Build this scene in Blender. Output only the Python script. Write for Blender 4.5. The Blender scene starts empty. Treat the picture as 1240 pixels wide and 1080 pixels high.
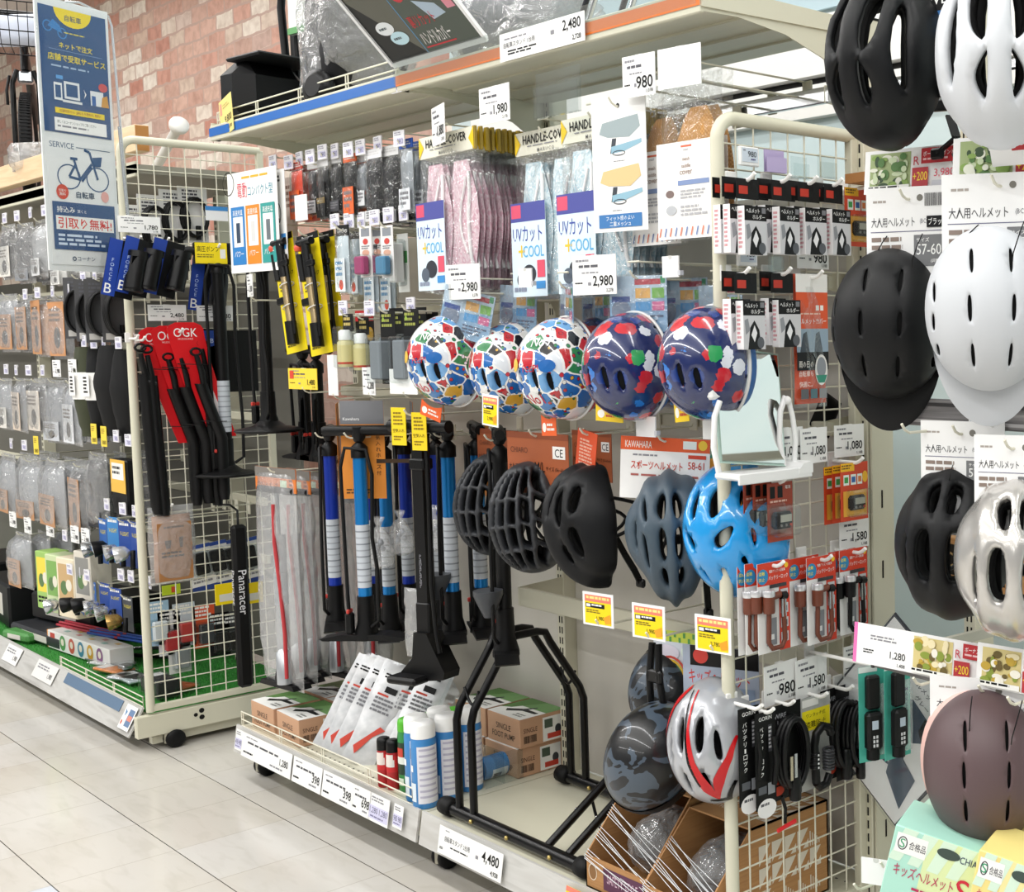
import bpy, math, random
from mathutils import Matrix, Vector, noise
from mathutils.geometry import delaunay_2d_cdt
R = math.radians
PI = math.pi
rnd = random.Random(7)
SC = bpy.context.scene
COL = SC.collection
# ---------------------------------------------------------------- camera
F, PX, PY, EYE = 1573.01, 1090.0, 515.0, 1.437
RIGHT = Vector((0.748285, 0.663282, -0.011238))
DOWN = Vector((0.039728, -0.061717, -0.997303))
FWD = Vector((-0.662187, 0.745820, -0.072532))
cam = bpy.data.cameras.new('camera')
cam.sensor_width = 36.0
cam.lens = F / 1240 * 36
cam.shift_x = (620 - PX) / 1240
cam.shift_y = -(540 - PY) / 1240
cam.clip_start = 0.05
camo = bpy.data.objects.new('camera', cam)
COL.objects.link(camo)
mw = Matrix((RIGHT, -DOWN, -FWD)).transposed().to_4x4()
mw.translation = (0, 0, EYE)
camo.matrix_world = mw
SC.camera = camo
# ---------------------------------------------------------------- world, lamps, exposure
wd = bpy.data.worlds.new('shop_air')
SC.world = wd
wd.use_nodes = True
bg = wd.node_tree.nodes['Background']
bg.inputs[0].default_value = (0.95, 0.98, 1.0, 1)
bg.inputs[1].default_value = 0.12
SC.view_settings.view_transform = 'Standard'
SC.view_settings.look = 'None'
SC.view_settings.gamma = 1
SC.view_settings.use_curve_mapping = False
SC.view_settings.exposure = 0.93
SC.cycles.use_denoising = True
SC.cycles.max_bounces = 8
SC.cycles.transparent_max_bounces = 24
SC.cycles.caustics_reflective = False
SC.cycles.caustics_refractive = False
CEIL = 3.9


def lamp_row(y, x0, x1, energy, rot=None, z=CEIL - .09):
    l = bpy.data.lights.new('ceiling_tube_light', 'AREA')
    l.shape = 'RECTANGLE'
    l.size = x1 - x0
    l.size_y = .16
    l.energy = energy
    l.color = (1, .998, .995)
    o = bpy.data.objects.new('ceiling_tube_light', l)
    o.location = ((x0 + x1) / 2, y, z)
    COL.objects.link(o)
    return o


ROWS = (-4.9, -1.5, .35, 1.95)
for y, e in zip(ROWS, (135, 140, 105, 62)):
    lamp_row(y, -11, 3.5, e)


# ---------------------------------------------------------------- pixel -> place
def ray(px, py):
    return RIGHT * ((px - PX) / F) + DOWN * ((py - PY) / F) + FWD


def at(px, py, y):
    d = ray(px, py)
    t = y / d.y
    return Vector((d.x * t, y, EYE + d.z * t))


def atx(px, py, x):
    d = ray(px, py)
    t = x / d.x
    return Vector((x, d.y * t, EYE + d.z * t))


def atz(px, py, z):
    d = ray(px, py)
    t = (z - EYE) / d.z
    return Vector((d.x * t, d.y * t, z))


# ---------------------------------------------------------------- materials
MATS = {}


def lin(h):
    h = h.lstrip('#')
    if len(h) == 3:
        h = ''.join(c * 2 for c in h)
    o = []
    for i in (0, 2, 4):
        c = int(h[i:i + 2], 16) / 255
        o.append(c / 12.92 if c <= .04045 else ((c + .055) / 1.055) ** 2.4)
    return (*o, 1)


def new_mat(key):
    m = bpy.data.materials.new(key)
    m.use_nodes = True
    nt = m.node_tree
    MATS[key] = m
    return m, nt, nt.nodes['Principled BSDF']


def mat(k):
    """'#hex', '#hex:rough', '#hex:rough:metal', '#hex:rough:metal:coat' or a named material"""
    if k in MATS:
        return MATS[k]
    p = k.split(':')
    m, nt, b = new_mat(k)
    c = lin(p[0])
    if max(c[:3]) < .035:      # plastics and rubbers that are truly black
        c = tuple(v * .22 for v in c[:3]) + (1,)
        b.inputs['Specular IOR Level'].default_value = .3
    b.inputs['Base Color'].default_value = c
    b.inputs['Roughness'].default_value = float(p[1]) if len(p) > 1 else .5
    if len(p) > 2:
        b.inputs['Metallic'].default_value = float(p[2])
    if len(p) > 3:
        b.inputs['Coat Weight'].default_value = float(p[3])
        b.inputs['Coat Roughness'].default_value = .06
    return m


def film(key, col, solid, gloss, rough=.08, bump=.4, scale=40, milky='#ffffff'):
    """thin plastic film: see-through, with a little milk and crinkled gloss"""
    m, nt, b = new_mat(key)
    N, L = nt.nodes, nt.links
    out = [n for n in N if n.type == 'OUTPUT_MATERIAL'][0]
    N.remove(b)
    tr = N.new('ShaderNodeBsdfTransparent')
    tr.inputs[0].default_value = lin(col)
    df = N.new('ShaderNodeBsdfDiffuse')
    df.inputs[0].default_value = lin(milky)
    gl = N.new('ShaderNodeBsdfGlossy')
    gl.inputs['Roughness'].default_value = rough
    m1, m2 = N.new('ShaderNodeMixShader'), N.new('ShaderNodeMixShader')
    m1.inputs[0].default_value = solid
    L.new(tr.outputs[0], m1.inputs[1])
    L.new(df.outputs[0], m1.inputs[2])
    lw = N.new('ShaderNodeLayerWeight')
    lw.inputs[0].default_value = gloss
    tc = N.new('ShaderNodeTexCoord')
    nz = N.new('ShaderNodeTexNoise')
    nz.inputs['Scale'].default_value = scale
    nz.inputs['Detail'].default_value = 3
    nz.inputs['Distortion'].default_value = .6
    bp = N.new('ShaderNodeBump')
    bp.inputs['Strength'].default_value = bump
    bp.inputs['Distance'].default_value = .02
    L.new(tc.outputs['Object'], nz.inputs[0])
    L.new(nz.outputs[0], bp.inputs['Height'])
    for s in (gl, lw, df):
        L.new(bp.outputs[0], s.inputs['Normal'])
    sc = N.new('ShaderNodeMath')
    sc.operation = 'MULTIPLY'
    sc.inputs[1].default_value = .6
    L.new(lw.outputs['Facing'], sc.inputs[0])
    L.new(sc.outputs[0], m2.inputs[0])
    L.new(m1.outputs[0], m2.inputs[1])
    L.new(gl.outputs[0], m2.inputs[2])
    L.new(m2.outputs[0], out.inputs[0])
    return m


film('clear', '#fcfdfd', .02, .2, bump=.9, scale=26, rough=.05)
film('hardclear', '#f6f9f9', .015, .16, bump=0, rough=.03)
film('sleeve', '#fbfcfc', .015, .08, bump=0, rough=.05)
film('milky', '#fafbfb', .2, .26, rough=.2, bump=.8, scale=16)
film('bag', '#fafbfb', .2, .3, rough=.07, bump=1, scale=22)


def tex(key, fn, rough=.5, coat=0, metal=0):
    """procedural colour: fn(nodes, links, texcoord) -> colour socket (or (colour, height, strength))"""
    m, nt, b = new_mat(key)
    tc = nt.nodes.new('ShaderNodeTexCoord')
    r = fn(nt.nodes, nt.links, tc)
    c, h = (r, None) if not isinstance(r, tuple) else (r[0], r[1])
    nt.links.new(c, b.inputs['Base Color'])
    b.inputs['Roughness'].default_value = rough
    b.inputs['Metallic'].default_value = metal
    if coat:
        b.inputs['Coat Weight'].default_value = coat
        b.inputs['Coat Roughness'].default_value = .05
    if h is not None:
        bp = nt.nodes.new('ShaderNodeBump')
        bp.inputs['Strength'].default_value = r[2]
        bp.inputs['Distance'].default_value = .01
        nt.links.new(h, bp.inputs['Height'])
        nt.links.new(bp.outputs[0], b.inputs['Normal'])
    return m


def ramp(N, L, fac, stops, const=False):
    r = N.new('ShaderNodeValToRGB')
    r.color_ramp.interpolation = 'CONSTANT' if const else 'LINEAR'
    e = r.color_ramp.elements
    while len(e) < len(stops):
        e.new(.5)
    for i, (p, c) in enumerate(stops):
        e[i].position = p
        e[i].color = lin(c)
    L.new(fac, r.inputs[0])
    return r.outputs[0]


def mixc(N, L, fac, a, b, mode='MIX'):
    m = N.new('ShaderNodeMix')
    m.data_type = 'RGBA'
    m.blend_type = mode
    for s, v in ((m.inputs[0], fac), (m.inputs[6], a), (m.inputs[7], b)):
        if isinstance(v, (int, float)):
            s.default_value = v
        elif isinstance(v, str):
            s.default_value = lin(v)
        else:
            L.new(v, s)
    return m.outputs[2]


def noise_node(N, L, vec, scale, detail=2, dist=0):
    n = N.new('ShaderNodeTexNoise')
    n.inputs['Scale'].default_value = scale
    n.inputs['Detail'].default_value = detail
    n.inputs['Distortion'].default_value = dist
    L.new(vec, n.inputs[0])
    return n.outputs[0]


def voro(N, L, vec, scale, feature='F1', out='Color'):
    n = N.new('ShaderNodeTexVoronoi')
    n.feature = feature
    n.inputs['Scale'].default_value = scale
    L.new(vec, n.inputs['Vector'])
    return n.outputs[out]


def mapped(N, L, tc, scale=(1, 1, 1), out='Object', loc=(0, 0, 0), rot=(0, 0, 0)):
    m = N.new('ShaderNodeMapping')
    m.inputs['Scale'].default_value = scale
    m.inputs['Location'].default_value = loc
    m.inputs['Rotation'].default_value = rot
    L.new(tc.outputs[out], m.inputs[0])
    return m.outputs[0]


# ---------------------------------------------------------------- mesh collector
TXT = {}


def text_mesh(s):
    if s not in TXT:
        c = bpy.data.curves.new('lettering', 'FONT')
        c.body = s.lstrip('*')
        c.offset = .012 if s[0] == '*' else .003
        c.resolution_u = 3 if s.isascii() and len(s) < 10 else 1
        o = bpy.data.objects.new('lettering', c)
        m = bpy.data.meshes.new_from_object(o)
        vs = [v.co.copy() for v in m.vertices]
        fs = [tuple(p.vertices) for p in m.polygons]
        x0 = min(v.x for v in vs)
        x1 = max(v.x for v in vs)
        y0 = min(v.y for v in vs)
        y1 = max(v.y for v in vs)
        TXT[s] = ([((v.x - x0), (v.y - y0)) for v in vs], fs, x1 - x0, y1 - y0)
        bpy.data.objects.remove(o)
        bpy.data.curves.remove(c)
        bpy.data.meshes.remove(m)
    return TXT[s]


class B:
    def __init__(s):
        s.v, s.f, s.mi, s.sm, s.mats = [], [], [], [], []
        s.m = Matrix()

    def add(s, vs, fs, m, smooth=False):
        o = len(s.v)
        M = s.m
        s.v += [M @ Vector(v) for v in vs]
        if m not in s.mats:
            s.mats.append(m)
        k = s.mats.index(m)
        for f in fs:
            s.f.append([i + o for i in f])
            s.mi.append(k)
            s.sm.append(smooth)
        return s

    def at(s, m):
        s.m = m
        return s

    def box(s, c, d, m, bev=0):
        cx, cy, cz = c
        x, y, z = d[0] / 2, d[1] / 2, d[2] / 2
        if not bev:
            vs = [(cx + a * x, cy + b * y, cz + e * z) for a in (-1, 1) for b in (-1, 1) for e in (-1, 1)]
            fs = [(0, 1, 3, 2), (4, 6, 7, 5), (0, 4, 5, 1), (2, 3, 7, 6), (0, 2, 6, 4), (1, 5, 7, 3)]
            return s.add(vs, fs, m)
        bev = min(bev, x * .98, y * .98, z * .98)
        vs, ix = [], {}
        for a in (-1, 1):
            for b in (-1, 1):
                for e in (-1, 1):
                    for k in range(3):
                        p = [a * (x - bev), b * (y - bev), e * (z - bev)]
                        p[k] += (a, b, e)[k] * bev
                        ix[a, b, e, k] = len(vs)
                        vs.append((cx + p[0], cy + p[1], cz + p[2]))
        fs = []
        for k in range(3):
            i, j = [q for q in range(3) if q != k]
            for sg in (-1, 1):
                q = []
                for u, w in ((-1, -1), (1, -1), (1, 1), (-1, 1)):
                    t = [0, 0, 0]
                    t[k], t[i], t[j] = sg, u, w
                    q.append(ix[t[0], t[1], t[2], k])
                if (sg > 0) == (k == 1):
                    q.reverse()
                fs.append(q)
            for u in (-1, 1):
                for w in (-1, 1):
                    q = []
                    for sg, kk in ((-1, i), (1, i), (1, j), (-1, j)):
                        t = [0, 0, 0]
                        t[k], t[i], t[j] = sg, u, w
                        q.append(ix[t[0], t[1], t[2], kk])
                    if (u * w > 0) == (k == 1):
                        q.reverse()
                    fs.append(q)
        for a in (-1, 1):
            for b in (-1, 1):
                for e in (-1, 1):
                    q = [ix[a, b, e, 0], ix[a, b, e, 1], ix[a, b, e, 2]]
                    if a * b * e < 0:
                        q.reverse()
                    fs.append(q)
        return s.add(vs, fs, m)

    def bar(s, a, b, w, h, m):
        """square bar from a to b"""
        a, b = Vector(a), Vector(b)
        d = b - a
        q = d.to_track_quat('Z', 'Y').to_matrix().to_4x4()
        old = s.m
        s.m = old @ Matrix.Translation((a + b) / 2) @ q
        s.box((0, 0, 0), (w, h, d.length), m)
        s.m = old
        return s

    def tube(s, pts, r, m, n=8, cap=True, closed=False):
        pts = [Vector(p) for p in pts]
        K = len(pts)
        rr = r if isinstance(r, (list, tuple)) else [r] * K
        up = None
        vs, fs = [], []
        for i, p in enumerate(pts):
            if closed:
                t = pts[(i + 1) % K] - pts[i - 1]
            else:
                t = pts[min(i + 1, K - 1)] - pts[max(i - 1, 0)]
            if t.length < 1e-9:
                t = Vector((0, 0, 1))
            t.normalize()
            if up is None:
                up = t.orthogonal().normalized()
            up = (up - t * up.dot(t))
            up = up.normalized() if up.length > 1e-6 else t.orthogonal().normalized()
            sd = t.cross(up)
            for j in range(n):
                a = 2 * PI * j / n
                vs.append(p + (up * math.cos(a) + sd * math.sin(a)) * rr[i])
        for i in range(K if closed else K - 1):
            i2 = (i + 1) % K
            for j in range(n):
                j2 = (j + 1) % n
                fs.append((i * n + j, i * n + j2, i2 * n + j2, i2 * n + j))
        s.add(vs, fs, m, True)
        if cap and not closed:
            s.add(vs[:n], [tuple(reversed(range(n)))], m)
            s.add(vs[-n:], [tuple(range(n))], m)
        return s

    def lathe(s, prof, m, n=20, o=(0, 0, 0), smooth=True, ax=None):
        """profile [(r, z)...] turned about z through o (or about axis ax)"""
        old = s.m
        mm = Matrix.Translation(Vector(o))
        if ax is not None:
            mm = mm @ Vector(ax).to_track_quat('Z', 'Y').to_matrix().to_4x4()
        s.m = old @ mm
        vs, fs = [], []
        for r, z in prof:
            for j in range(n):
                a = 2 * PI * j / n
                vs.append((r * math.cos(a), r * math.sin(a), z))
        for i in range(len(prof) - 1):
            for j in range(n):
                j2 = (j + 1) % n
                fs.append((i * n + j, i * n + j2, (i + 1) * n + j2, (i + 1) * n + j))
        s.add(vs, fs, m, smooth)
        K = len(prof) - 1
        if prof[0][0] > 1e-5:
            s.add(vs[:n], [tuple(reversed(range(n)))], m)
        if prof[K][0] > 1e-5:
            s.add(vs[K * n:], [tuple(range(n))], m)
        s.m = old
        return s

    def prism(s, pts, y0, y1, m, smooth=False):
        """outline in x, z pushed from y0 (front) to y1 (back)"""
        n = len(pts)
        vs = [(p[0], y0, p[1]) for p in pts] + [(p[0], y1, p[1]) for p in pts]
        s.add(vs, [tuple(range(n)), tuple(reversed(range(n, 2 * n)))], m)
        s.add(vs, [((i + 1) % n, i, i + n, (i + 1) % n + n) for i in range(n)], m, smooth)
        return s

    def grid(s, fn, nu, nv, m, smooth=True, wu=False, wv=False):
        vs = [fn(i / (nu if wu else nu - 1), j / (nv if wv else nv - 1)) for i in range(nu) for j in range(nv)]
        fs = []
        for i in range(nu if wu else nu - 1):
            for j in range(nv if wv else nv - 1):
                i2, j2 = (i + 1) % nu, (j + 1) % nv
                fs.append((i * nv + j, i2 * nv + j, i2 * nv + j2, i * nv + j2))
        return s.add(vs, fs, m, smooth)

    def ball(s, c, r, m, n=12):
        rx, ry, rz = (r, r, r) if isinstance(r, (int, float)) else r

        def fn(u, v):
            a, b = 2 * PI * u, PI * (v - .5)
            return (c[0] + rx * math.cos(a) * math.cos(b), c[1] + ry * math.sin(a) * math.cos(b), c[2] + rz * math.sin(b))
        return s.grid(fn, n * 2, n, m, wu=True)

    def pillow(s, w, h, d, m, wob=.004, nu=9, nv=13, seed=0, top=.0, p=.5):
        """soft pouch hanging from (0,0,0), front towards -y"""
        for sg in (-1, 1):
            def fn(u, v):
                e = max(0., (1 - abs(2 * u - 1) ** 3) * (1 - abs(2 * min(1, max(0, (v - top) / (1 - top))) - 1) ** 4)) ** p
                q = Vector((u * 5 + seed * 3.1, v * 7, sg * 2 + seed))
                k = wob * noise.noise(q) + wob * .6 * noise.noise(q * 2.7)
                x = (u - .5) * w * (1 - .03 * math.sin(9 * v + seed))
                return (x, sg * d / 2 * e + (k if 0 < u < 1 and 0 < v < 1 else 0), -v * h)
            s.grid(fn, nu, nv, m)
            if sg > 0:
                n = nu * nv
                k = len(s.f) - (nu - 1) * (nv - 1)
                for i in range(k, len(s.f)):
                    s.f[i].reverse()
        return s

    def text(s, t, x, z, h, m, y=0., al='l', wmax=None):
        """lettering in the x,z plane facing -y; (x, z) is the bottom left (or centre/right) corner"""
        vs, fs, w0, h0 = text_mesh(t)
        k = h / max(h0, 1e-6)
        kx = k
        if wmax and w0 * k > wmax:
            kx = wmax / w0
        dx = {'l': 0, 'c': -w0 * kx / 2, 'r': -w0 * kx}[al]
        s.add([(x + dx + a * kx, y, z + b * k) for a, b in vs], fs, m)
        return s

    def art(s, w, h, els, y=0., st=.00035, x0=None, z0=0.):
        """flat print on a card: fractions of the card, u from the left, v from the top"""
        xl = -w / 2 if x0 is None else x0
        X = lambda u: xl + u * w
        Z = lambda v: z0 - v * h
        for i, e in enumerate(els):
            yy = y - st * (1 + i * .25)
            k = e[0]
            if k == 'r':
                _, u0, v0, u1, v1, c = e
                s.add([(X(u0), yy, Z(v1)), (X(u1), yy, Z(v1)), (X(u1), yy, Z(v0)), (X(u0), yy, Z(v0))], [(0, 1, 2, 3)], c)
            elif k == 'p':
                s.add([(X(u), yy, Z(v)) for u, v in e[1]], [tuple(range(len(e[1])))], e[2])
            elif k == 'o':
                _, u, v, ru, rv, c = e
                s.add([(X(u + ru * math.cos(a * PI / 10)), yy, Z(v - rv * math.sin(a * PI / 10))) for a in range(20)], [tuple(range(20))], c)
            elif k == 'q':      # ring / outline ellipse
                _, u, v, ru, rv, t, c = e
                n = 24
                vs = []
                for a in range(n):
                    ca, sa = math.cos(2 * PI * a / n), math.sin(2 * PI * a / n)
                    vs += [(X(u) + ru * w * ca, yy, Z(v) + rv * h * sa), (X(u) + (ru * w - t) * ca, yy, Z(v) + (rv * h - t) * sa)]
                s.add(vs, [(2 * a, 2 * a + 1, (2 * a + 3) % (2 * n), (2 * a + 2) % (2 * n)) for a in range(n)][::1], c)
            elif k == 't':      # ('t', u, v_bottom, height fraction, text, colour, align, max width fraction)
                al = e[6] if len(e) > 6 else 'l'
                wm = e[7] * w if len(e) > 7 else None
                s.text(e[4], X(e[1]), Z(e[2]), e[3] * h, e[5], yy, al, wm)
            elif k == 'l':      # rows of small print
                _, u0, v0, u1, v1, n, c = e
                rr = random.Random(int(u0 * 97 + v0 * 131 + n))
                for j in range(n):
                    va = v0 + (v1 - v0) * j / n
                    vb = va + (v1 - v0) / n * .55
                    u = u0
                    ue = u1 - (u1 - u0) * rr.random() * .35
                    while u < ue:
                        du = min(ue - u, (u1 - u0) * (.08 + rr.random() * .2))
                        s.add([(X(u), yy, Z(vb)), (X(u + du), yy, Z(vb)), (X(u + du), yy, Z(va)), (X(u), yy, Z(va))], [(0, 1, 2, 3)], c)
                        u += du + (u1 - u0) * .035
            elif k == 'b':      # bar code
                _, u0, v0, u1, v1, c = e
                rr = random.Random(int(u0 * 997))
                u = u0
                while u < u1 - .001:
                    du = (u1 - u0) * (.012 + .03 * rr.random())
                    s.add([(X(u), yy, Z(v1)), (X(min(u1, u + du)), yy, Z(v1)), (X(min(u1, u + du)), yy, Z(v0)), (X(u), yy, Z(v0))], [(0, 1, 2, 3)], c)
                    u += du + (u1 - u0) * (.015 + .03 * rr.random())
        return s

    def card(s, w, h, m, els=(), t=.0012, x=0., z=0., y=0.):
        s.box((x, y, z - h / 2), (w, t, h), m)
        return s.art(w, h, els, y=y - t / 2, x0=x - w / 2, z0=z)

    def mesh(s, name):
        me = bpy.data.meshes.new(name)
        me.from_pydata([tuple(v) for v in s.v], [], s.f)
        for k in s.mats:
            me.materials.append(mat(k))
        me.polygons.foreach_set('material_index', s.mi)
        me.polygons.foreach_set('use_smooth', s.sm)
        me.update()
        return me


def T(x=0, y=0, z=0):
    return Matrix.Translation((x, y, z))


def RX(a):
    return Matrix.Rotation(R(a), 4, 'X')


def RY(a):
    return Matrix.Rotation(R(a), 4, 'Y')


def RZ(a):
    return Matrix.Rotation(R(a), 4, 'Z')


# ---------------------------------------------------------------- things and parts
def tag(o, label=None, cat=None, group=None, kind=None):
    if label:
        o['label'] = label
    if cat:
        o['category'] = cat
    if group:
        o['group'] = group
    if kind:
        o['kind'] = kind
    return o


def put(o, loc, rot):
    o.location = loc
    if isinstance(rot, Matrix):
        o.rotation_euler = rot.to_euler()
    else:
        o.rotation_euler = (0, 0, R(rot))


def thing(name, label, cat, loc=(0, 0, 0), rot=0, group=None):
    o = bpy.data.objects.new(name, None)
    o.empty_display_size = .05
    COL.objects.link(o)
    put(o, loc, rot)
    return tag(o, label, cat, group)


KIDS = {}


def part(name, b, parent, label=None):
    o = bpy.data.objects.new(name, b.mesh(name))
    COL.objects.link(o)
    o.parent = parent
    KIDS.setdefault(parent.name, []).append(o)
    if label:
        o['label'] = label
    return o


def solo(name, b, label, cat, loc=(0, 0, 0), rot=0, group=None):
    o = bpy.data.objects.new(name, b.mesh(name) if isinstance(b, B) else b)
    COL.objects.link(o)
    put(o, loc, rot)
    return tag(o, label, cat, group)


def struct(name, b):
    o = bpy.data.objects.new(name, b.mesh(name))
    COL.objects.link(o)
    o['kind'] = 'structure'
    return o


PROTO = {}


def hang(fn, loc, label, cat=None, group=None, rot=0, **kw):
    """build the thing once, then copy it; its own origin is the hole it hangs by"""
    k = (fn.__name__, repr(sorted(kw.items())))
    if k in PROTO:
        o = clone(PROTO[k], label, loc, rot, group)
    else:
        o = PROTO[k] = fn(**kw)
        put(o, loc, rot)
        tag(o, label, None, group)
    if cat:
        o['category'] = cat
    return o


def kids(o):
    return KIDS.get(o.name, [])


def clone(o, label, loc, rot=None, group=None, scale=None):
    """a copy of a thing with copies of its parts and sub-parts"""
    c = o.copy()
    COL.objects.link(c)
    c.location = loc
    if rot is not None:
        put(c, loc, rot)
    if scale:
        c.scale = scale if isinstance(scale, tuple) else (scale,) * 3
    c['label'] = label
    if group:
        c['group'] = group
    elif 'group' in c:
        del c['group']

    def rec(src, dst):
        for ch in kids(src):
            d = ch.copy()
            COL.objects.link(d)
            d.parent = dst
            KIDS.setdefault(dst.name, []).append(d)
            rec(ch, d)
    rec(o, c)
    return c


ORD = ('first', 'second', 'third', 'fourth', 'fifth', 'sixth', 'seventh', 'eighth', 'ninth', 'tenth', 'eleventh', 'twelfth', 'thirteenth',
       'fourteenth', 'fifteenth', 'sixteenth', 'seventeenth', 'eighteenth', 'nineteenth', 'twentieth')
CREAM = '#d3d0bb:.42'
WIRE = '#e2dfcc:.38'
BLK = '#121214:.45'
WHT = '#f4f4f2:.5'
INK = '#1c1c20:.6'
GRY = '#8a8a90:.6'
# ================================================================ the room
def floor_col(N, L, tc):
    sp = N.new('ShaderNodeSeparateXYZ')
    L.new(tc.outputs['Object'], sp.inputs[0])

    def mth(op, a, b=None):
        m = N.new('ShaderNodeMath')
        m.operation = op
        for i, v in enumerate((a, b)):
            if v is None:
                continue
            if isinstance(v, (int, float)):
                m.inputs[i].default_value = v
            else:
                L.new(v, m.inputs[i])
        return m.outputs[0]
    ux = mth('DIVIDE', mth('ADD', sp.outputs[0], 3.907 + .303 * 60), .303)
    uy = mth('DIVIDE', mth('ADD', sp.outputs[1], -.997 + .303 * 60), .303)
    fx, fy = mth('FRACT', ux), mth('FRACT', uy)
    jx = mth('LESS_THAN', fx, .010)
    jy = mth('LESS_THAN', fy, .009)
    cx, cy = mth('FLOOR', ux), mth('FLOOR', uy)
    cmb = N.new('ShaderNodeCombineXYZ')
    L.new(cx, cmb.inputs[0])
    L.new(cy, cmb.inputs[1])
    wn = N.new('ShaderNodeTexWhiteNoise')
    L.new(cmb.outputs[0], wn.inputs[0])
    tile = ramp(N, L, wn.outputs[0], [(0, '#c8c3ba'), (.5, '#cbc7c0'), (.95, '#cecbc6'), (.96, '#c9ced6'), (1, '#c9ced6')])
    v = mapped(N, L, tc, (2.2, 9, 1))
    st = ramp(N, L, noise_node(N, L, v, 3, 5, .6), [(.3, '#d4cfc6'), (.5, '#ffffff')])
    c = mixc(N, L, .22, tile, st, 'MULTIPLY')
    v2 = mapped(N, L, tc, (1, 1, 1))
    du = ramp(N, L, noise_node(N, L, v2, 1.7, 4), [(.5, '#ffffff'), (.8, '#dcd3c6')])
    c = mixc(N, L, .5, c, du, 'MULTIPLY')
    c = mixc(N, L, mth('MULTIPLY', jx, .6), c, '#a0968a')
    return mixc(N, L, jy, c, '#4a453f')


tex('floor_tile', floor_col, rough=.16)
fb = MATS['floor_tile'].node_tree.nodes['Principled BSDF']
fb.inputs['Specular IOR Level'].default_value = .35


def brick_col(N, L, tc):
    v = mapped(N, L, tc, rot=(PI / 2, 0, 0))
    wob = noise_node(N, L, v, 5, 2)
    vm = N.new('ShaderNodeVectorMath')
    vm.operation = 'ADD'
    sc = N.new('ShaderNodeVectorMath')
    sc.operation = 'SCALE'
    nz = N.new('ShaderNodeTexNoise')
    nz.inputs['Scale'].default_value = 9
    L.new(v, nz.inputs[0])
    L.new(nz.outputs['Color'], sc.inputs[0])
    sc.inputs['Scale'].default_value = .034
    L.new(v, vm.inputs[0])
    L.new(sc.outputs[0], vm.inputs[1])
    b = N.new('ShaderNodeTexBrick')
    b.offset = .5
    b.inputs['Scale'].default_value = 1
    b.inputs['Brick Width'].default_value = .245
    b.inputs['Row Height'].default_value = .098
    b.inputs['Mortar Size'].default_value = .009
    b.inputs['Mortar Smooth'].default_value = .4
    b.inputs['Bias'].default_value = 0
    b.inputs['Color1'].default_value = (0, 0, 0, 1)
    b.inputs['Color2'].default_value = (1, 1, 1, 1)
    b.inputs['Mortar'].default_value = (.5, .5, .5, 1)
    L.new(vm.outputs[0], b.inputs[0])
    col = ramp(N, L, b.outputs['Color'], [(0, '#cb8f7c'), (.2, '#dba995'), (.4, '#cba594'), (.52, '#e0b5a2'), (.64, '#d9c0ac'),
                                           (.74, '#f0e2d2'), (.9, '#f6ecde'), (1, '#c39a8b')])
    mott = ramp(N, L, noise_node(N, L, v, 16, 5, .4), [(.3, '#c9bab0'), (.6, '#ffffff')])
    col = mixc(N, L, .55, col, mott, 'MULTIPLY')
    col = mixc(N, L, b.outputs['Fac'], col, '#c4a597')
    return col, wob, .1


tex('brick_paper', brick_col, rough=.55)
tex('pale_panel', lambda N, L, tc: ramp(N, L, noise_node(N, L, mapped(N, L, tc, (.3, .3, 3)), 1.5, 2), [(.3, '#c4d6d8'), (.7, '#d3dfde')]), rough=.25)

b = B()
b.box((-6, -2.1, -.02), (22, 11, .04), 'floor_tile')
struct('floor', b)
b = B()
b.box((-6, -2.1, CEIL + .03), (22, 11, .06), '#f0efeb:.9')
struct('ceiling', b)
WY = 3.2
b = B()
b.box((-11.3, WY + .03, 1.95), (11.4, .06, 3.9), 'brick_paper')
struct('wall_back_left', b)
b = B()
b.box((-.3, WY + .03, 1.95), (10.6, .06, 3.9), 'pale_panel')
struct('wall_back_right', b)
for i, (z0, z1, d, c) in enumerate(((2.495, 2.30, .05, '#f1f0ec:.4'), (2.298, 2.272, .012, '#1d1c1a:.5'), (2.27, 2.245, .05, '#efeee9:.4'),
                                    (2.244, 2.215, .03, '#c9ccce:.2:.9'), (2.214, 2.206, .012, '#222222:.4'), (2.205, 2.165, .04, '#eceae5:.45'))):
    b = B()
    b.box((-1.9, WY - d / 2, (z0 + z1) / 2), (6.9, d, z0 - z1), c)
    struct('trim_%d' % (i + 1), b)
# pale blue hanging banner with white cloud outlines, above the trim
b = B()
b.box((-4.2, WY - .02, 2.85), (2.5, .012, .66), '#b4ccd4:.3')
for k, (x, z, r) in enumerate(((-5.0, 2.9, .05), (-4.8, 2.84, .07), (-4.62, 2.9, .06), (-4.45, 2.8, .05), (-4.28, 2.78, .06), (-4.12, 2.72, .05),
                               (-3.95, 2.74, .06), (-3.78, 2.68, .07), (-3.6, 2.72, .06), (-3.4, 2.68, .05), (-4.9, 2.7, .06), (-4.74, 2.67, .06), (-4.58, 2.64, .05))):
    b.tube([(x + r * math.cos(a * PI / 8), WY - .028, z + r * math.sin(a * PI / 8)) for a in range(9)], .008, '#f6f8f8:.5', 6)
solo('hanging_banner', b, 'pale blue wall banner with white cloud outlines above the top shelf', 'banner')
# ceiling lamps
for i, y in enumerate(ROWS):
    for j in range(5):
        x = -9.6 + j * 2.9
        t = thing('ceiling_lamp', 'white strip lamp on the ceiling, %s in the %s row from the aisle' % (ORD[j], ORD[i]), 'lamp', (x, y, CEIL), 0, 'ceiling strip lamps')
        q = B()
        q.box((0, 0, -.03), (2.7, .2, .06), '#f2f2ee:.5')
        part('lamp_body', q, t)


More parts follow.
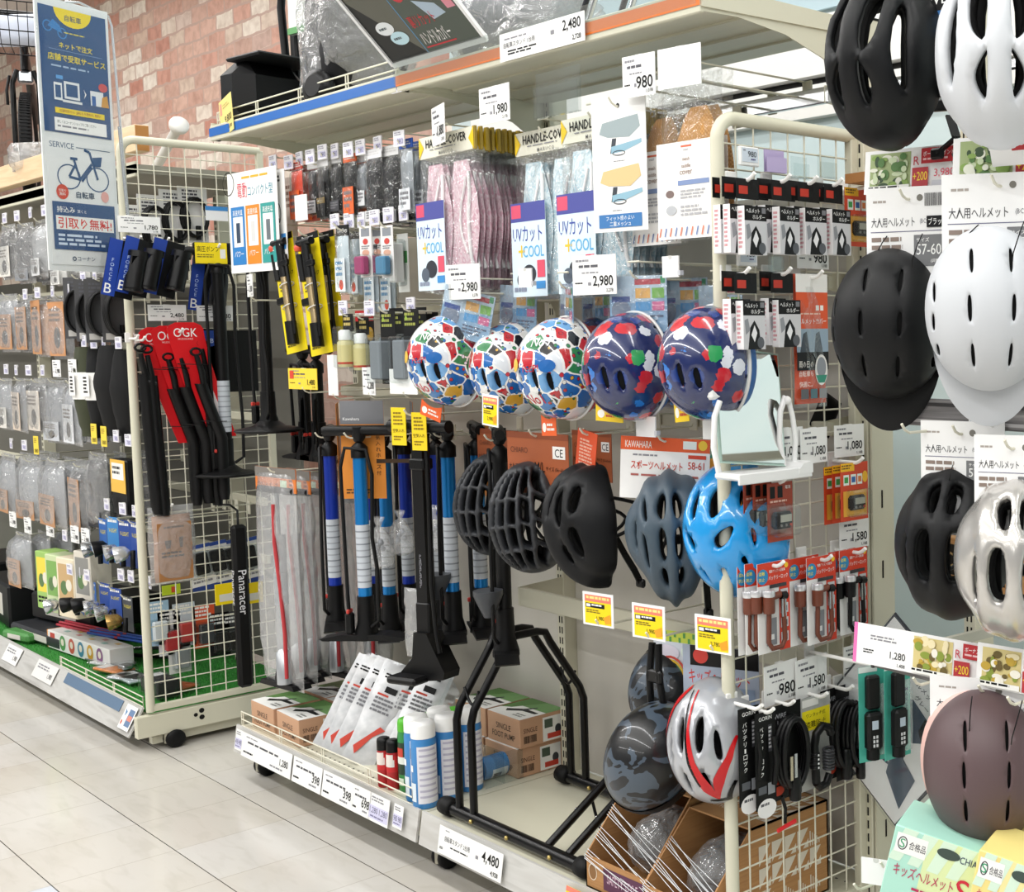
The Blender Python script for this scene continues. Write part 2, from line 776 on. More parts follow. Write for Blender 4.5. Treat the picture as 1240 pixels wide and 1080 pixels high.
# ================================================================ shelving fixtures
def slots(b, x, y, z0, z1, m='#2a2a26:.7', w=.004, h=.019, p=.0305):
    z = z0
    while z < z1:
        b.box((x, y, z), (w, .002, h), m)
        z += p


def upright_mesh(b, x, z0, z1, y=2.11, dep=.06, w=.036):
    b.box((x, y + dep / 2, (z0 + z1) / 2), (w, dep, z1 - z0), CREAM, .002)
    for dx in (-.006, .006):
        slots(b, x + dx, y, z0 + .03, z1 - .02)
    b.box((x, y + dep / 2, z1 + .002), (w + .004, dep + .004, .004), '#2b2b28:.6')


def caster(parent, x, y, top):
    b = B()
    b.lathe([(.012, -.012), (.012, top - .03)], '#b9b6a6:.35:.6', 10, (0, 0, .03))
    b.box((0, .022, .045), (.035, .045, .006), '#a8a596:.35:.7')
    b.box((0, .018, .045), (.008, .022, .06), '#b5b1a0:.35:.7')
    b.m = T(x, y, 0)
    for v in range(len(b.v)):
        b.v[v] = b.m @ b.v[v]
    c = part('caster', b, parent)
    for s in (-1, 1):
        w = B()
        w.m = T(x + s * .016, y + .02, .032)
        w.lathe([(.010, -.01), (.028, -.0095), (.032, -.005), (.032, .005), (.028, .0095), (.010, .01)], '#17171a:.55', 18, ax=(1, 0, 0))
        part('wheel', w, c)


XL, XM, XR = -4.39, -3.19, -1.99
LIPY, DECK = 1.66, .175
tex('grey_panel', lambda N, L, tc: ramp(N, L, noise_node(N, L, mapped(N, L, tc, (4, 1, .5)), 1.2, 3), [(.3, '#c2beb4'), (.7, '#cfcbc2')]), rough=.4)
tex('price_rail', lambda N, L, tc: ramp(N, L, noise_node(N, L, mapped(N, L, tc, (2, 1, 18)), 1.4, 3, .4), [(.35, '#b4b2ad'), (.5, '#cbcac6'), (.7, '#bfbdb8')]), rough=.3)


def deck_lip(b, x0, x1, y, z0=.095, z1=.182, m='price_rail'):
    """tilted price rail along the front of the base deck"""
    pr = [(-.004, z0), (-.010, z0 + .002), (.004, z1), (.010, z1)]
    vs = [(x0, y + a, z) for a, z in pr] + [(x1, y + a, z) for a, z in pr]
    b.add(vs, [(0, 3, 2, 1), (4, 5, 6, 7), (1, 2, 6, 5), (3, 0, 4, 7), (0, 1, 5, 4), (2, 3, 7, 6)], m)


def base_unit(name, label, x0, x1, casters, back=True, ztop=1.76, first=False, deckm=CREAM):
    t = thing(name, label, 'shelf unit', ((x0 + x1) / 2, 1.9, 0))
    ox = (x0 + x1) / 2

    def P(n, b, par=t, lab=None):
        for i in range(len(b.v)):
            b.v[i] = b.v[i] - (Vector((ox, 1.9, 0)))
        return part(n, b, par, lab)
    b = B()
    b.box((ox, 1.9, DECK - .012), (x1 - x0 - .004, .46, .024), deckm)
    b.box((ox, 1.70, DECK - .05), (x1 - x0 - .01, .02, .07), CREAM)
    b.box((ox, 2.14, DECK - .05), (x1 - x0 - .01, .02, .09), CREAM)
    for k in range(int((x1 - x0) / .03)):
        b.box((x0 + .02 + k * .03, 1.715, DECK + .0004), (.007, .004, .0008), '#55554c:.7')
        b.box((x0 + .02 + k * .03, 2.08, DECK + .0004), (.007, .004, .0008), '#55554c:.7')
    P('deck', b)
    b = B()
    deck_lip(b, x0 + .004, x1 - .012, LIPY)
    P('price_rail', b)
    if back:
        b = B()
        b.box((ox, 2.155, (DECK + ztop) / 2), (x1 - x0 - .04, .012, ztop - DECK), 'grey_panel')
        P('back_panel', b)
    xs = ([x0] if first else []) + [x1]
    for x in xs:
        b = B()
        upright_mesh(b, x + (0 if x > -2.1 else 0), .1, 2.12)
        P('upright', b)
    for cx, cy in casters:
        caster(t, cx - ox, cy - 1.9, .1)
    return t


base_unit('gondola_shelf', 'cream shelf bay on casters stocked with bicycle pumps and spray cans', XL, XM, ((XL + .03, 1.72), (XM - .02, 1.72), (XL + .03, 2.1)), first=True)
base_unit('gondola_shelf', 'cream shelf bay with bike stand and helmets, its base mostly bare', XM, XR, ((XR - .05, 1.72), (XR - .05, 2.1)))

# ---- top shelves on their brackets
for (x0, x1, strip, lab) in ((-4.39, XM, '#2067b8:.35', 'long cream top shelf with a blue front strip over the pumps'),
                             (XM, XR, '#ef7a2c:.35', 'cream top shelf with an orange front strip over the handle covers')):
    t = thing('top_shelf', lab, 'shelf', ((x0 + x1) / 2, 1.9, 2.07))
    w = x1 - x0
    b = B()
    b.box((0, 0, .02), (w - .006, .44, .012), CREAM)
    for y in (-.16, -.05, .06, .16):
        b.box((0, y, .012), (w - .01, .05, .006), '#cfccb8:.4')
    part('shelf_board', b, t)
    b = B()
    b.box((0, -.222, .012), (w - .004, .012, .046), CREAM, .002)
    for k in range(3):
        b.box((-w / 2 + .01, -.21, 0), (.004, .02, .02), CREAM)
    part('front_edge', b, t)
    b = B()
    b.add([(-w / 2, -.2295, .002), (w / 2, -.2295, .002), (w / 2, -.2295, .028), (-w / 2, -.2295, .028)], [(0, 1, 2, 3)], strip)
    part('front_strip', b, t, 'coloured front strip')
    if x1 == XR:
        b = B()
        b.box((-.0, -.236, .033), (w - .01, .002, .058), 'hardclear')
        part('price_channel', b, t, 'clear plastic price channel')
    # brackets
    for bx in ((-w / 2 + .006, w / 2 - .006) if x1 == XM else (w / 2 - .004,)):
        b = B()
        pts = [(-.226, .04), (.21, .04), (.215, .03), (.215, -.13), (.2, -.128), (.165, -.085), (.11, -.05), (.0, -.018), (-.13, -.004), (-.226, -.008)]
        b.m = T(bx, 0, 0) @ RZ(90)
        b.prism(pts, -.0015, .0015, CREAM)
        pts = [(-.226, .045), (.2, .045), (.2, .012), (-.226, .0)]
        b.prism(pts, -.006, -.0015, CREAM)
        part('bracket', b, t)

# wire fence on the blue shelf and on the pump deck
def wire_fence(label, x0, x1, y, z, h=.045, ret=.0):
    b = B()
    for zz in (z + h, z + h * .5, z + .004):
        b.tube([(x0, y, zz), (x1, y, zz)], .0022, WIRE, 6)
    n = int((x1 - x0) / .28)
    for k in range(n + 1):
        x = x0 + (x1 - x0) * k / n
        for dx in (0, .014):
            b.tube([(min(x + dx, x1), y, z), (min(x + dx, x1), y, z + h)], .0018, WIRE, 6)
    o = Vector(((x0 + x1) / 2, y, z))
    b.v = [v - o for v in b.v]
    return solo('wire_fence', b, label, 'shelf fence', o)


wire_fence('low cream wire fence along the blue top shelf', -4.37, XM - .02, 1.69, 2.097, .05)
wire_fence('low cream wire fence along the pump deck price rail', XL + .02, XM - .03, 1.675, DECK, .05)

# ---- left gondola: turf deck, wooden top board
t = thing('gondola_shelf', 'long cream shelf bay at the left with a green turf deck', 'shelf unit', (-7, 1.85, 0))
b = B()
b.box((0, .02, .1), (4.14, .56, .03), CREAM)
b.box((0, -.25, .07), (4.14, .02, .05), '#b9b6a2:.5')
b.box((2.05, .02, .06), (.03, .56, .08), CREAM)
part('deck', b, t)


def turf(N, L, tc):
    n = noise_node(N, L, mapped(N, L, tc, (1, 1, 1)), 260, 3)
    return ramp(N, L, n, [(.3, '#1d5a22'), (.6, '#3a9a38'), (.8, '#5fb84e')]), n, .8


tex('turf', turf, rough=.9)
b = B()
b.box((0, .02, .121), (4.12, .54, .01), 'turf')
rr = random.Random(5)
for i in range(9000):
    x, y, a = 2.05 - 2.1 * rr.random() ** 1.4, -.24 + .52 * rr.random(), rr.random() * 6.3
    c, s = math.cos(a) * .0016, math.sin(a) * .0016
    h = .007 + .006 * rr.random()
    b.add([(x - c, y - s, .125), (x + c, y + s, .125), (x + (rr.random() - .5) * .008, y + (rr.random() - .5) * .008, .125 + h)], [(0, 1, 2)], '#3d9c3a:.8')
tag(part('turf_mat', b, t, 'green artificial turf mat'), kind='stuff')
b = B()
pr = [(-.32, .05), (-.325, .052), (-.275, .145), (-.268, .145)]
vs = [(-2.1, a, z) for a, z in pr] + [(2.03, a, z) for a, z in pr]
b.add(vs, [(0, 3, 2, 1), (4, 5, 6, 7), (1, 2, 6, 5), (3, 0, 4, 7), (0, 1, 5, 4), (2, 3, 7, 6)], 'price_rail')
part('price_rail', b, t)
b = B()
b.box((0, .31, .95), (4.1, .012, 1.6), '#6a6860:.6')
part('back_panel', b, t)
for x in (-.9, .3, 1.5):
    b = B()
    b.m = T(x, 0, 0)
    upright_mesh(b, 0, .1, 2.05, .25)
    part('upright', b, t)
for x in (-.6, .6, 1.25):
    caster(t, x, -.22, .09)
b = B()
b.box((0, .03, 2.02), (4.14, .5, .03), '#8f8d80:.5')
b.box((0, -.215, 2.02), (4.14, .01, .05), CREAM)
part('top_panel', b, t)


def wood(N, L, tc):
    v = mapped(N, L, tc, (1, 14, 14))
    return ramp(N, L, noise_node(N, L, v, 3, 4, 1.2), [(.3, '#e3bd92'), (.6, '#efd3ad')])


tex('pale_wood', wood, rough=.5)
b = B()
b.box((-2, 0, .045), (4.0, .045, .09), 'pale_wood', .002)
b.box((.0005, 0, .045), (.002, .042, .086), '#b07a3e:.6')
p = at(173, 183, 1.68)
solo('wooden_board', b, 'pale wooden plank set on edge along the top of the left shelf bay', 'plank', p)



# ---- grid panels
def grid_panel(label, x, y0, y1, z0, z1, base=False, r=.014, sp=.05):
    t = thing('grid_panel', label, 'display panel', (x, y0, 0))
    d = y1 - y0
    b = B()
    R_ = .045
    pts = [(0, 0, z0)]
    for k in range(7):
        a = k / 6 * PI / 2
        pts.append((0, R_ - R_ * math.cos(a), z1 - R_ + R_ * math.sin(a)))
    b.tube(pts + [(0, d, z1)], r, CREAM, 12)
    b.box((0, d, (z0 + z1) / 2), (.022, .022, z1 - z0), CREAM, .002)
    b.box((0, d / 2, z0 + .012), (.022, d, .022), CREAM, .002)
    part('frame', b, t)
    b = B()
    n = max(2, round(d / sp))
    for k in range(1, n):
        b.tube([(0, d * k / n, z0 + .01), (0, d * k / n, z1)], .0021, WIRE, 5)
    n = round((z1 - z0) / sp)
    for k in range(1, n):
        z = z0 + (z1 - z0) * k / n
        b.tube([(-.004, 0, z), (-.004, d, z)], .0021, WIRE, 5)
    part('wire_grid', b, t)
    if base:
        b = B()
        b.box((0, d / 2 - .02, .093), (.03, d + .06, .075), CREAM, .002)
        for yy, zz, rr_ in ((.14, .1, .007), (.16, .112, .009), (.16, .088, .009)):
            b.lathe([(rr_, 0), (rr_, .0006)], '#1a1a16:.6', 12, (.0152, yy, zz), ax=(1, 0, 0))
        part('base_rail', b, t)
        caster(t, 0, .05, .06)
        caster(t, 0, d - .05, .06)
    return t


LM, RM = -4.92, -2.0
grid_panel('tall cream wire grid panel at the end of the left shelf bay', LM, 1.585, 2.04, .14, 2.115, True)
grid_panel('cream wire grid panel by the round-topped post, hung with helmet holders and locks', RM, 1.715, 2.1, .12, 1.865)
# ================================================================ helmets
def chaikin(pts, n=2):
    for _ in range(n):
        q = []
        for i, p in enumerate(pts):
            r = pts[(i + 1) % len(pts)]
            q += [(p[0] * .75 + r[0] * .25, p[1] * .75 + r[1] * .25), (p[0] * .25 + r[0] * .75, p[1] * .25 + r[1] * .75)]
        pts = q
    return pts


def inside(p, poly):
    x, y = p
    r = False
    for i in range(len(poly)):
        x1, y1 = poly[i]
        x2, y2 = poly[i - 1]
        if (y1 > y) != (y2 > y) and x < (x2 - x1) * (y - y1) / (y2 - y1) + x1:
            r = not r
    return r


class Shape:
    """helmet form: x across, y to the brow, z to the crown"""

    def __init__(s, A, Bf, Bb, C, phi=100, taper=0., ridge=None, sq=0.):
        s.A, s.Bf, s.Bb, s.C, s.phi, s.taper, s.ridge, s.sq = A, Bf, Bb, C, R(phi), taper, ridge, sq

    def dom(s, p):       # seen-from-the-crown outline coordinates -> disc of polar angle
        q = math.hypot(*p)
        if q < 1e-6:
            return (0, 0)
        r = math.asin(min(q, .995)) / s.phi
        return (p[0] / q * r, p[1] / q * r)

    def pos(s, d, off=0.):
        r = math.hypot(*d)
        ca, sa = (d[0] / r, d[1] / r) if r > 1e-6 else (0, 1)
        ph = r * s.phi
        sp, cp = math.sin(ph), math.cos(ph)
        if ph > PI / 2:
            sp = 1 - (1 - sp) * .35
        B_ = s.Bf if sa > 0 else s.Bb
        h = s.ridge(sp * ca, sp * sa) if s.ridge else 0
        e = off + h
        k = 1 + s.sq * abs(ca * sa) * sp
        x, y, z = (s.A + e) * sp * ca * k, (B_ + e) * sp * sa * k, (s.C + e) * cp
        t = y / B_
        if s.taper and t > 0:
            x *= 1 - s.taper * t * t
        if s.taper and t < 0:
            x *= 1 - s.taper * .3 * t * t
        return Vector((x, y, z))


def shell(b, S, m, vents=(), t=.016, rmax=1., gs=.075, rmin=0.):
    """one moulded skin with the vents cut through it"""
    vents = [chaikin([S.dom(p) for p in v]) for v in vents]
    pts, edges = [], []

    def loop(l):
        k = len(pts)
        pts.extend(Vector(p) for p in l)
        edges.extend((k + i, k + (i + 1) % len(l)) for i in range(len(l)))
    circ = [(rmax * math.cos(2 * PI * i / 72), rmax * math.sin(2 * PI * i / 72)) for i in range(72)]
    loop(circ)
    for v in vents:
        loop(v)
    near = [p.copy() for p in pts]
    for v in list(vents):
        cx, cy = sum(p[0] for p in v) / len(v), sum(p[1] for p in v) / len(v)
        for i in range(0, len(v), 2):
            p, q, o = v[i], v[(i + 1) % len(v)], v[i - 1]
            n = Vector((q[1] - o[1], o[0] - q[0]))
            if n.length > 1e-6:
                n.normalize()
                if n.dot(Vector(p) - Vector((cx, cy))) < 0:
                    n = -n
                w = Vector(p) + n * .022
                if w.length < rmax - .02 and not any(inside(w, u) for u in vents) and all((w - z).length > .012 for z in near):
                    pts.append(w)
    for rr_ in (rmax - .03, rmax - .08):
        for i in range(60):
            w = Vector((rr_ * math.cos(2 * PI * i / 60), rr_ * math.sin(2 * PI * i / 60)))
            if all((w - z).length > .02 for z in near):
                pts.append(w)
    n = int(1 / gs) + 1
    for i in range(-n, n + 1):
        for j in range(-n, n + 1):
            w = Vector((i * gs + (j % 2) * gs / 2, j * gs * .9))
            if w.length < rmax - .1 and all((w - z).length > gs * .45 for z in near) and not any(inside(w, v) for v in vents):
                pts.append(w)
    vo, eo, fo = delaunay_2d_cdt(pts, edges, [], 0, 1e-6)[:3]
    tris = []
    for f in fo:
        c = ((vo[f[0]].x + vo[f[1]].x + vo[f[2]].x) / 3, (vo[f[0]].y + vo[f[1]].y + vo[f[2]].y) / 3)
        if not any(inside(c, v) for v in vents):
            tris.append(tuple(f))
    cnt = {}
    for f in tris:
        for i in range(3):
            e = (f[i], f[(i + 1) % 3])
            cnt[e] = cnt.get(e, 0) + 1
    bd = [e for e in cnt if (e[1], e[0]) not in cnt]
    bv = {v for e in bd for v in e}
    N = len(vo)
    vs = [S.pos(v, -.28 * t if i in bv else 0) for i, v in enumerate(vo)] + [S.pos(v, -t) for v in vo]
    fs = list(tris) + [tuple(i + N for i in reversed(f)) for f in tris]
    fs += [(e[1], e[0], e[0] + N, e[1] + N) for e in bd]
    b.add(vs, fs, m, True)


def ring(b, S, r, rad, m, off=0., n=40):
    b.tube([S.pos((r * math.cos(2 * PI * i / n), r * math.sin(2 * PI * i / n)), off) for i in range(n)], rad, m, 8, closed=True)


def mirror(vs, mid=()):
    return [list(v) for v in vs] + [[(-x, y) for x, y in v] for v in vs] + [list(v) for v in mid]


def slit(x, y0, y1, w=.017, dx=0.):
    return [(x - w, y0 + .0), (x + w, y0), (x + w + dx, y1), (x - w + dx, y1)]


CAPV = mirror([slit(.3, -.72, -.42, .032), slit(.34, -.16, .16, .032, -.01), slit(.3, .42, .7, .032, -.03),
               slit(.86, -.32, -.08, .026), slit(.88, .05, .26, .026, -.01), slit(.82, .42, .56, .026, -.03)])
ROADV = mirror([[(.17, -.8), (.4, -.82), (.5, -.3), (.42, -.06), (.17, .06)], [(.17, .1), (.24, .12), (.42, .34), (.36, .52), (.2, .66)],
                [(.62, -.6), (.74, -.52), (.84, .1), (.76, .5), (.66, .1)]])
COMV = mirror([[(.07, -.85), (.32, -.8), (.3, -.5), (.06, -.45)], [(.13, -.24), (.4, -.3), (.46, .12), (.36, .42), (.13, .42)],
               [(.62, -.16), (.74, -.14), (.72, .44), (.6, .46)]])
TAILV = mirror([[(.05, -.66), (.2, -.78), (.34, -.5), (.24, -.3), (.1, -.32)], [(.1, -.1), (.26, -.2), (.3, .2), (.2, .38), (.08, .2)],
                [(.52, -.66), (.66, -.56), (.6, -.3), (.46, -.22)], [(.5, .0), (.64, -.1), (.62, .34), (.5, .46)],
                [(.12, .44), (.3, .42), (.28, .66), (.14, .72)], [(.8, -.3), (.88, -.2), (.86, .2), (.8, .2)]])
BLUEV = mirror([[(.1, -.62), (.3, -.72), (.44, -.36), (.16, -.2)], [(.2, .0), (.62, -.16), (.5, .1), (.24, .22)], [(.58, -.66), (.72, -.5), (.66, -.3)],
                [(.14, .5), (.3, .44), (.24, .7)], [(.55, .4), (.66, .3), (.62, .55)], [(.78, -.1), (.86, .05), (.78, .3)]])
KIDV = mirror([[(.16, .0), (.3, -.04), (.32, .34), (.2, .42)], [(.5, .1), (.62, .06), (.6, .4), (.5, .46)]])
REDV = mirror([[(.12, -.55), (.3, -.62), (.34, -.1), (.14, .0)], [(.5, -.4), (.62, -.3), (.66, .15), (.52, .1)], [(.14, .3), (.3, .26), (.3, .62), (.18, .68)]])


def lattice(nc=6, rows=(-.9, -.42, .06, .52, .9)):
    out = []
    for i in range(nc):
        u0, u1 = -1 + 2 * i / nc + .058, -1 + 2 * (i + 1) / nc - .058
        for k in range(len(rows) - 1):
            v0, v1 = rows[k] + .028, rows[k + 1] - .028
            sl = .05 * (i - nc / 2 + .5)
            w = lambda v: math.sqrt(max(.05, 1 - (v * .97) ** 2)) * .93
            q = []
            for u, v in ((u0, v0), (u1, v0 + sl), (u1, v1 + sl), (u0, v1)):
                v = max(-.93, min(.93, v))
                q.append((u * w(v), v))
            mids = []
            for a in range(4):
                mids += [q[a], ((q[a][0] + q[(a + 1) % 4][0]) / 2, (q[a][1] + q[(a + 1) % 4][1]) / 2)]
            out.append(mids)
    return out


def cells(N, L, tc, sc):
    return N, voro(N, L, mapped(N, L, tc, (sc,) * 3), 1.0)


def sticker(base, cols, sc):
    def fn(N, L, tc):
        v = mapped(N, L, tc, (sc,) * 3)
        nz = N.new('ShaderNodeTexNoise')
        nz.inputs['Scale'].default_value = 1.2
        L.new(v, nz.inputs[0])
        mx = N.new('ShaderNodeMix')
        mx.data_type = 'RGBA'
        mx.inputs[0].default_value = .22
        L.new(v, mx.inputs[6])
        L.new(nz.outputs['Color'], mx.inputs[7])
        w = mx.outputs[2]
        sp = N.new('ShaderNodeSeparateColor')
        L.new(voro(N, L, w, 1.), sp.inputs[0])
        k = len(cols)
        c = ramp(N, L, sp.outputs[0], [(i / k, q) for i, q in enumerate(cols)], True)
        e = voro(N, L, w, 1., 'DISTANCE_TO_EDGE', 'Distance')
        edge = ramp(N, L, e, [(0, '#ffffff'), (.05, '#000000')], True)
        c = mixc(N, L, edge, c, '#f3f2ee')
        d = voro(N, L, w, 2.1, 'F1', 'Distance')
        sp2 = N.new('ShaderNodeSeparateColor')
        L.new(voro(N, L, w, 2.1), sp2.inputs[0])
        c2 = ramp(N, L, sp2.outputs[1], [(i / k, q) for i, q in enumerate(reversed(cols))], True)
        dots = ramp(N, L, d, [(0, '#ffffff'), (.24, '#000000')], True)
        rim_ = ramp(N, L, d, [(0, '#000000'), (.24, '#ffffff'), (.3, '#000000')], True)
        return mixc(N, L, rim_, mixc(N, L, dots, c, c2), '#1a2138')
    return fn


tex('sticker_print', sticker('#fff', ('#1d64ae', '#dfe6ec', '#b81622', '#2a7cc4', '#dba93a', '#1c69b4', '#15171f', '#2c7f4c', '#6aa4d8', '#c22a36', '#e9e7e0'), 36), .25, 1)


def navy(N, L, tc):
    v0 = mapped(N, L, tc, (38,) * 3)
    nz = N.new('ShaderNodeTexNoise')
    nz.inputs['Scale'].default_value = 2.5
    L.new(v0, nz.inputs[0])
    v = mixc(N, L, .3, v0, nz.outputs['Color'])
    d = voro(N, L, v, 1., 'F1', 'Distance')
    sp = N.new('ShaderNodeSeparateColor')
    L.new(voro(N, L, v, 1.), sp.inputs[0])
    c = ramp(N, L, sp.outputs[0], [(0, '#c62432'), (.2, '#2f9a58'), (.36, '#2a74c8'), (.55, '#d8dce6'), (.7, '#1f3d86'), (.85, '#b23340')], True)
    return mixc(N, L, ramp(N, L, d, [(0, '#fff'), (.43, '#000')], True), '#16255c', c)


tex('navy_print', navy, .25, 1)
tex('camo', lambda N, L, tc: ramp(N, L, noise_node(N, L, mapped(N, L, tc, (1, 1, 1)), 13, 2, 1.2), [(0, '#0d0e10'), (.52, '#46525f'), (.66, '#15171a')], True), .35, .3)


DOWN_M = Matrix(((-1, 0, 0), (0, 0, -1), (0, -1, 0))).to_4x4()   # crown to the aisle, brow down
UP_M = Matrix(((1, 0, 0), (0, 0, -1), (0, 1, 0))).to_4x4()       # crown to the aisle, brow up


def strap_part(t, S, side=1, L=.17):
    b = B()
    for s in (-1, 1):
        p0, p1 = S.pos((s * .9, .35), -.012), S.pos((s * .9, -.35), -.012)
        j = Vector((s * S.A * .8, 0, -.10))
        for p in (p0, p1):
            pts = [p + (j - p) * (k / 6) + Vector((0, 0, -.02 * math.sin(PI * k / 6))) for k in range(7)]
            b.tube(pts, .0045, BLK, 5)
        e = Vector((s * .02, .05 * side, -.16))
        b.tube([j + (e - j) * (k / 5) + Vector((0, .05 * math.sin(PI * k / 5), 0)) for k in range(6)], .0045, BLK, 5)
    b.box((0, .05 * side, -.165), (.045, .022, .014), '#0d0d0f:.35', .003)
    part('chin_strap', b, t)


def helmet(style='cap', col='#18181b:.5', size=1., liner='#0e0e10:.85', rim=None, vent=True, edge=None):
    t = thing('bicycle_helmet', 'helmet', 'helmet')
    V, ridge = (), None
    if style == 'cap':
        S, V = Shape(.106, .135, .135, .112, 97), CAPV
        groove = lambda x, y: -.0022 * math.exp(-((abs(x) - .31) / .055) ** 2) * (abs(y) < .8)
        S.ridge = groove
    elif style == 'mauve':
        S, V = Shape(.106, .14, .13, .112, 97), mirror([slit(.33, -.74, -.4, .03), slit(.36, -.28, .06, .03, -.01), slit(.34, .2, .5, .03, -.02)])
    elif style == 'road':
        S, V = Shape(.105, .15, .15, .13, 98), ROADV
        S.ridge = lambda x, y: .0025 * math.cos(x * 14) * (1 - y * y)
    elif style == 'commuter':
        S, V = Shape(.104, .14, .14, .13, 99), COMV
        S.ridge = lambda x, y: .004 * math.cos(x * 13) * (1 - y * y * .6)
    elif style == 'lattice':
        S, V = Shape(.1, .14, .14, .125, 98), lattice()
    elif style == 'tail':
        S, V = Shape(.1, .172, .13, .125, 98, .42), TAILV
        S.ridge = lambda x, y: .005 * math.cos(x * 12)
    elif style == 'side':
        S, V = Shape(.1, .155, .13, .12, 98, .3), mirror([[(.24, -.5), (.46, -.6), (.6, -.1), (.5, .14), (.32, .0)], [(.62, -.62), (.76, -.5), (.8, -.1), (.68, -.1)], [(.1, -.7), (.16, -.72), (.16, -.1), (.1, -.1)], [(.62, .14), (.78, .1), (.74, .5), (.62, .6)],
                                                                [(.3, .4), (.5, .34), (.46, .62), (.32, .7)]])
        S.ridge = lambda x, y: .005 * math.cos(x * 10 + y)
    elif style == 'vented':
        S, V = Shape(.096, .126, .126, .118, 99), BLUEV
    elif style == 'race':
        S, V = Shape(.096, .13, .13, .12, 99), REDV
    elif style == 'kid':
        S, V = Shape(.09, .116, .116, .122, 96), KIDV
    elif style == 'camo':
        S, V = Shape(.1, .125, .125, .125, 112), ()
    for k in ('A', 'Bf', 'Bb', 'C'):
        setattr(S, k, getattr(S, k) * size)
    b = B()
    shell(b, S, col, V, .02 if style == 'lattice' else (.003 if style in ('cap', 'mauve', 'camo') else .014))
    sh = part('shell', b, t)
    if edge:
        ring(eb := B(), S, 1., .0042, edge)
        part('edge_trim', eb, sh)
    # foam liner with its own channels, inside the skin
    b = B()
    S2 = Shape(S.A - .012, S.Bf - .012, S.Bb - .012, S.C - .012, math.degrees(S.phi) - 2, S.taper)
    if style in ('cap', 'mauve', 'camo', 'kid'):
        S2 = Shape(S.A - .0075, S.Bf - .0075, S.Bb - .0075, S.C - .0075, math.degrees(S.phi) - 2, S.taper)
        shell(b, S2, liner, (), .018, gs=.14)
    else:
        shell(b, S2, liner, [[(x * 1.0, y * 1.0) for x, y in v] for v in V], .02, gs=.12)
        for k in (-.4, 0, .4):
            b.tube([S2.pos((k * .9, -.9 + .3 * j), -.03) for j in range(7)], .012, '#1a1a1c:.9', 6)
    part('liner', b, t)
    if style == 'cap':
        b = B()

        def br(u, v):
            a = R(28 + 124 * u)
            p = S.pos((math.cos(a), math.sin(a)))
            k = math.sin(PI * u) ** .6
            e = .002 + .058 * k * v
            q = p + Vector((0, e, .006 * v - .012 * v * v * k))
            return q * (1 if v else .985)
        b.grid(lambda u, v: br(u, v), 26, 7, col)
        b.grid(lambda u, v: br(1 - u, v) + Vector((0, 0, -.004)), 26, 7, col)
        part('brim', b, t)
    if style == 'mauve':
        b = B()
        b.grid(lambda u, v: S.pos((math.cos(2 * PI * u) * (.97 + .03 * v), math.sin(2 * PI * u) * (.97 + .03 * v))) * (1.0 + .055 * v) + Vector((0, .0, -.022 * v)),
               48, 4, '#e6bdb4:.5', wu=True)
        b.grid(lambda u, v: S.pos((math.cos(-2 * PI * u) * (.97 + .03 * v), math.sin(-2 * PI * u) * (.97 + .03 * v))) * (1.0 + .05 * v) + Vector((0, .0, -.027 * v)),
               48, 4, '#d9aaa0:.6', wu=True)
        part('pink_rim', b, t, 'pale pink rim')
    if style == 'kid':
        b = B()
        ring(b, S, 1., .0035, '#dcdcda:.35', .001)
        part('piping', b, t, 'white piping round the shell edge')
        b = B()
        b.grid(lambda u, v: S.pos((math.cos(2 * PI * u), math.sin(2 * PI * u)), -.002 - .010 * v) + Vector((0, 0, -.036 * math.sqrt(v))), 48, 5, rim, wu=True)
        part('lower_band', b, t, 'plain coloured lower band')
        b = B()
        shell(b, Shape(S.A + .0025, S.Bf + .0025, S.Bb + .0025, S.C + .0025, 92), 'hardclear', (), .0005, gs=.14)
    if style == 'camo':
        b = B()
        b.box((-S.A * .93, .02, -.02), (.012, .05, .03), BLK, .004)
        b.box((-S.A * .96, -.03, -.005), (.010, .02, .05), BLK, .003)
        b.ball((-S.A * .97, .0, -.015), (.007, .012, .012), '#1c1c1e:.5', 8)
        part('side_buckle', b, t)
        b = B()
        b.grid(lambda u, v: S.pos((math.cos(2 * PI * u) * (.78 + .225 * v), math.sin(2 * PI * u) * (.78 + .225 * v)), .0022), 48, 5, '#232327:.55', wu=True)
        part('brow_band', b, t, 'matt black band with faint marks')
    if style in ('road', 'commuter', 'side', 'tail', 'lattice'):
        strap_part(t, S)
    return t, S


HP = {}


